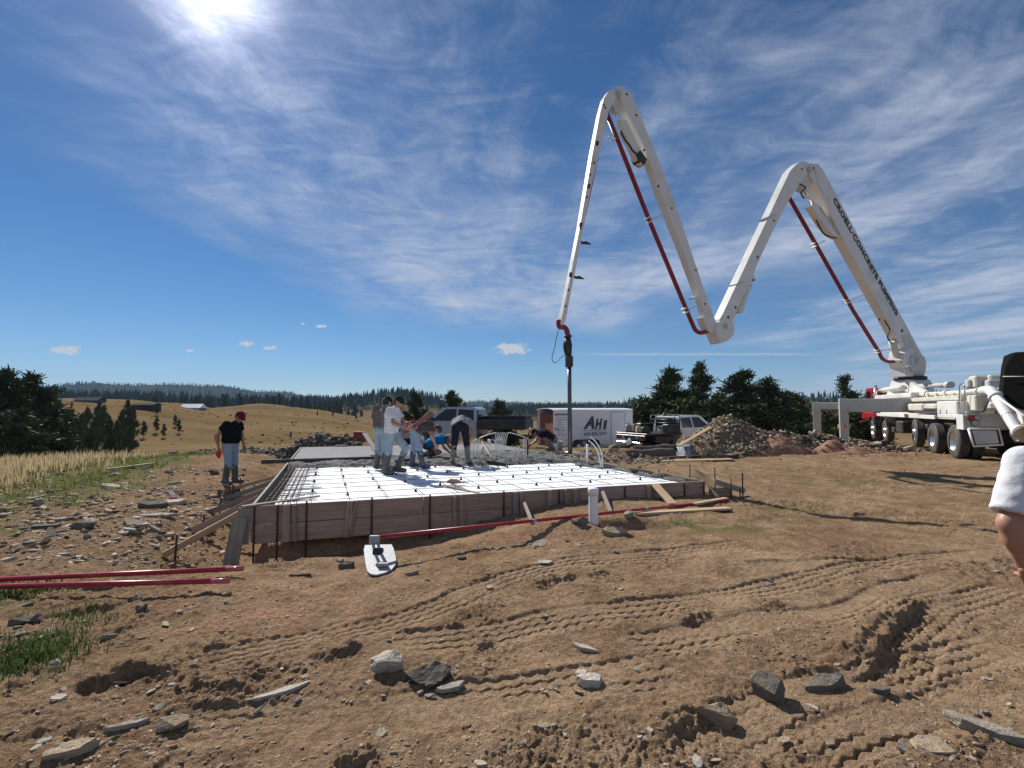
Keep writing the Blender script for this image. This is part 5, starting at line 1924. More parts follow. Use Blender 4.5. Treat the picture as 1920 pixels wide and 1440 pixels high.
# emblem: stepped slanted letters with heavy shadow
for k, (ch, px, size) in enumerate((("A", 1096, 0.92), ("H", 1115.5, 0.74), ("I", 1130.5, 0.62))):
    side_text("emblem_letter", ch, px, 803.2, size, M_TXT, 0.35 - 0.1 * k, 0.05, 0.0, (0.98, 0.74, 1.3)[k])
    side_text("emblem_letter", ch, px - 0.6, 802.2, size * 0.99, M_GTXT, 0.35 - 0.1 * k, 0.015, 0.004, (0.98, 0.74, 1.3)[k])
    side_text("emblem_letter", ch, px - 0.3, 801.6, size * 0.97, M_TXT, 0.35 - 0.1 * k, 0.0, 0.008, (0.98, 0.74, 1.3)[k])
side_stripes("small_print", [(1095.5, 1136.5, 806.8, 0.045)], M_GTXT)
side_text("lettering", "605-858-2597", 1094.8, 816.8, 0.27, M_TXT, 0, 0.004, xs=1.0)
for px, py in ((1037.5, 803), (1042, 806)):
    q = TT(px, py)
    MB().box((q.x + 0.1, -0.03, q.z), (0.2 if px > 1040 else 0.08, 0.05, 0.05), Matrix.Identity(4), bev=0.01).build("latch", M_DARK, trl)
# blue tote and buckets standing by the trailer
q = TT(1130, 838, -0.5)
qw = wm(trl) @ q
o = thing("storage_tote", "dark blue plastic tote with lid standing beside the trailer wheels", "tote", (qw.x, qw.y, gz0(qw.x, qw.y)), TROT)
MB().box((0, 0, 0.22), (0.55, 0.4, 0.42), bev=0.03, taper=(2, 1.1)).build("tub", M_BLUE, o)
MB().box((0, 0, 0.455), (0.64, 0.48, 0.04), bev=0.015).build("lid", mat("pale_blue_lid", (0.12, 0.18, 0.38), 0.4), o)
for px, d, lab, m in ((1048, 19.0, "grey plastic bucket standing behind the crouching man in dark shirt", mat("grey_bucket", (0.42, 0.42, 0.43), 0.5)),):
    g = G(px, 845.5, 0.0)
    c = P(px, 846, d)
    zz = gz0(c.x, c.y)
    o = thing("bucket", lab, "bucket", (c.x, c.y, zz))
    M = Matrix.Translation((0, 0, 0)) @ Matrix.Rotation(-math.pi / 2, 4, 'Y')
    MB().lathe([(0, 0), (0, 0.13), (0.36, 0.155), (0.37, 0.165), (0.34, 0.165), (0.355, 0.15), (0.03, 0.12), (0.03, 0)], M, 20).build("tub", m, o)
    MB().tube(spline([(0.16, 0, 0.34), (0.12, 0.05, 0.44), (0, 0.06, 0.47), (-0.12, 0.05, 0.44), (-0.16, 0, 0.34)], 16), 0.006, 5).build("handle", M_STEEL, o)


# pickups ---------------------------------------------------------------
def pickup(name, label, cat, loc, rotz, paint, bed_kind):
    """local x forward (nose), y left, z up, origin under the rear axle"""
    t = thing(name, label, cat, loc, rotz)
    W = 0.98
    # lower body with wheel arches, nose to back of cab
    def arch(xc, r=0.48, z0=0.42, n=8):
        return [(xc + r * math.cos(a), z0 + r * math.sin(a) * 0.98) for a in [math.radians(0 + 180 * i / n) for i in range(n + 1)]]
    front = 4.75
    x0 = 1.05
    low = [(x0, 0.45), (x0, 1.16), (2.0, 1.18), (3.25, 1.20), (3.55, 1.18), (4.6, 1.08), (front - 0.02, 0.98), (front, 0.55), (front - 0.12, 0.42)]
    low += arch(3.75)
    body = MB().prism([(x, W, z) for x, z in low], (0, -2 * W, 0)).build("body", paint, t)
    fix_normals(body.data)
    # cab with inward-leaning sides
    cz = [(x0, 1.17), (x0 + 0.06, 1.80), (x0 + 0.25, 1.88), (2.55, 1.88), (2.75, 1.84), (3.52, 1.19)]
    def yw(z):
        return W - 0.02 - 0.20 * max(0, (z - 1.17) / 0.7)
    vs = [(x, yw(z), z) for x, z in cz] + [(x, -yw(z), z) for x, z in cz]
    n = len(cz)
    fs = [tuple(range(n)), tuple(reversed(range(n, 2 * n)))] + [(i, (i + 1) % n, n + (i + 1) % n, n + i) for i in range(n)]
    cab = MB().add(vs, fs).build("cab", paint, t)
    fix_normals(cab.data)
    for sd in (1, -1):
        for wnd in ([(1.20, 1.24), (1.24, 1.74), (1.95, 1.78), (1.97, 1.24)], [(2.07, 1.24), (2.05, 1.78), (2.58, 1.78), (3.20, 1.26)]):
            pts = [(x, sd * (yw(z) + 0.004), z) for x, z in wnd]
            o = MB().prism(pts, (0, sd * 0.012, 0)).build("window", M_GLASS, cab)
            fix_normals(o.data)
        for xd in (1.10, 2.02, 3.22):
            MB().box((xd, sd * (W + 0.001), 0.82), (0.012, 0.008, 0.62)).build("door_seam", M_DARK, body)
        for xd in (1.25, 2.2):
            MB().box((xd, sd * (W + 0.012), 1.02), (0.18, 0.03, 0.03), bev=0.008).build("door_handle", paint, body)
        mr = MB().box((3.15, sd * (W + 0.13), 1.32), (0.10, 0.20, 0.24), bev=0.03).build("mirror", M_BLK, cab)
        MB().cyl((front - 0.03, sd * 0.72, 0.86), (front + 0.015, sd * 0.72, 0.86), 0.12, n=14).build("headlight", M_LAMPC, body)
    for (a, b) in (((3.47, 1.22), (2.80, 1.80)),):
        pts = [(a[0] + 0.02, 0.80, a[1]), (b[0] + 0.02, 0.68, b[1]), (b[0] + 0.02, -0.68, b[1]), (a[0] + 0.02, -0.80, a[1])]
        o = MB().prism(pts, (0.015, 0, 0.012)).build("windshield", M_GLASS, cab)
        fix_normals(o.data)
    MB().prism([(x0 - 0.004, 0.72, 1.30), (x0 + 0.035, 0.64, 1.74), (x0 + 0.035, -0.64, 1.74), (x0 - 0.004, -0.72, 1.30)], (-0.02, 0, 0)).build("rear_window", M_GLASS, cab)
    MB().box((front + 0.03, 0, 0.62), (0.12, 2 * W + 0.04, 0.20), bev=0.04).build("front_bumper", M_CHROME, t)
    MB().box((front + 0.0, 0, 0.88), (0.06, 1.15, 0.22), bev=0.02).build("grille", M_DARK, body)
    MB().box((1.6, 0, 0.50), (6.0, 0.9, 0.16), bev=0.02).build("frame", M_DARK, t)
    for xc in (0.0, 3.75):
        for sd in (1, -1):
            wheel(t, xc, sd * (W - 0.13), 0.40, sd, 0, 0.755, 0.85, M_RIM if bed_kind == 'rails' else M_GREYP, False)
    if bed_kind == 'rails':
        bd = MB().box((-0.10, 0, 0.92), (2.2, 2.15, 0.10), bev=0.015).build("flatbed", M_BLK, t)
        for sd in (1, -1):
            MB().box((-0.1, sd * 1.05, 1.12), (2.2, 0.05, 0.36), bev=0.01).build("side_rail", M_BLK, bd)
        MB().box((-1.18, 0, 1.12), (0.05, 2.1, 0.36), bev=0.01).build("tailgate", M_BLK, bd)
    else:
        bd = MB().box((-0.20, 0, 0.95), (2.42, 2.25, 0.10), bev=0.015).build("flatbed", M_BLK, t)
        for sd in (1, -1):
            MB().box((-0.2, sd * 0.78, 0.70), (1.0, 0.5, 0.36), bev=0.03).build("side_box", M_BLK, bd)
            MB().box((0.45, sd * 0.95, 1.22), (0.9, 0.34, 0.42), bev=0.02).build("tool_chest", M_BLK, bd)
        hr = MB()
        zt0 = 1.02
        for yy in (-1.0, -0.62, 0.62, 1.0):
            hr.tube([(0.96, yy, zt0), (0.96, yy, 1.86)], 0.03, 8)
        for zz in (1.28, 1.46, 1.64, 1.86):
            hr.tube([(0.96, -1.0, zz), (0.96, 1.0, zz)], 0.028, 8)
        hr.build("headache_rack", M_BLK, t)
        MB().cyl((0.96, 0, 1.88), (0.96, 0, 1.99), 0.10, 0.07, n=14).build("beacon", M_LAMPR, t)
        MB().box((-1.42, 0, 0.78), (0.06, 2.1, 0.24), bev=0.02).build("rear_plate", M_BLK, bd)
        MB().box((-1.52, 0, 0.52), (0.16, 1.7, 0.10), bev=0.02).build("rear_bumper", M_CHROME, t)
        for sd in (1, -1):
            MB().cyl((-1.44, sd * 0.75, 0.78), (-1.47, sd * 0.75, 0.78), 0.07, n=12).build("tail_lamp", M_LAMPR, t)
            MB().cyl((-1.44, sd * 0.5, 0.78), (-1.47, sd * 0.5, 0.78), 0.05, n=12).build("tail_lamp", M_LAMPC, t)
    return t


def on_ground(px, py, d):
    c = P(px, py, d)
    return c


# silver pickup facing left, behind the workers
c = P(945, 838, 22.5)
pk1 = pickup("flatbed_pickup", "silver pickup with black flatbed parked behind the workers on the slab", "pickup", (c.x, c.y, c.z - 0.02), math.radians(168), M_SILVER, 'rails')
# white crew-cab flatbed facing right, behind the gravel pile
c = P(1222, 846, 25.0)
pk2 = pickup("flatbed_truck", "white crew-cab truck with black flatbed and rack parked by the trailer", "truck", (c.x, c.y, c.z - 0.02), math.radians(28), M_PWHITE, 'rack')
for (dx, dy, sz, m, nm, lab) in ((-1.1, 0.5, (0.35, 0.3, 0.40), mat("faded_green_plastic", (0.20, 0.23, 0.20), 0.6), "fuel_can", "faded green fuel can riding on the black flatbed"),
                                 (-0.55, 0.55, (0.45, 0.4, 0.42), mat("brown_canvas", (0.17, 0.125, 0.09), 0.9), "canvas_bag", "brown canvas bag on the black flatbed beside the green can"),
                                 (-1.15, -0.3, (0.3, 0.3, 0.36), mat("pale_sack", (0.42, 0.36, 0.27), 0.9), "sack", "pale sack slumped at the rear corner of the black flatbed"),
                                 (-0.8, -0.4, (0.5, 0.35, 0.3), M_DARK, "tool_case", "black tool case lying on the flatbed behind the green can")):
    w = wm(pk2) @ Vector((dx, dy, 1.0))
    o = thing(nm, lab, nm.replace("_", " "), w, math.radians(28 + 20 * dx))
    MB().box((0, 0, sz[2] / 2), sz, bev=0.06, taper=(2, 0.82)).build("body", m, o)
    MB().tube(spline([(-sz[0] * 0.22, 0, sz[2] * 0.97), (-sz[0] * 0.15, 0, sz[2] + 0.06), (sz[0] * 0.15, 0, sz[2] + 0.06), (sz[0] * 0.22, 0, sz[2] * 0.97)], 12), 0.015, 6).build("handle", M_DARK, o)
# dark trailer box behind the silver pickup
c = P(1000, 845, 24.0)
o = thing("dump_trailer", "low black dump trailer hitched behind the silver pickup", "trailer", (P(962, 838, 24).x, 24.0, P(962, 836, 24).z), math.radians(168))
MB().box((0.2, 0, 0.95), (1.9, 1.9, 0.10), bev=0.02).build("bed", M_BLK, o)
for sd in (1, -1):
    MB().box((0.2, sd * 0.93, 1.22), (1.9, 0.05, 0.55), bev=0.01).build("side_board", M_BLK, o)
    wheel(o, 0.2, sd * 0.85, 0.36, sd, 0, 0.66, 0.8, M_GREYP, False)
for xx in (-0.76, 1.16):
    MB().box((xx, 0, 1.22), (0.05, 1.86, 0.55), bev=0.01).build("end_board", M_BLK, o)
MB().tube([(1.1, 0, 0.85), (2.0, 0, 0.6)], 0.06, 8).build("drawbar", M_BLK, o)

# timbers, log, box and drain pipe between trailer and gravel
def logpx(name, label, cat, x0, y0, d0, x1, y1, d1, r, m, cap=None):
    a, b = GG(x0, y0 + 3), GG(x1, y1 + 3)
    a.z += r * d0
    b.z += r * d0
    t = thing(name, label, cat, a)
    pts = [a.lerp(b, i / 6) + Vector((0, 0, 0.02 * math.sin(i * 2.1))) for i in range(7)]
    MB().tube(pts, [r * (1 + 0.08 * math.sin(i * 1.7)) for i in range(7)], 14).build("trunk", m, t, True)
    if cap:
        e = (a - b).normalized()
        MB().cyl(a + e * 0.002, a + e * 0.012, r * 0.86, n=14).build("cut_end", cap, t, True)
    return t


BARK = mat("bark", (0.115, 0.085, 0.065), 0.95, 0, 0.4, 6, 0.8, 20)
logpx("log", "short sawn log with pale cut end lying near the trailer", "log", 1154, 848, 0.9, 1148, 845, 0, 0.16, BARK, W_NEW)
logpx("log", "long dark log lying between the trailer and the form", "log", 1170, 860, 0.9, 1262, 855, 0, 0.17, BARK, W_NEW)
logpx("log", "thin dark log stacked behind the long one", "log", 1185, 856, 2.2, 1270, 850, 0, 0.12, BARK, W_NEW)
dd_ = GG(1200, 856).y
t = thing("corrugated_drain", "black corrugated drain pipe with white end rising from behind the logs", "pipe", GG(1200, 856))
pts = spline([P(1179, 829, dd_), P(1184, 836, dd_), P(1192, 843, dd_), P(1205, 849, dd_ + 0.1), P(1222, 851, dd_ + 0.3)], 60)
MB().tube(pts, [0.085 + (0.014 if i % 2 else -0.004) for i in range(len(pts))], 12).build("hose", M_BLACK, t, True)
MB().tube([P(1176, 824.5, dd_), P(1181, 832, dd_)], 0.105, 14).build("sleeve", M_PVC, t, True)
MB().cyl(P(1175.8, 824.2, dd_ - 0.03), P(1176.0, 824.5, dd_ - 0.02), 0.07, n=12).build("bore", M_BLACK, t, True)
bd = GG(1284, 858).y
t = thing("metal_bin", "tipped blue-grey sheet metal bin beside the gravel pile", "bin", GG(1284, 858))
bw = [P(1268, 838, bd + 0.4), P(1292, 838, bd), P(1297, 857, bd - 0.1), P(1279, 859, bd)]
MB().prism(bw, (0.25, 0.55, 0.05)).build("shell", mat("blue_grey_sheet", (0.20, 0.235, 0.28), 0.45, 0.4, 0.15, 3), t, True)
fix_normals(t.children[0].data)
MB().prism([P(1250, 854, bd + 0.2), P(1265, 848, bd + 0.4), P(1279, 851, bd + 0.1), P(1268, 860, bd - 0.1), P(1252, 860, bd)], (0.1, 0.3, 0.08)).build("flap", mat("blue_grey_sheet2", (0.14, 0.16, 0.20), 0.5, 0.3), t, True)
fix_normals(t.children[1].data)
for k in range(5):
    a, b = bw[0].lerp(bw[1], (k + 0.5) / 5), bw[3].lerp(bw[2], (k + 0.5) / 5)
    MB().tube([a, b], 0.012, 5).build("rib", M_GREYP, t, True)

# ------------------------------------------------------------------ stones, gravel, spoil heaps
def stone_mat(name, c1, c2, rough=0.85):
    if name in MATS:
        return MATS[name]
    m, T, b = principled(name)
    tc = T.n('ShaderNodeTexCoord')
    oi = T.n('ShaderNodeObjectInfo')
    geo = T.n('ShaderNodeNewGeometry')
    n1 = T.noise(geo.outputs['Position'], 9.0, 6.0, 0.65)
    n2 = T.noise(T.mapping(tc.outputs['Object'], scale=(3, 3, 40)), 1.0, 4.0)
    f = T.m('ADD', T.m('MULTIPLY', n1, 0.5), T.m('ADD', T.m('MULTIPLY', n2, 0.2), T.m('MULTIPLY', geo.outputs['Random Per Island'], 0.45)))
    c = T.mix(T.ramp(f, 0.30, 0.85), c1, c2)
    T.set(b.inputs['Base Color'], c)
    b.inputs['Roughness'].default_value = rough
    b.inputs['Specular IOR Level'].default_value = 0.08
    bp = T.n('ShaderNodeBump')
    bp.inputs['Strength'].default_value = 0.9
    bp.inputs['Distance'].default_value = 0.02
    T.set(bp.inputs['Height'], T.noise(geo.outputs['Position'], 42.0, 5.0, 0.65))
    T.t.links.new(bp.outputs[0], b.inputs['Normal'])
    MATS[name] = m
    return m


ST_GREY = stone_mat("grey_slate", (0.17, 0.148, 0.12), (0.40, 0.345, 0.275))
ST_TAN = stone_mat("tan_stone", (0.20, 0.15, 0.10), (0.43, 0.34, 0.235))
ST_DARK = stone_mat("dark_slate", (0.07, 0.062, 0.054), (0.20, 0.175, 0.145))
ST_PALE = stone_mat("pale_stone", (0.30, 0.265, 0.22), (0.54, 0.48, 0.40))
ST_RED = stone_mat("reddish_stone", (0.19, 0.105, 0.075), (0.34, 0.215, 0.155))
rs = random.Random(5)


def hull(pts):
    bm = bmesh.new()
    for p in pts:
        bm.verts.new(p)
    bmesh.ops.convex_hull(bm, input=bm.verts)
    bmesh.ops.delete(bm, geom=[v for v in bm.verts if not v.link_faces], context='VERTS')
    bm.verts.ensure_lookup_table()
    bmesh.ops.dissolve_limit(bm, angle_limit=0.22, verts=bm.verts, edges=bm.edges)
    bmesh.ops.triangulate(bm, faces=bm.faces)
    bmesh.ops.recalc_face_normals(bm, faces=bm.faces)
    bm.verts.index_update()
    v = np.array([p.co[:] for p in bm.verts])
    f = np.array([[q.index for q in p.verts] for p in bm.faces])
    bm.free()
    return v, f


def slab_rock(flat=0.28, n=11, rough_=0.12):
    """angular slab: irregular polygon top and bottom"""
    pts = []
    k = rs.randint(5, 8)
    tilt = (rs.uniform(-0.15, 0.15), rs.uniform(-0.15, 0.15))
    for i in range(k):
        a = 2 * math.pi * i / k + rs.uniform(-0.3, 0.3)
        r = rs.uniform(0.65, 1.0)
        x, y = r * math.cos(a), r * math.sin(a) * rs.uniform(0.6, 0.8)
        zt = flat * (0.75 + rs.uniform(-0.15, 0.15)) + tilt[0] * x + tilt[1] * y
        pts.append((x, y, zt))
        pts.append((x * rs.uniform(0.95, 1.15), y * rs.uniform(0.95, 1.15), -flat * rs.uniform(0.6, 1.0)))
    return hull(pts)


def chunk_rock(n=14):
    pts = []
    for i in range(n):
        v = Vector((rs.gauss(0, 1), rs.gauss(0, 1), rs.gauss(0, 1))).normalized()
        pts.append((v.x, v.y * 0.8, v.z * 0.72 * rs.uniform(0.8, 1.05)))
    return hull(pts)


SLABS = [slab_rock(rs.choice((0.12, 0.18, 0.25, 0.32))) for _ in range(16)]
CHUNKS = [chunk_rock() for _ in range(8)]


def rock_mesh(vf, m, name="rock"):
    me = bpy.data.meshes.new(name)
    me.from_pydata(vf[0].tolist(), [], vf[1].tolist())
    me.materials.append(m)
    return me


def subdivided(me, cuts=2, amp=0.05):
    bm = bmesh.new()
    bm.from_mesh(me)
    bmesh.ops.subdivide_edges(bm, edges=bm.edges, cuts=cuts, use_grid_fill=True)
    bmesh.ops.triangulate(bm, faces=bm.faces)
    for v in bm.verts:
        c = v.co
        k = perlin(np.array([c.x * 2.3 + 3]), np.array([c.y * 2.3 + c.z * 3.1]))[0] + 0.7 * perlin(np.array([c.x * 6.3]), np.array([c.y * 6.1 + c.z * 7.0]))[0]
        v.co += v.normal * (k * amp)
    bm.to_mesh(me)
    bm.free()
    return me


def put_rock(label, px, py, size, m, kind='slab', rz=0.0, tilt=(0, 0), sink=0.35, sc=(1, 1, 1), idx=None, group=None, name="rock", hero=True):
    g = GG(px, py)
    z = g.z
    vf = (SLABS if kind == 'slab' else CHUNKS)[idx if idx is not None else rs.randrange(8)]
    me = rock_mesh(vf, m)
    if hero:
        subdivided(me, 3, 0.05)
    h = max(v.co.z for v in me.vertices) * sc[2] * size
    M = Matrix.Translation((g.x, g.y, z + h * (1 - 2 * sink) * 0.5 + 0.005)) @ Matrix.Rotation(rz, 4, 'Z') @ Matrix.Rotation(tilt[0], 4, 'X') @ Matrix.Rotation(tilt[1], 4, 'Y') @ Matrix.Diagonal((size * sc[0], size * sc[1], size * sc[2], 1))
    o = add_obj(name, me, None, M)
    tag(o, label, "rock", group)
    return o


# stones one would notice first, each where it lies
put_rock("pale grey blocky rock beside a dark flat slab in the dirt", 731, 1255, 0.135, ST_PALE, 'chunk', 0.3, (0.1, 0.2), 0.2, (1, 0.9, 0.95), 1)
put_rock("dark flat-fronted slab standing on edge beside the pale blocky rock", 806, 1277, 0.155, ST_DARK, 'slab', 0.1, (0.75, 0.0), 0.15, (1, 0.75, 1.6), 2)
put_rock("small stone lying at the right end of the dark slab", 862, 1266, 0.045, ST_TAN, 'chunk', 0.2)
put_rock("pale flat shard in the shadow in front of the dark slab", 846, 1290, 0.10, ST_PALE, 'slab', 0.4, (0, 0), 0.3, (1, 0.6, 0.5), 4)
put_rock("flat grey rock with a smaller stone behind it on tracked dirt", 1108, 1278, 0.10, ST_PALE, 'slab', 0.1, (0, 0), 0.3, (1, 0.8, 0.9), 5)
put_rock("small pale stone touching the flat grey rock", 1090, 1263, 0.045, ST_PALE, 'slab', 0.5, idx=3)
put_rock("dark pointed rock throwing a sharp shadow near the rut", 1440, 1305, 0.125, ST_DARK, 'chunk', 0.9, (0.2, 0.3), 0.12, (0.8, 1, 1.25), 3)
put_rock("round tan boulder half buried at the edge of the hollow", 1338, 1350, 0.125, ST_TAN, 'chunk', 0.0, (0, 0), 0.32, (1, 0.95, 0.9), 0)
put_rock("large smooth grey slab, longest of the stones in the dirt", 1850, 1372, 0.185, ST_GREY, 'slab', -0.85, (0.05, 0.06), 0.30, (1.15, 0.42, 0.55), 6)
put_rock("square flat slab lying alone between tyre tracks", 1745, 1400, 0.125, ST_TAN, 'slab', 0.5, (0.05, 0), 0.32, (1, 0.95, 0.6), 7)
put_rock("grey flat stone sitting across a tyre track", 1652, 1297, 0.075, ST_DARK, 'slab', 0.1, (0, 0), 0.3, (1, 0.6, 0.8), 1)
put_rock("long low stone at the lip of the rut", 1545, 1285, 0.135, ST_GREY, 'slab', 0.25, (0, 0), 0.35, (1.2, 0.5, 0.9), 0)
put_rock("broken tan stone at the rut's dark edge", 1635, 1222, 0.07, ST_TAN, 'slab', -0.3, (0.2, 0), 0.25, (1, 0.6, 1), 2)
put_rock("tan half-buried rock with a pale top in the churned earth", 128, 1412, 0.105, ST_TAN, 'slab', 0.5, (0.1, -0.1), 0.38, (1.1, 0.7, 1.2), 3)
put_rock("white flat pebble alone on smooth dirt", 111, 1312, 0.052, ST_PALE, 'slab', 0.2, idx=5)
put_rock("dark round rock beside a grass tuft at the left", 47, 1170, 0.105, ST_DARK, 'chunk', 0.5, (0, 0), 0.2, (1, 1, 0.9), 2)
put_rock("dark oval stone below the red poles", 268, 1147, 0.085, ST_DARK, 'chunk', -0.5, (0, 0.3), 0.25, (1, 0.7, 0.8), 4)
put_rock("tan rock with a dark hollow beneath it", 320, 1363, 0.085, ST_TAN, 'chunk', 0.4, (0, 0), 0.25, (1.1, 0.9, 0.8), 5)
put_rock("pale shard at the edge of the reddish earth", 353, 1185, 0.06, ST_PALE, 'slab', 0.6, idx=8)
put_rock("pale block resting in the grass tuft below the dark round rock", 107, 1246, 0.055, ST_PALE, 'chunk', 0.3, idx=6)
put_rock("long thin grey sliver lying along a track", 240, 1362, 0.10, ST_PALE, 'slab', 0.35, (0, 0), 0.3, (1.2, 0.28, 0.5), 4)
put_rock("pale long stone bedded flush in the tracked dirt", 525, 1300, 0.17, ST_PALE, 'slab', 0.55, (0, 0), 0.44, (1.2, 0.32, 0.4), 2)
put_rock("grey block in the spoil left of the white pipe", 1012, 1022, 0.145, ST_GREY, 'slab', 0.9, (0.25, 0.1), 0.2, (1, 0.75, 1.0), 9)
put_rock("dark chunk on top of the spoil beside the white pipe", 1087, 983, 0.135, ST_DARK, 'chunk', 0.2, (0, 0), 0.1, (1.0, 0.8, 0.9), 7)
put_rock("dark slab at the hole right of the white pipe", 1152, 1000, 0.17, ST_TAN, 'slab', 0.1, (0.35, 0.1), 0.2, (1.1, 0.6, 1.0), 10)
put_rock("grey-brown chunk behind the hole right of the white pipe", 1180, 977, 0.12, ST_GREY, 'chunk', 0.7, (0, 0), 0.2, (1, 0.8, 0.8), 1)
put_rock("flat pale rock set in dirt below the grey spoil block", 1023, 1055, 0.115, ST_PALE, 'slab', 0.2, (0, 0), 0.4, (1, 0.9, 0.6), 11)
put_rock("dark flat shard in front of the bull float's blade", 562, 1080, 0.12, ST_DARK, 'slab', 0.15, (0.2, 0), 0.25, (1.1, 0.35, 0.7), 12)
put_rock("brown slab at the edge of the form's shadow", 648, 1064, 0.10, ST_DARK, 'slab', 0.1, (0.15, 0), 0.2, (1, 0.4, 1.1), 13)
put_rock("pale pebble beside the brown slab at the form's shadow", 637, 1053, 0.05, ST_PALE, 'chunk', 0.1, idx=2)
put_rock("small dark shard beyond the bull float", 866, 1048, 0.06, ST_DARK, 'slab', 0.1, idx=4)
put_rock("short brown stub of stone between the float and the tracks", 772, 1077, 0.075, ST_TAN, 'slab', 0.4, (0, 0), 0.3, (1.2, 0.4, 0.9), 6)
put_rock("pale cracked flat stone on the tracked dirt", 1098, 1218, 0.10, ST_PALE, 'slab', -0.6, (0.1, 0), 0.3, (1.1, 0.5, 0.6), 14)
put_rock("dark slab tilted against the rock below the left grass", 290, 950, 0.30, ST_DARK, 'slab', 0.2, (0.3, 0), 0.2, (1, 0.6, 0.8), 1)
put_rock("broad flat grey slab among the slate left of the kickers", 325, 944, 0.26, ST_PALE, 'slab', 0.3, (0.12, -0.1), 0.3, (1.1, 0.6, 0.6), 5)
put_rock("dark boulder in the slate near the red poles' far side", 159, 990, 0.17, ST_DARK, 'chunk', 0.1, (0, 0), 0.15, (1.2, 0.8, 0.7), 3)
put_rock("pale cracked slab at the grass edge", 210, 912, 0.28, ST_PALE, 'slab', 0.4, (0.2, 0.1), 0.3, (1, 0.6, 0.7), 7)
put_rock("big flat slab between the slate field and the grass", 295, 968, 0.24, ST_GREY, 'slab', 0.3, (0.1, 0), 0.3, (1.2, 0.5, 0.5), 3)
put_rock("dark round stone behind the black-shirted man", 400, 889, 0.16, ST_DARK, 'chunk', 0.1, (0, 0), 0.1, (1, 0.9, 0.9), 0)

# a scatter of slate: the larger pieces one by one
NREG = [  # name of the ground, px/py region, count, size range, materials, kind
    ((40, 880, 430, 1010), 95, (0.06, 0.17), (ST_GREY, ST_GREY, ST_PALE, ST_TAN), "flat slate shard in the stony ground left of the form", "slate shards left of the form"),
    ((20, 1010, 420, 1200), 45, (0.03, 0.08), (ST_GREY, ST_TAN, ST_TAN), "small slate piece on the slope around the red poles", "slate pieces around the red poles"),
    ((0, 1200, 640, 1440), 32, (0.02, 0.05), (ST_PALE, ST_TAN, ST_GREY), "small stone on the churned dirt below the reddish earth", "small stones on the churned dirt"),
    ((640, 1080, 1300, 1440), 40, (0.018, 0.05), (ST_PALE, ST_TAN, ST_GREY), "small stone on the tyre-tracked dirt before the pipe", "small stones on the tracked dirt"),
    ((1300, 1040, 1900, 1440), 34, (0.02, 0.05), (ST_PALE, ST_TAN, ST_GREY), "small stone on the open dirt before the pump truck", "small stones on the open dirt"),
    ((930, 975, 1260, 1060), 26, (0.03, 0.08), (ST_GREY, ST_TAN, ST_RED), "stone in the spoil around the white pipe", "stones in the pipe spoil"),
]
for (reg, cnt, (s0, s1), ms, lab, grp) in NREG:
    for i in range(cnt):
        px, py = rs.uniform(reg[0], reg[2]), rs.uniform(reg[1], reg[3])
        if reg[0] == 40 and px > 300 and py > 960:
            continue
        g = GG(px, py)
        a, b = slab_ab(g.x, g.y)
        if -0.03 < a < 1.03 and -0.02 < b < 1.02:
            continue
        s = s0 + (s1 - s0) * rs.random() ** 1.8
        m = rs.choice(ms)
        vf = rs.choice(SLABS)
        key = (id(vf), m.name)
        if key not in MATS:
            MATS[key] = rock_mesh(vf, m)
        z = gz0(g.x, g.y)
        M = Matrix.Translation((g.x, g.y, z + 0.04 * s)) @ Matrix.Rotation(rs.uniform(0, 6.28), 4, 'Z') @ Matrix.Rotation(rs.gauss(0, 0.2), 4, 'X') @ Matrix.Rotation(rs.gauss(0, 0.2), 4, 'Y') @ Matrix.Diagonal((s, s * rs.uniform(0.5, 1), s * rs.uniform(0.5, 1), 1))
        o = add_obj("rock", MATS[key], None, M)
        tag(o, lab, "rock", grp)


def merged_stones(name, placements, mats_, parent=None):
    """placements: (matrix, vf, mat index) merged into one mesh"""
    V, Fc, mi = [], [], []
    b = 0
    for (M, vf, k) in placements:
        A = np.array(M)
        v = vf[0] @ A[:3, :3].T + A[:3, 3]
        V.append(v)
        Fc.append(vf[1] + b)
        mi += [k] * len(vf[1])
        b += len(v)
    me = bpy.data.meshes.new(name)
    V = np.concatenate(V)
    Fc = np.concatenate(Fc)
    me.vertices.add(len(V))
    me.vertices.foreach_set("co", V.ravel())
    me.loops.add(len(Fc) * 3)
    me.loops.foreach_set("vertex_index", Fc.ravel().astype(np.int32))
    me.polygons.add(len(Fc))
    me.polygons.foreach_set("loop_start", (np.arange(len(Fc)) * 3).astype(np.int32))
    me.update(calc_edges=True)
    for m in mats_:
        me.materials.append(m)
    me.polygons.foreach_set("material_index", np.array(mi, np.int32))
    o = add_obj(name, me, parent, Matrix.Identity(4))
    o["kind"] = "stuff"
    return o


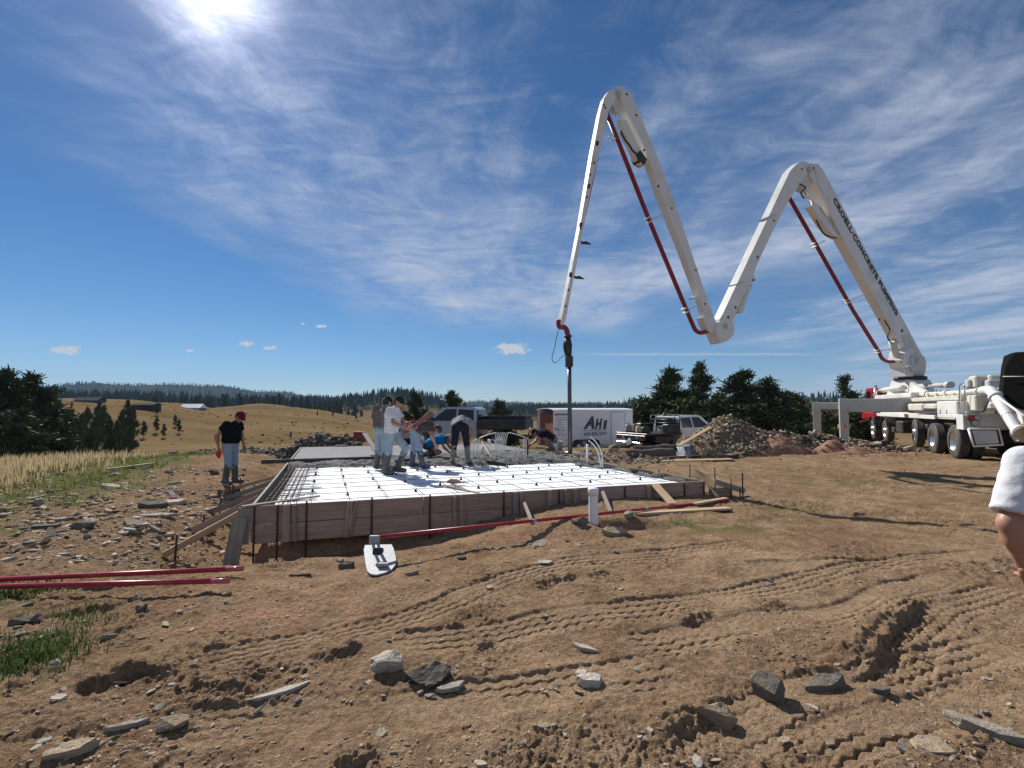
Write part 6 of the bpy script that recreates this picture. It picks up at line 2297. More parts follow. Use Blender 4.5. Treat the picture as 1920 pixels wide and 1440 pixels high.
TINY = [slab_rock(0.35) for _ in range(6)] + [chunk_rock(8) for _ in range(4)]
pl = []
cand = []
for i in range(30000):
    py = 880 + 580 * rs.random()
    px = rs.uniform(-60, 1980)
    cand.append((px, py))
gx = np.array([G(a, b, 0).x for a, b in cand])
gy = np.array([G(a, b, 0).y for a, b in cand])
gzz = ground_z(gx, gy, True)
tr_ = ground_z(gx, gy, True, True)[1]
dn = fbm(gx * 0.8 + 5, gy * 0.8, 3)
leftm = sstep(-gx - 0.30 * gy, 0.2, 2.0)
aa, bb = slab_ab(gx, gy)
for i in range(len(cand)):
    if -0.02 < aa[i] < 1.02 and -0.015 < bb[i] < 1.02:
        continue
    pr = 0.22 + 0.50 * dn[i] + (0.75 if gy[i] > 5.5 else -0.02) * leftm[i] - 0.25 * tr_[i]
    if rs.random() > pr:
        continue
    s = 0.006 + 0.020 * rs.random() ** 3 + (0.06 if gy[i] > 6 else 0.008) * leftm[i] * rs.random() ** 2
    if gy[i] > 7:
        s *= 1.5
    M = Matrix.Translation((gx[i], gy[i], gzz[i] - 0.05 * s)) @ Matrix.Rotation(rs.uniform(0, 6.28), 4, 'Z') @ Matrix.Rotation(rs.gauss(0, 0.3), 4, 'X') @ Matrix.Diagonal((s, s * rs.uniform(.5, 1), s * rs.uniform(.5, 1), 1))
    pl.append((M, TINY[rs.randrange(10)], rs.choice((0, 1, 1, 1, 4, 1))))
o = merged_stones("gravel", pl, (ST_GREY, ST_TAN, ST_PALE, ST_DARK, ST_RED))
tag(o, "fine gravel and grit strewn over the bare dirt", "gravel")


pl = []
for i in range(1500):
    px, py = rs.uniform(10, 460), rs.uniform(872, 1060)
    if px > 330 and py > 985:
        continue
    g = GG(px, py)
    a_, b_ = slab_ab(g.x, g.y)
    if -0.03 < a_ and -0.02 < b_ < 1.02:
        continue
    n_ = perlin(np.array([g.x * 0.9]), np.array([g.y * 0.9 + 3]))[0]
    gr = soil_masks(np.array([g.x]), np.array([g.y]))[0][0]
    if rs.random() > 0.55 + 0.8 * n_ - 0.75 * gr:
        continue
    s = 0.02 + 0.085 * rs.random() ** 2.2
    M = Matrix.Translation((g.x, g.y, g.z + 0.02 * s)) @ Matrix.Rotation(rs.uniform(0, 6.28), 4, 'Z') @ Matrix.Rotation(rs.gauss(0, 0.22), 4, 'X') @ Matrix.Rotation(rs.gauss(0, 0.22), 4, 'Y') @ Matrix.Diagonal((s, s * rs.uniform(.45, .9), s * rs.uniform(.5, 1), 1))
    pl.append((M, SLABS[rs.randrange(16)], rs.choice((0, 0, 1, 2, 3))))
o = merged_stones("slate_scatter", pl, (ST_GREY, ST_TAN, ST_PALE, ST_DARK))
tag(o, "dense litter of small slate chips on the slope left of the form", "slate chips")

# heaps ---------------------------------------------------------------------
def heap(name, label, cat, peaks, m_soil, mats_, n_small, s_rng, n_big, big_rng, seed, xr, yr, base_n=64):
    """peaks: (x, y, height, rx, ry) in world metres; a mound with stones on it"""
    r_ = random.Random(seed)
    cx, cy = peaks[0][0], peaks[0][1]
    t = thing(name, label, cat, (cx, cy, gz0(cx, cy)))
    X = np.linspace(cx - xr, cx + xr, base_n)
    Y = np.linspace(cy - yr, cy + yr, base_n)
    XX, YY = np.meshgrid(X, Y)

    def hz(x, y):
        h = np.zeros(np.shape(x))
        for (a, b, hh, rx, ry) in peaks:
            d = np.sqrt(((x - a) / rx) ** 2 + ((y - b) / ry) ** 2) + 0.13 * fbm(x * 0.9 + seed, y * 0.9, 3)
            h = np.maximum(h, hh * np.clip(1.04 - d, 0, None) ** 0.9 - 0.0)
        h = h + sstep(h, 0.0, 0.18) * (0.05 * fbm(x * 2.2, y * 2.2 + seed, 3) + 0.05 * np.abs(fbm(x * 6, y * 6, 2)))
        return h
    Hh = hz(XX, YY)
    Z = ground_z(XX.ravel(), YY.ravel(), False).reshape(XX.shape) + Hh - 0.05 - 0.05 * (Hh < 0.02)
    vs = np.stack([XX, YY, Z], -1).reshape(-1, 3)
    i = np.arange(base_n - 1)[:, None] * base_n
    j = np.arange(base_n - 1)[None, :]
    q = np.stack([i + j, i + j + 1, i + base_n + j + 1, i + base_n + j], -1).reshape(-1, 4)
    keep = (Hh.reshape(-1)[q] > 0.0).any(1)
    q = q[keep]
    used = np.unique(q)
    rm = np.full(len(vs), -1)
    rm[used] = np.arange(len(used))
    me = bpy.data.meshes.new("mound")
    me.from_pydata(vs[used].tolist(), [], rm[q].tolist())
    me.polygons.foreach_set("use_smooth", np.ones(len(q), bool))
    me.materials.append(m_soil)
    add_obj("mound", me, t, Matrix.Identity(4))
    pl = []

    def spot(smax):
        while True:
            x, y = r_.uniform(cx - xr, cx + xr), r_.uniform(cy - yr, cy + yr)
            h = float(hz(np.array([x]), np.array([y]))[0])
            if h > 0.03 or (h > -0.5 and r_.random() < 0.03 and h <= 0):
                return x, y, h + gz0(x, y)
    for k in range(n_small + n_big):
        big = k >= n_small
        x, y, z = spot(1)
        s = r_.uniform(*big_rng) if big else s_rng[0] + (s_rng[1] - s_rng[0]) * r_.random() ** 2
        M = Matrix.Translation((x, y, z + 0.15 * s)) @ Matrix.Rotation(r_.uniform(0, 6.28), 4, 'Z') @ Matrix.Rotation(r_.gauss(0, 0.5), 4, 'X') @ Matrix.Rotation(r_.gauss(0, 0.5), 4, 'Y') @ Matrix.Diagonal((s, s * r_.uniform(.6, 1), s * r_.uniform(.6, 1.2), 1))
        vf = r_.choice(SLABS) if (big or r_.random() < 0.6) else r_.choice(CHUNKS)
        mi = r_.randrange(len(mats_))
        if big:
            key = (id(vf), mats_[mi].name)
            if key not in MATS:
                MATS[key] = rock_mesh(vf, mats_[mi])
            add_obj("stone", MATS[key], t, M)
        else:
            pl.append((M, vf, mi))
    o = merged_stones("stones", pl, mats_, None)
    o.parent = t
    o.matrix_basis = wm(t).inverted()
    return t


SOIL_BR = mat("spoil_brown", (0.20, 0.145, 0.095), 0.95, 0, 0.35, 5, 0.9, 30)
SOIL_RD = mat("spoil_red", (0.27, 0.135, 0.085), 0.95, 0, 0.3, 5, 0.9, 30)
SOIL_DK = mat("spoil_dark", (0.10, 0.085, 0.07), 0.95, 0, 0.35, 5, 0.9, 30)
c = P(1368, 852, 17.8)
heap("gravel_pile", "tall heap of tan stony spoil in front of the white crew-cab truck", "gravel pile",
     [(P(1368, 800, 17.9).x, 17.9, 1.42, 2.0, 1.6), (P(1318, 840, 17.0).x, 17.0, 0.62, 1.2, 0.9), (P(1415, 830, 17.6).x, 17.6, 0.85, 1.2, 1.0)], SOIL_BR, (ST_TAN, ST_TAN, ST_GREY), 1300, (0.03, 0.12), 60, (0.10, 0.20), 1, 3.2, 2.4, 90)
heap("rock_pile", "low ridge of broken slate between the gravel heap and the outriggers", "rock pile",
     [(P(1470, 830, 18.6).x, 18.6, 0.78, 1.6, 1.0), (P(1530, 830, 18.9).x, 18.9, 0.75, 1.5, 0.9), (P(1590, 835, 18.6).x, 18.6, 0.45, 1.6, 0.8), (P(1650, 850, 17.4).x, 17.4, 0.22, 1.6, 0.6)], SOIL_DK, (ST_GREY, ST_TAN, ST_DARK), 900, (0.04, 0.15), 55, (0.12, 0.26), 2, 5.4, 2.0, 90)
heap("red_earth_pile", "reddish clay mound low in front of the slate ridge", "dirt pile",
     [(P(1455, 840, 17.0).x, 17.0, 0.66, 1.5, 0.8), (P(1420, 850, 16.6).x, 16.6, 0.35, 1.0, 0.6)], SOIL_RD, (ST_RED, ST_RED, ST_TAN), 260, (0.02, 0.08), 12, (0.08, 0.14), 3, 2.4, 1.4, 64)
heap("red_earth_pile", "small orange clay mound at the foot of the near outrigger leg", "dirt pile",
     [(P(1560, 845, 17.2).x, 17.2, 0.50, 0.9, 0.6), (P(1605, 852, 16.8).x, 16.8, 0.26, 1.3, 0.5), (P(1660, 862, 15.9).x, 15.9, 0.14, 1.3, 0.4)], SOIL_RD, (ST_RED, ST_TAN), 160, (0.02, 0.07), 8, (0.07, 0.12), 4, 3.6, 2.2, 80)
heap("slate_pile", "dark heap of slate rubble behind the finished slab's left end", "rock pile",
     [(P(604, 800, 20.5).x, 20.5, 1.40, 1.6, 1.3), (P(645, 815, 20.4).x, 20.4, 1.05, 1.2, 1.0), (P(562, 825, 20.3).x, 20.3, 0.62, 1.4, 0.9)], SOIL_DK, (ST_DARK, ST_DARK, ST_GREY), 750, (0.04, 0.14), 55, (0.12, 0.24), 5, 3.4, 2.0, 80)
heap("slate_bank", "low bank of dark slate running along the rim of the plateau", "rock pile",
     [(P(380, 842, 20.5).x, 20.5, 0.26, 2.4, 0.6), (P(470, 840, 20.8).x, 20.8, 0.24, 2.6, 0.6), (P(300, 845, 19.8).x, 19.8, 0.18, 2.2, 0.5), (P(530, 838, 21.0).x, 21.0, 0.22, 1.6, 0.5)], SOIL_DK, (ST_DARK, ST_GREY, ST_PALE), 480, (0.04, 0.12), 30, (0.12, 0.22), 6, 6.0, 1.6, 100)
heap("spoil_bank", "low rocky bank between the wet slab and the trailer", "dirt pile",
     [(P(1150, 862, 15.2).x, 15.2, 0.22, 1.6, 0.7), (P(1200, 866, 15.0).x, 15.0, 0.16, 1.2, 0.5), (P(1110, 852, 16.5).x, 16.5, 0.18, 1.3, 0.7)], SOIL_BR, (ST_TAN, ST_GREY), 340, (0.03, 0.09), 14, (0.08, 0.15), 7, 3.4, 2.5, 72)
for k, (px, py, d, m, lab, s) in enumerate(((645, 822, 20.4, ST_PALE, "pale boulder lying on the dark slate heap", 0.34), (676, 822, 20.8, ST_DARK, "large dark boulder at the right foot of the slate heap", 0.42))):
    cc = P(px, py, d)
    me = subdivided(rock_mesh(CHUNKS[k], m), 2, 0.05)
    o = add_obj("boulder", me, None, Matrix.Translation(cc) @ Matrix.Diagonal((s, s * 0.8, s * 0.6, 1)))
    tag(o, lab, "boulder")
o = thing("red_toolbox", "small dark red metal box on the slab corner by the slate heap", "box", P(674, 822, 19.6))
MB().box((0, 0, 0.12), (0.42, 0.3, 0.24), bev=0.02).build("body", mat("dark_red_metal", (0.16, 0.02, 0.025), 0.5), o)
MB().box((0, 0, 0.255), (0.44, 0.32, 0.03), bev=0.01).build("lid", mat("dark_red_metal", (0.16, 0.02, 0.025), 0.5), o)

# ------------------------------------------------------------------ pines, far woods, grass, houses
def leaf_mat(name, c1, c2, trans=0.0):
    m, T, b = principled(name)
    oi = T.n('ShaderNodeObjectInfo')
    geo = T.n('ShaderNodeNewGeometry')
    f = T.m('ADD', T.m('MULTIPLY', geo.outputs['Random Per Island'], 0.6), T.m('MULTIPLY', T.noise(geo.outputs['Position'], 0.8, 3.0), 0.5))
    c = T.mix(f, c1, c2)
    T.set(b.inputs['Base Color'], c)
    b.inputs['Roughness'].default_value = 0.6
    b.inputs['Specular IOR Level'].default_value = 0.06
    if trans > 0:
        tr_n = T.n('ShaderNodeBsdfTranslucent')
        T.set(tr_n.inputs[0], c)
        ms = T.n('ShaderNodeMixShader')
        ms.inputs[0].default_value = trans
        T.t.links.new(b.outputs[0], ms.inputs[1])
        T.t.links.new(tr_n.outputs[0], ms.inputs[2])
        outn = [n_ for n_ in T.t.nodes if n_.type == 'OUTPUT_MATERIAL'][0]
        T.t.links.new(ms.outputs[0], outn.inputs[0])
    MATS[name] = m
    return m


M_NEEDLE = leaf_mat("pine_needles", (0.030, 0.044, 0.020), (0.100, 0.120, 0.052))
M_NEEDLE2 = leaf_mat("pine_needles_light", (0.040, 0.054, 0.024), (0.12, 0.135, 0.06))
M_BARKP = mat("pine_bark", (0.105, 0.068, 0.048), 0.95, 0, 0.4, 9, 0.8, 25)
M_FARW = leaf_mat("far_conifers", (0.020, 0.032, 0.020), (0.058, 0.075, 0.042))
rt = random.Random(21)


def pine_meshes(seed, H=10.0, crown_lo=0.25, spread=2.4, open_=0.35, tufts=620, tri=9, m=None, top_round=True):
    """trunk mesh and crown mesh of one pine; unit metres"""
    r = random.Random(seed)
    mb = MB()
    bend = [(r.uniform(-0.15, 0.15), r.uniform(-0.15, 0.15)) for _ in range(6)]
    tp = []
    for i in range(9):
        t = i / 8
        tp.append(Vector((bend[int(t * 5)][0] * t * 1.2, bend[int(t * 5)][1] * t * 1.2, H * 0.97 * t)))
    mb.tube(tp, [0.17 * (H / 10) * (1 - 0.93 * i / 8) + 0.008 for i in range(9)], 8)

    def trunk(z):
        t = min(max(z / (H * 0.97), 0), 1) * 8
        i = min(int(t), 7)
        return tp[i].lerp(tp[i + 1], t - i)
    V, F = [], []
    limbs = []
    nl = int(46 + H * 3.2)
    for k in range(nl):
        t = crown_lo + (1 - crown_lo) * ((k + r.random()) / nl)
        u = (t - crown_lo) / (1 - crown_lo)
        if r.random() < open_ * 0.5 and 0.1 < u < 0.9:
            continue
        prof = ((1 - max(0.0, (u - 0.35) / 0.65) ** 1.8) * (0.72 + 0.28 * min(1, u / 0.3)) if top_round else (1.0 - u))
        prof = max(prof, 0.12)
        L = spread * prof * r.uniform(0.45, 1.12)
        az = r.uniform(0, 2 * math.pi)
        p0 = trunk(H * t)
        L *= 1.12
        up = r.uniform(-0.15, 0.35) + 0.75 * u * u
        d = Vector((math.cos(az), math.sin(az), up)).normalized()
        p1 = p0 + d * L + Vector((0, 0, 0.12 * L * L * 0.2))
        pm = p0.lerp(p1, 0.55) + Vector((0, 0, -0.06 * L))
        mb.tube([p0, pm, p1], [0.035 * (1.2 - 0.6 * u), 0.022, 0.008], 4, caps=False)
        limbs.append((p0, pm, p1, L))
    tot = sum(l[3] for l in limbs)

    def tuft(c, s, dirv):
        for q in range(tri):
            a = Vector((r.gauss(0, 1), r.gauss(0, 1), r.gauss(0.25, 0.9))) + dirv * 0.8
            if a.length < 1e-3:
                continue
            a.normalize()
            b = a.orthogonal().normalized()
            b = (b * math.cos(q * 1.9) + a.cross(b) * math.sin(q * 1.9))
            L = s * r.uniform(0.6, 1.15)
            w = s * 0.20
            o = c + Vector((r.gauss(0, 1), r.gauss(0, 1), r.gauss(0, 0.6))) * s * 0.28
            i = len(V)
            V.extend([o - b * w * 0.5, o + b * w * 0.5, o + a * L + b * w * 0.35, o + a * L - b * w * 0.35])
            F.append((i, i + 1, i + 2, i + 3))
    for (p0, pm, p1, L) in limbs:
        n = max(2, int(tufts * L / tot))
        clump = [r.uniform(0.35, 1.0) for _ in range(max(2, n // 5))]
        for _ in range(n):
            t = min(1.05, max(0.25, r.choice(clump) + r.gauss(0, 0.07)))
            c = (p0.lerp(pm, t / 0.55) if t < 0.55 else pm.lerp(p1, (t - 0.55) / 0.45))
            sp = 0.10 + 0.16 * L * 0.5
            c = c + Vector((r.gauss(0, 1) * sp, r.gauss(0, 1) * sp, abs(r.gauss(0, 1)) * sp * 0.8))
            tuft(c, r.uniform(0.34, 0.58) * (H / 10) ** 0.5, (p1 - p0).normalized() * 0.4 + Vector((0, 0, 0.5)))
    for _ in range(10):
        tuft(trunk(H * r.uniform(0.93, 1.0)), 0.3, Vector((0, 0, 1)))
    cr = MB()
    cr.add(V, F)
    return mb, cr


PINES = []
for sd, kw, m in ((1, dict(H=10.5, crown_lo=0.16, spread=1.95, open_=0.35, tufts=1000), M_NEEDLE),
                  (2, dict(H=11.0, crown_lo=0.30, spread=1.75, open_=0.75, tufts=720), M_NEEDLE2),
                  (3, dict(H=9.5, crown_lo=0.08, spread=2.2, open_=0.25, tufts=1150), M_NEEDLE),
                  (4, dict(H=8.0, crown_lo=0.06, spread=1.5, open_=0.2, tufts=760, top_round=False), M_NEEDLE),
                  (5, dict(H=9.0, crown_lo=0.22, spread=1.5, open_=0.4, tufts=640), M_NEEDLE2),
                  (6, dict(H=6.0, crown_lo=0.02, spread=1.75, open_=0.15, tufts=820), M_NEEDLE)):
    a, b = pine_meshes(sd, **kw)
    PINES.append((a.mesh("trunk", M_BARKP), b.mesh("crown", m), kw["H"]))


def pine(label, px, ytop, ybase, d, var, group=None, wide=1.0, name="pine_tree", z_from_ground=True):
    top, bot = P(px, ytop, d), P(px, ybase, d)
    zb = gz0(bot.x, bot.y) - 0.15 if z_from_ground else bot.z
    zb = min(zb, bot.z)
    me_t, me_c, H = PINES[var]
    s = (top.z - zb) / H
    sw = s * wide
    t = thing(name, label, "pine tree", (bot.x, bot.y, zb), 0, group)
    M = Matrix.Translation((bot.x, bot.y, zb)) @ Matrix.Rotation(rt.uniform(0, 6.28), 4, 'Z') @ Matrix.Diagonal((sw, sw, s, 1))
    add_obj("trunk", me_t, t, M)
    add_obj("crown", me_c, t, M)
    return t


# right-hand group behind truck and gravel
pine("tall full pine standing left of the slender open one, behind the flatbed", 1256, 694, 838, 44, 0, wide=1.35)
pine("slender open pine with bare stem, tallest behind the gravel heap", 1316, 682, 838, 46, 1, wide=0.95)
pine("broad round-topped pine right of the slender open one", 1396, 698, 838, 42, 2, wide=1.5)
pine("dense pine leaning on the broad round-topped one's right", 1444, 712, 838, 44, 0, wide=1.6)
pine("low dark pine between the gravel heap and the wooded slope", 1482, 735, 838, 46, 2, wide=1.6)
pine("bushy young pine behind the trailer's front end", 1212, 748, 840, 42, 5, wide=1.5)
pine("short bushy pine filling the gap below the tall full pine", 1285, 752, 838, 40, 5, wide=1.6)
pine("low pine beneath the slender open one", 1345, 752, 838, 39, 5, wide=1.6)
pine("low dark pine below the broad round-topped one", 1420, 760, 838, 38, 5, wide=1.7)
pine("low dark pine closing the wood's right end by the slate ridge", 1500, 765, 838, 44, 5, wide=1.4)
pine("pine of middle height between the tall full one and the slender one", 1288, 735, 838, 50, 0, wide=1.2)
pine("pine of middle height between the slender one and the broad one", 1355, 738, 838, 52, 2, wide=1.2)
pine("narrow dark spire pine behind the pump truck's outriggers", 1590, 708, 825, 60, 3)
for px, yt, w, lab in ((1552, 772, 1.2, "bushy low pine seen between the two outrigger legs"), (1608, 770, 1.5, "bushy low pine behind the near outrigger leg"), (1650, 778, 1.4, "low pine seen under the outrigger beam by the front wheels")):
    pine(lab, px, yt, 832, 30, 5, wide=w)
# middle trees
pine("round bushy pine behind the bent man in jeans", 776, 737, 850, 60, 2, wide=0.95)
pine("ragged-topped pine behind the silver pickup's cab", 846, 735, 850, 62, 1, wide=1.3)
pine("solitary round pine in the field right of the black flatbed", 936, 753, 842, 62, 5, wide=1.0)
pine("small dark pine at the silver pickup's hood", 812, 780, 850, 50, 5, wide=1.0)
# left: the big trees and the valley
for px, yt, d, v, w, lab in ((10, 696, 42, 0, 1.15, "big dark pine at the wood's edge beyond the dry grass"), (58, 703, 44, 2, 1.0, "big pine with a ragged leaning top beside the dark wood-edge pine"),
                             (-40, 700, 40, 2, 1.1, "big pine half out of the picture beyond the dry grass"), (88, 752, 46, 5, 1.2, "bushy mid-height pine right of the two big ones"),
                             (35, 770, 38, 5, 1.3, "low bushy pine at the foot of the big dark pines"), (-10, 775, 36, 5, 1.3, "low spreading pine at the very edge of the dry grass")):
    pine(lab, px, yt, 850, d, v, wide=w)
valley = [(237, 752, 80), (202, 782, 62), (226, 770, 88), (160, 766, 84), (131, 770, 76), (110, 778, 66), (181, 757, 100), (191, 762, 96), (150, 776, 74), (216, 790, 60), (173, 790, 66), (96, 764, 78),
          (142, 800, 54), (246, 768, 90), (120, 792, 56), (240, 800, 58), (165, 805, 52), (205, 812, 52), (104, 805, 48), (138, 786, 62)]
for i, (px, yt, d) in enumerate(valley):
    pine("dark valley pine in the grove below the tan slope", px, yt, 0.5 * (yt + 850) + 60, d, rt.choice((0, 3, 4, 1)), "pines in the valley grove", wide=rt.uniform(0.55, 0.8))
slope = [(269, 790, 822, 118, "lone young pine with a thin bare stem low on the tan slope"), (293, 783, 812, 135, "lone pine on the tan slope left of the paired ones"), (307, 795, 821, 118, "small pine with a long shadow low on the tan slope"),
         (328, 778, 800, 140, "upper of the two pines nearest each other on the tan slope"), (335, 787, 813, 128, "lower of the two pines nearest each other on the tan slope"), (294, 756, 779, 170, "slim pine standing right of the dark house"),
         (134, 753, 765, 190, "small round pine alone below the far house"), (545, 809, 822, 90, "tiny dark pine on the bare slope left of the slate heap"),
         (595, 770, 780, 250, "lone pine at the edge of the tan hill's tree line"), (624, 769, 781, 240, "lone pine in front of the tree line on the tan hill"), (667, 772, 788, 215, "rightmost lone pine in front of the tree line")]
for px, yt, yb, d, lab in slope:
    d = far_hit(px, yb)
    pine(lab, px, yt, yb, d, rt.choice((4, 4, 3)), wide=0.95, z_from_ground=True)
crest = []
for i in range(62):
    px = rt.uniform(285, 720)
    yc = np.interp(px, C_X, C_Y)
    crest.append((px, yc - rt.uniform(8, 26) * (1.0 if px > 380 else 0.7), rt.uniform(305, 400)))
for px in (185, 203, 214, 228, 238, 262, 90, 105, 75):
    crest.append((px, np.interp(px, C_X, C_Y) - rt.uniform(3, 9), rt.uniform(300, 360)))
for i in range(26):
    px = rt.uniform(740, 1180)
    crest.append((px, 792 - rt.uniform(10, 26), rt.uniform(300, 430)))
for px, yt, d in crest:
    g = P(px, yt, d)
    pine("dark conifer in the tree line along the crest of the tan hill", px, yt, yt + 4, d, rt.choice((3, 3, 4)), "conifers along the tan hill's crest", wide=rt.uniform(0.8, 1.15))


def far_forest():
    r = np.random.RandomState(4)
    pts = []
    n = 60000
    th = np.arctan((r.uniform(-140, 2060, n) - 960) / FPX)
    rr = np.exp(r.uniform(math.log(430), math.log(2700), n))
    x, y = rr * np.sin(th), rr * np.cos(th)
    f = soil_masks(x, y)[3]
    px = 960 + FPX * np.tan(th)
    keep = r.rand(n) < f * np.where(rr > 1000, 0.8, np.clip(0.35 + 0.75 * fbm(x * 0.006, y * 0.006, 3), 0.05, 0.8))
    # only where the slope can be seen
    x, y, rr = x[keep], y[keep], rr[keep]
    z = ground_z(x, y, False)
    el = (z - EYE) / rr
    vis = el > -0.016
    x, y, z, rr = x[vis], y[vis], z[vis], rr[vis]
    if len(x) > 17000:
        x, y, z, rr = x[:17000], y[:17000], z[:17000], rr[:17000]
    V, F = [], []
    k = len(x)
    hh = r.uniform(6.5, 14, k)
    ww = hh * r.uniform(0.13, 0.22, k)
    base = 0
    sides = 5
    ang0 = r.uniform(0, 6.28, k)
    tiers = ((0.10, 1.0, 0.55), (0.38, 0.72, 0.82), (0.62, 0.45, 1.0))
    for (z0, w0, z1) in tiers:
        for s in range(sides):
            a = ang0 + 2 * math.pi * s / sides + z0 * 3
            a2 = ang0 + 2 * math.pi * (s + 1) / sides + z0 * 3
            j = r.uniform(0.75, 1.25, k)
            p0 = np.stack([x + ww * w0 * j * np.cos(a), y + ww * w0 * j * np.sin(a), z + hh * z0], -1)
            p1 = np.stack([x + ww * w0 * np.cos(a2), y + ww * w0 * np.sin(a2), z + hh * (z0 + 0.03)], -1)
            p2 = np.stack([x, y, z + hh * z1], -1)
            V.append(np.stack([p0, p1, p2], 1).reshape(-1, 3))
    V = np.concatenate(V)
    nf = len(V) // 3
    me = bpy.data.meshes.new("far_forest")
    me.vertices.add(len(V))
    me.vertices.foreach_set("co", V.ravel())
    me.loops.add(len(V))
    me.loops.foreach_set("vertex_index", np.arange(len(V), dtype=np.int32))
    me.polygons.add(nf)
    me.polygons.foreach_set("loop_start", (np.arange(nf) * 3).astype(np.int32))
    me.update(calc_edges=True)
    me.materials.append(M_FARW)
    o = add_obj("far_forest", me)
    tag(o, "dark conifer forest covering the far ridges", "forest", kind="stuff")


far_forest()


# grass ---------------------------------------------------------------------
def grass(name, label, cat, spots, hrange, m, lean=0.35, w=0.012, blades=1, seed=3):
    """spots: arrays x, y ; builds thin bent blades"""
    r = np.random.RandomState(seed)
    x, y = spots
    x = np.repeat(x, blades) + r.normal(0, 0.035, len(x) * blades)
    y = np.repeat(y, blades) + r.normal(0, 0.035, len(y) * blades)
    z = ground_z(x, y, True) - 0.01
    n = len(x)
    h = r.uniform(*hrange, n)
    az = r.uniform(0, 6.28, n)
    ln = h * r.uniform(0.1, 1.0, n) * lean
    d = np.hypot(x, y)
    ww = np.maximum(w, 0.0011 * d) * r.uniform(0.7, 1.3, n)
    sx, sy = np.cos(az + 1.57) * ww / 2, np.sin(az + 1.57) * ww / 2
    dx, dy = np.cos(az) * ln, np.sin(az) * ln
    p = [np.stack([x - sx, y - sy, z], -1), np.stack([x + sx, y + sy, z], -1),
         np.stack([x + sx * .8 + dx * .35, y + sy * .8 + dy * .35, z + h * .6], -1), np.stack([x - sx * .8 + dx * .35, y - sy * .8 + dy * .35, z + h * .6], -1),
         np.stack([x + dx, y + dy, z + h], -1)]
    V = np.stack(p, 1).reshape(-1, 3)
    b = np.arange(n)[:, None] * 5
    q = b + np.array([0, 1, 2, 3])
    t = b + np.array([3, 2, 4])
    me = bpy.data.meshes.new(name)
    me.vertices.add(len(V))
    me.vertices.foreach_set("co", V.ravel())
    me.loops.add(n * 7)
    me.loops.foreach_set("vertex_index", np.concatenate([q.ravel(), t.ravel()]).astype(np.int32))
    me.polygons.add(2 * n)
    me.polygons.foreach_set("loop_start", np.concatenate([np.arange(n) * 4, n * 4 + np.arange(n) * 3]).astype(np.int32))
    me.update(calc_edges=True)
    me.materials.append(m)
    o = add_obj(name, me)
    tag(o, label, cat, kind="stuff")
    return o


def scatter(n, xr, yr, fn, seed):
    r = np.random.RandomState(seed)
    x, y = r.uniform(*xr, n), r.uniform(*yr, n)
    a, b = slab_ab(x, y)
    k = (r.rand(n) < fn(x, y)) & ~((a > -0.03) & (a < 1.03) & (b > -0.03) & (b < 1.05))
    return x[k], y[k]


M_GRN = leaf_mat("green_grass", (0.075, 0.105, 0.030), (0.19, 0.20, 0.075), 0.4)
M_STRAW = leaf_mat("dry_grass", (0.34, 0.26, 0.14), (0.62, 0.50, 0.30), 0.4)
sp = scatter(60000, (-24, -3), (3, 28), lambda x, y: soil_masks(x, y)[0] * 0.55 * np.clip(0.4 + fbm(x * 1.1, y * 1.1, 2), 0, 1), 1)
grass("green_grass", "short green grass along the left edge of the stony ground", "grass", sp, (0.05, 0.16), M_GRN, 0.8, 0.008, 3, 1)
sp = scatter(60000, (-34, -6), (9, 34), lambda x, y: soil_masks(x, y)[1] * 0.62, 2)
grass("dry_grass", "tall straw-coloured grass in front of the left pines", "grass", sp, (0.15, 0.45), M_STRAW, 0.5, 0.008, 2, 2)
sp = scatter(50000, (-4, 20), (3, 28), lambda x, y: soil_masks(x, y)[0] * 0.40 * np.clip(0.3 + fbm(x * 1.3, y * 1.3, 2), 0, 1), 3)
grass("sparse_grass", "sparse green grass in patches on the right-hand dirt", "grass", sp, (0.03, 0.09), M_GRN, 0.9, 0.006, 3, 3)
sp = scatter(26000, (-6, 16), (2.2, 16), lambda x, y: (0.02 + 0.35 * soil_masks(x, y)[1]) * np.clip(0.3 + fbm(x * 1.3 + 4, y * 1.3, 2), 0, 1), 4)
grass("dead_grass", "wisps of dead grass trodden into the dirt", "grass", sp, (0.02, 0.07), M_STRAW, 1.6, 0.004, 3, 4)
# weeds standing in tufts at the lower left
tx, ty = [], []
rg = np.random.RandomState(9)
for (px, py, k) in ((25, 1118, 60), (55, 1108, 30), (40, 1245, 70), (75, 1225, 60), (95, 1205, 40), (10, 1265, 50), (165, 1160, 20), (140, 1150, 14)):
    g = G(px, py, 0)
    tx.append(g.x + rg.normal(0, 0.15, 2 * k))
    ty.append(g.y + rg.normal(0, 0.09, 2 * k))
grass("weed_tufts", "bright green weed tufts at the left below the red poles", "weeds", (np.concatenate(tx), np.concatenate(ty)), (0.02, 0.075), leaf_mat("bright_weeds", (0.045, 0.085, 0.02), (0.12, 0.16, 0.05), 0.3), 0.9, 0.009, 3, 5)


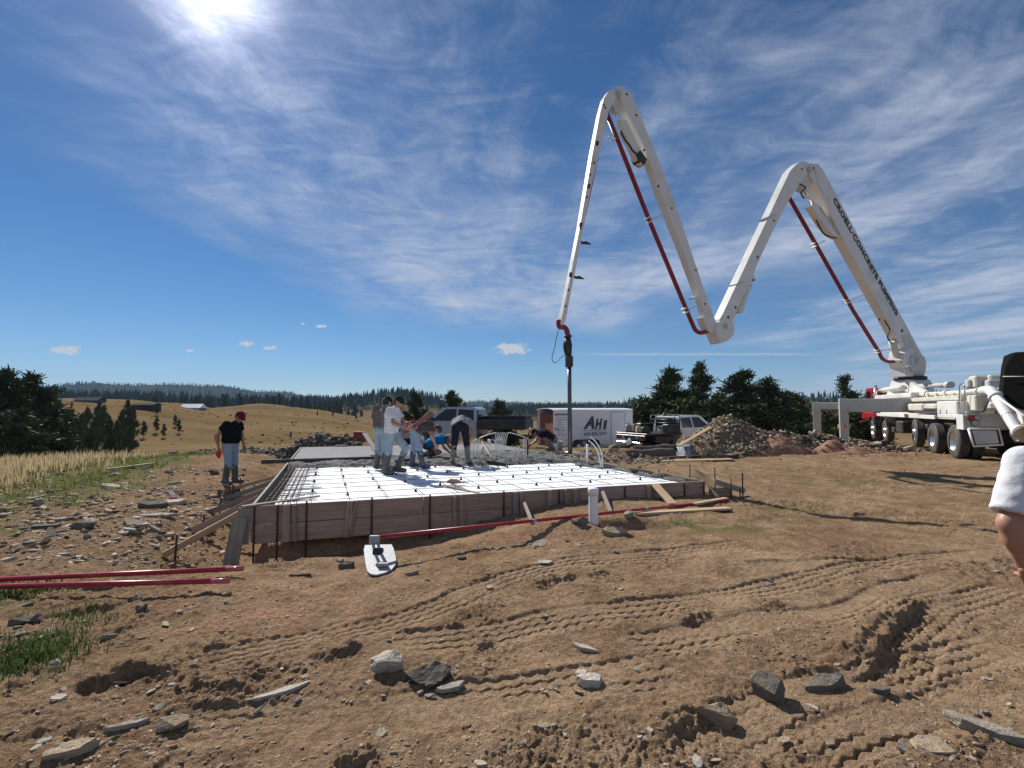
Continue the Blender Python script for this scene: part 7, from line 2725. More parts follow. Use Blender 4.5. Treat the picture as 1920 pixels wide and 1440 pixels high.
def shrubs():
    r = np.random.RandomState(12)
    n = 5200
    th = np.arctan((r.uniform(-60, 1250, n) - 960) / FPX)
    rr = np.exp(r.uniform(math.log(60), math.log(330), n))
    x, y = rr * np.sin(th), rr * np.cos(th)
    k = r.rand(n) < np.clip(0.35 + 0.9 * fbm(x * 0.02 + 3, y * 0.02, 3), 0.02, 1)
    x, y = x[k], y[k]
    z = ground_z(x, y, False)
    pl_ = []
    for i in range(len(x)):
        s = 0.12 + 0.5 * r.rand() ** 3
        pl_.append((Matrix.Translation((x[i], y[i], z[i] + 0.2 * s)) @ Matrix.Rotation(r.uniform(0, 6.28), 4, 'Z') @ Matrix.Diagonal((s, s, s * 0.8, 1)), CHUNKS[r.randint(8)], int(r.rand() < 0.35)))
    o = merged_stones("slope_scrub", pl_, (leaf_mat("dry_scrub", (0.05, 0.045, 0.022), (0.13, 0.105, 0.05)), leaf_mat("pale_scrub", (0.20, 0.16, 0.09), (0.30, 0.25, 0.15))))
    tag(o, "low scrub and stones dotting the tan slope", "scrub")


shrubs()


# houses on the far slope ------------------------------------------------------
def house(name, label, px0, px1, yb, yt, d, wall, roof, pitch=0.35, depth=9.0, windows=4, kind="gable"):
    d = far_hit(0.5 * (px0 + px1), yb)
    a, b = P(px0, yb, d), P(px1, yb, d)
    L = b.x - a.x
    zt = P(px0, yt, d).z
    hgt = zt - a.z
    zb = min(gz0(a.x, a.y), gz0(b.x, b.y)) - 0.1
    zt = zb + hgt * 1.1
    t = thing(name, label, "house" if "barn" not in name else "barn", ((a.x + b.x) / 2, d, zb))
    hw = (zt - zb) * (1 - pitch)
    MB().box((0, depth / 2, hw / 2), (L, depth, hw)).build("wall", wall, t)
    ov = 0.4
    o = MB().prism([(-L / 2 - ov, -ov, hw + 0.02), (-L / 2 - ov, depth / 2, zt - zb), (-L / 2 - ov, depth + ov, hw + 0.02)], (L + 2 * ov, 0, 0)).build("roof", roof, t)
    fix_normals(o.data)
    for k in range(windows):
        x = -L / 2 + L * (k + 0.5) / windows
        w = MB().box((x, -0.03, hw * 0.55), (L / windows * 0.45, 0.06, hw * 0.35)).build("window", M_GLASS, t)
        MB().box((x, -0.05, hw * 0.55 - hw * 0.19), (L / windows * 0.5, 0.1, 0.12)).build("sill", wall, w)
    MB().box((L * 0.2, -0.04, hw * 0.35), (1.0, 0.06, hw * 0.6)).build("door", roof, t)
    return t


house("timber_house", "dark brown timber house with a row of windows on the tan slope", 246, 286, 769, 754.5, 235, mat("dark_timber", (0.05, 0.036, 0.03), 0.8), mat("dark_roof", (0.045, 0.04, 0.04), 0.95, spec=0.05), 0.25, 3.5, 6)
house("metal_barn", "long barn with a shining pale metal roof on the far field", 338, 374, 766, 754.5, 255, mat("barn_siding", (0.20, 0.16, 0.13), 0.8), mat("pale_metal_roof", (0.78, 0.80, 0.83), 0.3, 0.3), 0.62, 4.5, 3)
house("ranch_house", "low dark house with pale gable under the left ridge", 138, 182, 754, 743.5, 330, mat("grey_siding", (0.14, 0.13, 0.12), 0.8), mat("dark_roof2", (0.05, 0.05, 0.05), 0.95, spec=0.05), 0.55, 4, 4)

# air between here and the far ridges
hz_lo, hz_hi = GROUND_ZMIN - 1.0, 290.0
hz = MB().box((0, 0, (hz_lo + hz_hi) / 2), (8800, 8800, hz_hi - hz_lo))
m = bpy.data.materials.new("haze_air")
m.use_nodes = True
T = NT(m.node_tree)
vol = T.n('ShaderNodeVolumePrincipled')
vol.inputs['Color'].default_value = (0.45, 0.68, 1.0, 1)
vol.inputs['Density'].default_value = 0.00011
vol.inputs['Anisotropy'].default_value = 0.0
out = T.n('ShaderNodeOutputMaterial')
T.t.links.new(vol.outputs[0], out.inputs['Volume'])
o = hz.build("haze", m)
tag(o, "thin blue haze in the air over the valley", "haze", kind="stuff")

# ------------------------------------------------------------------ people
def surface_net(fn, lo, hi, h):
    """smooth mesh of the zero level of fn, sampled on a grid of step h"""
    lo, hi = np.array(lo, float), np.array(hi, float)
    n = np.maximum(3, np.ceil((hi - lo) / h).astype(int) + 1)
    ax = [lo[i] + np.arange(n[i]) * h for i in range(3)]
    X, Y, Z = np.meshgrid(*ax, indexing='ij')
    D = fn(X, Y, Z)
    S = D < 0
    cx, cy, cz = n - 1
    acc = np.zeros((cx, cy, cz, 3))
    cnt = np.zeros((cx, cy, cz))
    offs = [(0, 0, 0), (1, 0, 0), (0, 1, 0), (1, 1, 0), (0, 0, 1), (1, 0, 1), (0, 1, 1), (1, 1, 1)]
    edges = [(0, 1), (2, 3), (4, 5), (6, 7), (0, 2), (1, 3), (4, 6), (5, 7), (0, 4), (1, 5), (2, 6), (3, 7)]

    def sub(A, o):
        return A[o[0]:o[0] + cx, o[1]:o[1] + cy, o[2]:o[2] + cz]
    for a, b in edges:
        oa, ob = offs[a], offs[b]
        da, db = sub(D, oa), sub(D, ob)
        m = sub(S, oa) != sub(S, ob)
        t = np.where(m, da / np.where(m, da - db, 1), 0)
        for k in range(3):
            acc[..., k] += np.where(m, oa[k] + t * (ob[k] - oa[k]), 0)
        cnt += m
    act = cnt > 0
    idx = np.full(act.shape, -1)
    idx[act] = np.arange(act.sum())
    pos = acc[act] / cnt[act][:, None]
    ii = np.argwhere(act)
    V = lo + (ii + pos) * h
    quads = []
    for axis in range(3):
        o1 = [0, 0, 0]
        o1[axis] = 1
        A = S[:n[0] - o1[0], :n[1] - o1[1], :n[2] - o1[2]]
        B = S[o1[0]:, o1[1]:, o1[2]:]
        e = np.argwhere(A != B)
        u, v = [(1, 2), (2, 0), (0, 1)][axis]
        ok = (e[:, u] >= 1) & (e[:, v] >= 1) & (e[:, u] < n[u] - 1) & (e[:, v] < n[v] - 1)
        e = e[ok]
        flip = A[e[:, 0], e[:, 1], e[:, 2]]

        def cell(du, dv):
            q = e.copy()
            q[:, u] -= du
            q[:, v] -= dv
            return idx[q[:, 0], q[:, 1], q[:, 2]]
        q = np.stack([cell(1, 1), cell(0, 1), cell(0, 0), cell(1, 0)], -1)
        q[~flip] = q[~flip][:, ::-1]
        quads.append(q)
    return V, np.concatenate(quads)


def smin(a, b, k):
    h = np.clip(0.5 + 0.5 * (b - a) / k, 0, 1)
    return b + (a - b) * h - k * h * (1 - h)


def cone_field(prims, k, grow=0.0, cuts=()):
    """prims: (p0, p1, r0, r1[, cut]) round cones blended together"""
    def fn(X, Y, Z):
        D = None
        for pr in prims:
            a, b, ra, rb = pr[:4]
            a, b = Vector(a), Vector(b)
            d = b - a
            L = max(d.length_squared, 1e-9)
            t = np.clip(((X - a.x) * d.x + (Y - a.y) * d.y + (Z - a.z) * d.z) / L, 0, 1)
            q = np.sqrt((X - a.x - t * d.x) ** 2 + (Y - a.y - t * d.y) ** 2 + (Z - a.z - t * d.z) ** 2) - (ra + (rb - ra) * t) - grow
            if len(pr) > 4 and pr[4] is not None:
                c, nn = pr[4]
                q = np.maximum(q, (X - c[0]) * nn[0] + (Y - c[1]) * nn[1] + (Z - c[2]) * nn[2])
            D = q if D is None else smin(D, q, k)
        for (c, nn) in cuts:
            D = np.maximum(D, (X - c[0]) * nn[0] + (Y - c[1]) * nn[1] + (Z - c[2]) * nn[2])
        return D
    return fn


def cone_mesh(prims, k, h, grow=0.0, cuts=(), folds=0.0, seed=0):
    P_ = np.array([p for pr in prims for p in (pr[0], pr[1])])
    R_ = max(max(pr[2], pr[3]) for pr in prims) + grow + 2.5 * h
    V, Q = surface_net(cone_field(prims, k, grow, cuts), P_.min(0) - R_, P_.max(0) + R_, h)
    if folds:
        n = fbm(V[:, 0] * 9 + V[:, 1] * 5 + seed, V[:, 2] * 17 + V[:, 1] * 6, 3)
        c = P_.mean(0)
        nr = np.zeros(V.shape)
        a, b, cc = V[Q[:, 0]], V[Q[:, 1]], V[Q[:, 2]]
        fnorm = np.cross(b - a, cc - a)
        for j in range(4):
            np.add.at(nr, Q[:, j], fnorm)
        nr /= np.maximum(np.linalg.norm(nr, axis=1), 1e-9)[:, None]
        V = V + nr * (folds * n)[:, None]
    return V, Q


def np_obj(name, parts, mats_, parent):
    V, F, mi = [], [], []
    b = 0
    for (v, q, k) in parts:
        V.append(v)
        F += (q + b).tolist()
        mi += [k] * len(q)
        b += len(v)
    me = bpy.data.meshes.new(name)
    me.from_pydata(np.concatenate(V).tolist(), [], F)
    for m in mats_:
        me.materials.append(m)
    me.polygons.foreach_set("material_index", mi)
    me.polygons.foreach_set("use_smooth", np.ones(len(F), bool))
    me.update()
    return add_obj(name, me, parent)


SKIN = mat("skin", (0.37, 0.195, 0.13), 0.5, 0, 0.10, 30, spec=0.35)
HAIR = mat("dark_hair", (0.035, 0.025, 0.02), 0.7)
EYE_M = mat("eye", (0.03, 0.025, 0.02), 0.2)


def cloth(name, col, var=0.14, bump=0.35, stain=None, amt=0.0):
    return mat(name, col, 0.9, 0, var, 9, bump, 26, stain=stain, stain_amt=amt, spec=0.05)


def hand_prims(wr, d, palm_n, side, curl):
    """prims of a hand: wr wrist, d pointing to the fingers, palm_n out of the palm, side = thumb direction"""
    d, palm_n, side = Vector(d).normalized(), Vector(palm_n), Vector(side)
    palm_n = (palm_n - d * palm_n.dot(d)).normalized()
    side = (side - d * side.dot(d) - palm_n * side.dot(palm_n)).normalized()
    w = Vector(wr)
    pr = []
    for o in (-0.026, -0.009, 0.009, 0.026):
        pr.append((w + side * o * 0.7, w + d * 0.085 + side * o, 0.017, 0.014))
    for o, L in ((0.030, 0.070), (0.010, 0.080), (-0.010, 0.074), (-0.029, 0.058)):
        k0 = w + d * 0.088 + side * o
        d1 = (d + palm_n * curl * 0.6).normalized()
        k1 = k0 + d1 * L * 0.45
        d2 = (d * (1 - curl) + palm_n * curl * 1.2).normalized()
        k2 = k1 + d2 * L * 0.32
        d3 = (d * (0.6 - curl) + palm_n * curl * 1.6).normalized()
        k3 = k2 + d3 * L * 0.25
        pr += [(k0, k1, 0.0098, 0.0092), (k1, k2, 0.0092, 0.0084), (k2, k3, 0.0084, 0.0072)]
    t0 = w + d * 0.025 + side * 0.030
    t1 = t0 + (d * 0.6 + side * 0.7 + palm_n * 0.35).normalized() * 0.042
    t2 = t1 + (d * 0.9 + side * 0.15 + palm_n * (0.3 + curl)).normalized() * 0.034
    pr += [(t0, t1, 0.014, 0.0115), (t1, t2, 0.0115, 0.009)]
    return pr


def person(label, loc, rotz, J, shirt, trousers, boots, cap=None, hair=HAIR, belly=0.0, arm=1.0, boot_top=0.36, sleeve=0.55, hv=0.018, hands=True, group=None, scale=1.0, curl=0.55, brim=True, shirt_hem=None, fine=False):
    """J: joint positions, local frame: x forward, y left, z up"""
    t = thing("person", label, "person", loc, rotz, group)
    j = {k: Vector(v) * scale for k, v in J.items()}
    pel, ch, nk, hd = j['pelvis'], j['chest'], j['neck'], j['head']
    hup = j.get('hup', (hd - nk)).normalized()
    hf = j.get('hfwd', Vector((1, 0, 0)))
    hf = (hf - hup * hf.dot(hup)).normalized()
    hl = hup.cross(hf)
    spine = (ch - pel).normalized()
    fw = Vector((0, 1, 0)).cross(spine) if abs(spine.y) < 0.9 else Vector((1, 0, 0))
    fw = fw if fw.length > 0.1 else Vector((1, 0, 0))
    fw.normalize()
    body, skin_arm = [], []
    torso = []
    for s in ('L', 'R'):
        sh, el, wr = j['sh' + s], j['el' + s], j['wr' + s]
        hp, kn, an, toe = j['hip' + s], j['kn' + s], j['an' + s], j['toe' + s]
        shin = sh + (ch - sh) * 0.28
        torso += [(hp + spine * 0.02, shin - spine * 0.08, 0.112, 0.112), (shin - spine * 0.06, sh + (nk - sh) * 0.08, 0.098, 0.066)]
        skin_arm += [(sh, el, 0.056 * arm, 0.044 * arm), (el, el.lerp(wr, 0.3), 0.043 * arm, 0.044 * arm), (el.lerp(wr, 0.3), wr, 0.044 * arm, 0.029 * arm)]
        body += [(hp, kn, 0.09, 0.06), (kn, an, 0.055, 0.04), (an, toe, 0.045, 0.03)]
    torso += [(pel, ch, 0.115 + belly * 0.4, 0.12), (ch, nk - spine * 0.03, 0.105, 0.075)]
    if belly:
        torso.append((pel + spine * 0.16 + fw * 0.03, pel + spine * 0.27 + fw * 0.03, 0.12 + belly, 0.115 + belly * 0.6))
    neck = [(nk - (hd - nk) * 0.3, nk.lerp(hd, 0.6), 0.060, 0.054)]
    head = [(hd + hup * 0.030 - hf * 0.018, hd + hup * 0.022 + hf * 0.02, 0.093, 0.086), (hd - hup * 0.01 + hf * 0.03, hd - hup * 0.078 + hf * 0.040, 0.070, 0.046),
            (hd + hf * 0.092 - hup * 0.002, hd + hf * 0.108 - hup * 0.034, 0.010, 0.0165), (hd + hf * 0.080 + hup * 0.026 + hl * 0.03, hd + hf * 0.080 + hup * 0.026 - hl * 0.03, 0.016, 0.016),
            (hd + hf * 0.083 - hup * 0.063 + hl * 0.014, hd + hf * 0.083 - hup * 0.063 - hl * 0.014, 0.013, 0.013)]
    for s_ in (1, -1):
        head.append((hd + hl * s_ * 0.082 + hup * 0.012 - hf * 0.01, hd + hl * s_ * 0.086 - hup * 0.028 - hf * 0.004, 0.018, 0.011))
    parts = []
    V, Q = cone_mesh(torso + skin_arm + body + neck, 0.04, hv, -0.006)
    parts.append((V, Q, 0))
    V, Q = cone_mesh(head + neck, 0.018, 0.010 if not fine else 0.008)
    parts.append((V, Q, 0))
    if hands:
        for s, sg in (('L', 1), ('R', -1)):
            el, wr = j['el' + s], j['wr' + s]
            d = j.get('hd' + s, wr - el).normalized()
            inward = j.get('pn' + s, Vector((0.25, -sg, 0)))
            V, Q = cone_mesh(hand_prims(wr + d * 0.012, d, inward, j.get('th' + s, Vector((1, 0, 0.2))), curl) + [(wr - d * 0.03, wr + d * 0.02, 0.028, 0.024)], 0.008, 0.0065)
            parts.append((V, Q, 0))
    for s_ in (1, -1):
        c = hd + hf * 0.084 + hl * s_ * 0.032 + hup * 0.006
        V, Q = cone_mesh([(c, c + hf * 0.002, 0.0105, 0.0105)], 0.005, 0.005)
        parts.append((V, Q, 1))
    np_obj("body", parts, [SKIN, EYE_M], t)
    # hair: a close cap over the skull behind the hairline
    hp_ = [(hd + hup * 0.034 - hf * 0.022, hd + hup * 0.020 - hf * 0.030, 0.098, 0.096), (hd - hf * 0.055 - hup * 0.02, hd - hf * 0.052 - hup * 0.045, 0.052, 0.042)]
    V, Q = cone_mesh(hp_, 0.03, 0.013, 0, [(hd + hf * 0.052, hf)], 0.004, 3)
    np_obj("hair", [(V, Q, 0)], [hair], t)
    # shirt
    pr = []
    for p in torso:
        pr.append(p)
    hem = shirt_hem if shirt_hem is not None else 0.02
    for s in ('L', 'R'):
        sh, el = j['sh' + s], j['el' + s]
        d = (el - sh)
        e = sh + d * sleeve
        pr.append((sh, sh + d * (sleeve + 0.12), 0.066 * arm, 0.066 * arm, (e, d.normalized())))
    V, Q = cone_mesh(pr, 0.045, hv * 0.85 if not fine else 0.012, 0.014, [(pel + spine * hem, -spine)], 0.011 if not fine else 0.006, 5)
    np_obj("shirt", [(V, Q, 0)], [shirt], t)
    # trousers
    pr = [(pel + spine * 0.0, pel + spine * 0.10, 0.122, 0.115)]
    for s in ('L', 'R'):
        hp, kn, an = j['hip' + s], j['kn' + s], j['an' + s]
        L = (kn - an).length
        cutp = an.lerp(kn, max(0.0, (boot_top - 0.12) / max(L, 0.1)))
        dd = (an - kn).normalized()
        pr += [(pel + spine * 0.05, hp, 0.115, 0.105), (hp, kn, 0.104, 0.072), (kn, cutp + dd * 0.06, 0.072, 0.066, (cutp, dd))]
    V, Q = cone_mesh(pr, 0.03, hv * 0.85, 0.006, [(pel + spine * 0.12, spine)], 0.010, 11)
    np_obj("trousers", [(V, Q, 0)], [trousers], t)
    V, Q = cone_mesh([(pel + spine * 0.085, pel + spine * 0.112, 0.123 + belly * 0.3, 0.121 + belly * 0.3)] + [(j['hipL'] + spine * 0.10, j['hipR'] + spine * 0.10, 0.112, 0.112)], 0.03, 0.016, 0.012, [(pel + spine * 0.122, spine), (pel + spine * 0.082, -spine)])
    np_obj("belt", [(V, Q, 0)], [HAIR], t)
    for s in ('L', 'R'):
        kn, an, toe = j['kn' + s], j['an' + s], j['toe' + s]
        L = (kn - an).length
        topp = an.lerp(kn, min(0.95, boot_top / max(L, 0.1)))
        dd = (kn - an).normalized()
        heel = an - (toe - an).normalized() * 0.05 - dd * 0.04
        pr = [(an - dd * 0.02, topp + dd * 0.05, 0.060, 0.076, (topp, dd)), (heel, toe, 0.050, 0.046), (an - dd * 0.03, toe + dd * 0.01, 0.055, 0.042)]
        solz = min(an.z, toe.z) - 0.085
        V, Q = cone_mesh(pr, 0.025, 0.014, 0.004)
        np_obj("boot", [(V, Q, 0)], [boots], t)
    if cap is not None:
        cp = [(hd + hup * 0.048 - hf * 0.014, hd + hup * 0.046 + hf * 0.014, 0.101, 0.096)]
        V, Q = cone_mesh(cp, 0.02, 0.011, 0.004, [(hd + hup * 0.042 - hf * 0.0, -(hup + hf * 0.12).normalized())])
        c_o = np_obj("cap", [(V, Q, 0)], [cap], t)
        if brim:
            mb = MB()
            vs = []
            n = 10
            for i in range(n + 1):
                a = math.radians(-62 + 124 * i / n)
                for rr in (0.088, 0.175):
                    for dz in (0.0, -0.007):
                        e = hd + hup * (0.050 + dz - 0.02 * (1 - math.cos(a)) - (0.016 if rr > 0.1 else 0.0)) + hf * (rr * math.cos(a)) + hl * (rr * math.sin(a) * (0.98 if rr < 0.1 else 0.62))
                        vs.append(e)
            fs = []
            for i in range(n):
                k = i * 4
                for q in ((0, 2, 6, 4), (1, 5, 7, 3), (2, 3, 7, 6), (0, 4, 5, 1)):
                    fs.append(tuple(k + z for z in q))
            fs += [(0, 1, 3, 2), (n * 4, n * 4 + 2, n * 4 + 3, n * 4 + 1)]
            o = mb.add(vs, fs, 0, False).build("brim", cap, c_o)
            fix_normals(o.data)
    return t


JEAN = cloth("blue_jeans", (0.26, 0.35, 0.46), stain=(0.36, 0.36, 0.34), amt=0.5)
JEAN2 = cloth("faded_jeans", (0.30, 0.38, 0.43), stain=(0.42, 0.41, 0.34), amt=0.6)
DARKP = cloth("dark_trousers", (0.022, 0.024, 0.034))
GREYP = cloth("grey_trousers", (0.20, 0.20, 0.215))
RUBB = mat("muddy_rubber_boots", (0.085, 0.082, 0.078), 0.6, 0, 0.3, 10, stain=(0.25, 0.235, 0.21), stain_amt=0.6)
RUBT = mat("dried_concrete_boots", (0.20, 0.17, 0.135), 0.75, 0, 0.3, 10, stain=(0.33, 0.31, 0.28), stain_amt=0.6)
ST = dict(pelvis=(0, 0, 0.95), chest=(0, 0, 1.30), neck=(0.02, 0, 1.475), head=(0.04, 0, 1.605), shL=(0, 0.19, 1.42), shR=(0, -0.19, 1.42), elL=(-0.02, 0.26, 1.14), elR=(-0.02, -0.26, 1.14),
          wrL=(0.06, 0.26, 0.90), wrR=(0.06, -0.26, 0.90), hipL=(0, 0.10, 0.91), hipR=(0, -0.10, 0.91), knL=(0.02, 0.12, 0.50), knR=(0.02, -0.12, 0.50), anL=(-0.01, 0.13, 0.10), anR=(-0.01, -0.13, 0.10),
          toeL=(0.15, 0.15, 0.05), toeR=(0.15, -0.15, 0.05), hfwd=(1, 0, -0.1))


def pose(**kw):
    d = dict(ST)
    d.update(kw)
    return d


# onlooker at the left
c = GG(430, 908)
person("man in black shirt and maroon cap standing alone watching the pour", (c.x, c.y, gz0(c.x, c.y)), math.radians(-8),
       pose(chest=(0.04, 0, 1.29), neck=(0.13, 0, 1.45), head=(0.215, 0, 1.565), hfwd=(1, -0.25, -0.55), shL=(0.05, 0.20, 1.40), shR=(0.05, -0.20, 1.40), elR=(-0.16, -0.25, 1.14), wrR=(-0.13, -0.22, 0.89),
            elL=(0.08, 0.27, 1.13), wrL=(0.16, 0.24, 0.90), hdR=(0.1, 0.1, -1), knR=(0.04, -0.10, 0.50), anL=(0.06, 0.11, 0.10), toeL=(0.22, 0.13, 0.05)),
       cloth("black_shirt", (0.013, 0.013, 0.017)), JEAN, RUBB, cap=cloth("maroon_cap", (0.16, 0.012, 0.03)), belly=0.055, sleeve=0.52, boot_top=0.38, arm=1.12)
hw = Vector((c.x, c.y, gz0(c.x, c.y))) + Matrix.Rotation(math.radians(-8), 3, 'Z') @ Vector((-0.11, -0.24, 0.77))
o = thing("rag", "red rag hanging from the hand of the black-shirted man", "rag", hw)
MB().add([(-0.05, 0, 0.03), (0.05, 0.01, 0.03), (0.06, 0.02, -0.06), (0.02, 0.03, -0.15), (-0.03, 0.0, -0.12), (-0.07, -0.01, -0.04), (0, -0.035, 0.0), (0, -0.04, -0.07)],
         [(0, 6, 1), (1, 6, 7, 2), (0, 5, 7, 6), (2, 7, 3), (5, 4, 7), (4, 3, 7), (0, 1, 2, 3, 4, 5)]).build("cloth", mat("red_rag", (0.62, 0.03, 0.02), 0.8), o)
fix_normals(o.children[0].data)
# man in white striding with a tool
ZS = ZFOAM
c = G(733, 889, ZS)
person("man in white T-shirt and dark green cap striding across the foam", (c.x, c.y, ZS), math.radians(-4),
       pose(pelvis=(0, 0, 0.95), chest=(0.02, 0, 1.30), neck=(0.085, 0, 1.465), head=(0.15, 0, 1.59), hfwd=(1, -0.15, -0.15), shL=(0.04, 0.20, 1.40), shR=(0.02, -0.20, 1.40), elR=(0.14, -0.27, 1.13), wrR=(0.40, -0.17, 1.03),
            elL=(0.22, 0.25, 1.14), wrL=(0.46, 0.12, 1.06), knR=(-0.02, -0.12, 0.50), anR=(-0.09, -0.12, 0.10), toeR=(0.08, -0.15, 0.05), knL=(0.30, 0.12, 0.56), anL=(0.10, 0.12, 0.12), toeL=(0.26, 0.14, 0.06)),
       cloth("white_tshirt", (0.64, 0.63, 0.66), 0.05), JEAN2, RUBB, cap=cloth("dark_green_cap", (0.02, 0.035, 0.026)), belly=0.035, sleeve=0.62, boot_top=0.40, curl=0.9, shirt_hem=-0.03)
hw = Vector((c.x, c.y, ZS)) + Vector((0.43, -0.03, 1.02))
tl = thing("hand_screed", "red-edged hand screed board carried by the man in the white T-shirt", "screed", hw)
a, b = hw + Vector((-0.16, -0.02, -0.12)), hw + Vector((0.46, 0.16, 0.34))
board("blade", a, b, 0.035, 0.09, mat("faded_red_wood", (0.24, 0.06, 0.05), 0.6, 0, 0.2, 8), tl)
MB().tube([a.lerp(b, 0.1) + Vector((0, 0, 0.09)), a.lerp(b, 0.25) + Vector((-0.04, -0.02, 0.13)), a.lerp(b, 0.4) + Vector((0, 0, 0.10))], 0.016, 8).build("handle", M_RED, tl, True)
board("edge_strip", a + Vector((0.05, 0, 0.07)), b + Vector((0.0, 0, 0.055)), 0.02, 0.03, W_GREY, tl)
# man behind him
c = G(711, 884, ZS)
c = P(714, 880, 11.3)
person("man in grey shirt and dark cap standing behind the man in white", (c.x, c.y, ZS + 0.02), math.radians(55),
       pose(chest=(0.05, 0, 1.29), neck=(0.10, 0, 1.455), head=(0.16, 0, 1.57), hfwd=(1, 0, -0.3), elR=(0.08, -0.27, 1.13), wrR=(0.25, -0.2, 0.98), elL=(0.08, 0.27, 1.13), wrL=(0.25, 0.2, 0.98)),
       cloth("brown_grey_shirt", (0.15, 0.125, 0.115), stain=(0.25, 0.21, 0.19), amt=0.5), JEAN2, RUBB, cap=cloth("black_cap", (0.015, 0.015, 0.017)), scale=1.0)
# bent man in jeans
c = G(777, 878, ZS)
person("man in jeans and blue boots bending over the wet edge", (c.x, c.y, ZS), math.radians(12),
       pose(pelvis=(0, 0, 0.93), chest=(0.27, 0, 1.10), neck=(0.42, 0, 1.06), head=(0.53, 0, 0.94), hup=(0.6, 0, -0.5), hfwd=(0.5, 0, -0.9), shL=(0.36, 0.19, 1.06), shR=(0.36, -0.19, 1.06), elL=(0.42, 0.24, 0.79), elR=(0.40, -0.24, 0.79),
            wrL=(0.50, 0.14, 0.58), wrR=(0.49, -0.14, 0.57), knL=(-0.02, 0.12, 0.50), anL=(-0.06, 0.13, 0.10), toeL=(0.10, 0.15, 0.05), knR=(0.10, -0.12, 0.50), anR=(0.19, -0.13, 0.10), toeR=(0.34, -0.15, 0.06)),
       cloth("dark_grey_shirt", (0.075, 0.065, 0.06), stain=(0.26, 0.23, 0.20), amt=0.6), JEAN, mat("blue_rubber_boots", (0.055, 0.06, 0.11), 0.55, 0, 0.3, 10, stain=(0.22, 0.21, 0.20), stain_amt=0.5), boot_top=0.36, curl=0.8, sleeve=0.6)
# crouching man in blue
c = P(812, 852, 13.9)
person("man in bright blue shirt kneeling on the fresh concrete", (c.x, c.y, ZF), math.radians(-6),
       pose(pelvis=(-0.16, 0, 0.36), chest=(0.16, 0, 0.52), neck=(0.33, 0, 0.53), head=(0.45, 0, 0.51), hup=(0.6, 0, 0.5), hfwd=(0.6, 0, -0.7), shL=(0.26, 0.19, 0.52), shR=(0.26, -0.19, 0.52), elL=(0.40, 0.24, 0.30), elR=(0.38, -0.24, 0.29),
            wrL=(0.56, 0.16, 0.12), wrR=(0.55, -0.14, 0.12), hipL=(-0.16, 0.11, 0.32), hipR=(-0.16, -0.11, 0.32), knL=(0.16, 0.15, 0.12), knR=(0.18, -0.15, 0.12), anL=(-0.27, 0.13, 0.09), anR=(-0.27, -0.13, 0.09), toeL=(-0.38, 0.13, 0.04), toeR=(-0.38, -0.13, 0.04)),
       cloth("bright_blue_shirt", (0.012, 0.16, 0.36)), cloth("charcoal_trousers", (0.05, 0.05, 0.055)), RUBB, cap=cloth("grey_cap", (0.33, 0.31, 0.29)), boot_top=0.3, belly=0.02)
tr = thing("hand_float", "magnesium hand float under the kneeling man's hand", "float", (c.x + 0.62, c.y - 0.15, ZF))
MB().box((0, 0, 0.012), (0.36, 0.09, 0.012), bev=0.004).build("blade", M_ALU, tr)
MB().tube([(-0.08, 0, 0.02), (-0.06, 0, 0.06), (0.06, 0, 0.06), (0.08, 0, 0.02)], 0.013, 8).build("handle", W_NEW, tr)
# man bent double, seen from behind
c = P(863, 867, 12.4)
person("man in grey shirt bent double away, legs apart in tan boots", (c.x, c.y, ZS + 0.04), math.radians(90),
       pose(pelvis=(0, 0, 0.97), chest=(0.30, 0, 1.10), neck=(0.47, 0, 1.03), head=(0.57, 0, 0.90), hup=(0.6, 0, -0.5), hfwd=(0.4, 0, -0.9), shL=(0.40, 0.20, 1.06), shR=(0.40, -0.20, 1.06), elL=(0.46, 0.28, 0.79), elR=(0.46, -0.28, 0.79),
            wrL=(0.50, 0.16, 0.57), wrR=(0.50, -0.18, 0.57), hipL=(0, 0.11, 0.92), hipR=(0, -0.11, 0.92), knL=(0.03, 0.16, 0.50), knR=(0.03, -0.16, 0.50), anL=(-0.01, 0.20, 0.10), anR=(-0.01, -0.20, 0.10), toeL=(0.15, 0.23, 0.05), toeR=(0.15, -0.23, 0.05)),
       cloth("heather_grey_shirt", (0.27, 0.26, 0.29)), DARKP, RUBT, belly=0.02, boot_top=0.37, curl=0.8, shirt_hem=-0.01)
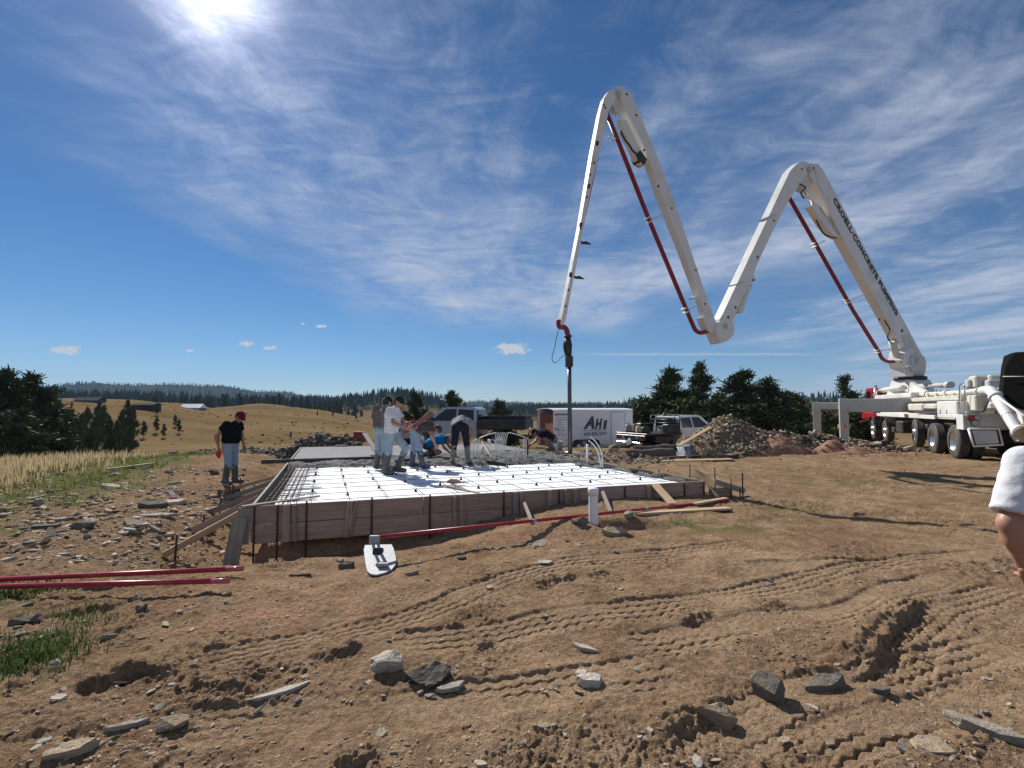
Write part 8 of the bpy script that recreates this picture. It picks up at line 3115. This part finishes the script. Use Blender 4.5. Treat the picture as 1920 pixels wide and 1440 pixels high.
# man working at the far edge
c = P(1032, 846, 16.6)
person("man in dark shirt and grey trousers squatting at the slab's far edge", (c.x, c.y, c.z), math.radians(182),
       pose(pelvis=(-0.12, 0, 0.44), chest=(0.22, 0, 0.64), neck=(0.40, 0, 0.66), head=(0.53, 0, 0.63), hup=(0.6, 0, 0.45), hfwd=(0.7, 0, -0.6), shL=(0.32, 0.19, 0.64), shR=(0.32, -0.19, 0.64), elL=(0.46, 0.24, 0.40), elR=(0.44, -0.24, 0.40),
            wrL=(0.68, 0.14, 0.24), wrR=(0.66, -0.12, 0.22), hipL=(-0.12, 0.11, 0.40), hipR=(-0.12, -0.11, 0.40), knL=(0.20, 0.18, 0.44), knR=(0.20, -0.18, 0.44), anL=(-0.06, 0.16, 0.10), anR=(-0.06, -0.16, 0.10), toeL=(0.10, 0.19, 0.05), toeR=(0.10, -0.19, 0.05)),
       cloth("navy_black_shirt", (0.020, 0.018, 0.026)), GREYP, RUBB, cap=cloth("black_cap", (0.015, 0.015, 0.017)), boot_top=0.22, belly=0.02)
# man at the right edge of the picture, close by
person("man in white T-shirt close by, bare forearm resting at his hip", (3.06, 2.74, 0.0), math.radians(96),
       pose(pelvis=(0, -0.20, 0.95), hipL=(0, -0.10, 0.91), hipR=(0, -0.30, 0.91), knL=(0.02, -0.12, 0.50), knR=(0.02, -0.36, 0.50), anL=(-0.01, -0.12, 0.10), anR=(-0.01, -0.38, 0.10), toeL=(0.15, -0.10, 0.05), toeR=(0.15, -0.40, 0.05),
            chest=(0.02, -0.07, 1.28), neck=(0.06, -0.10, 1.44), head=(0.12, -0.17, 1.55), shL=(0.0, 0.165, 1.385), shR=(0.0, -0.24, 1.40), elL=(-0.02, 0.315, 1.06), wrL=(-0.02, 0.225, 0.79), hdL=(0.25, -0.65, -0.7), pnL=(0.2, -0.8, 0.3), thL=(0.2, -0.3, 0.9), elR=(-0.04, -0.40, 1.10), wrR=(0.04, -0.36, 0.86)),
       cloth("clean_white_tshirt", (0.60, 0.60, 0.62), 0.03, 0.25), JEAN, RUBB, sleeve=0.84, hv=0.014, curl=0.45, fine=True, arm=1.25, shirt_hem=-0.05, cap=cloth("tan_cap", (0.3, 0.25, 0.18)))
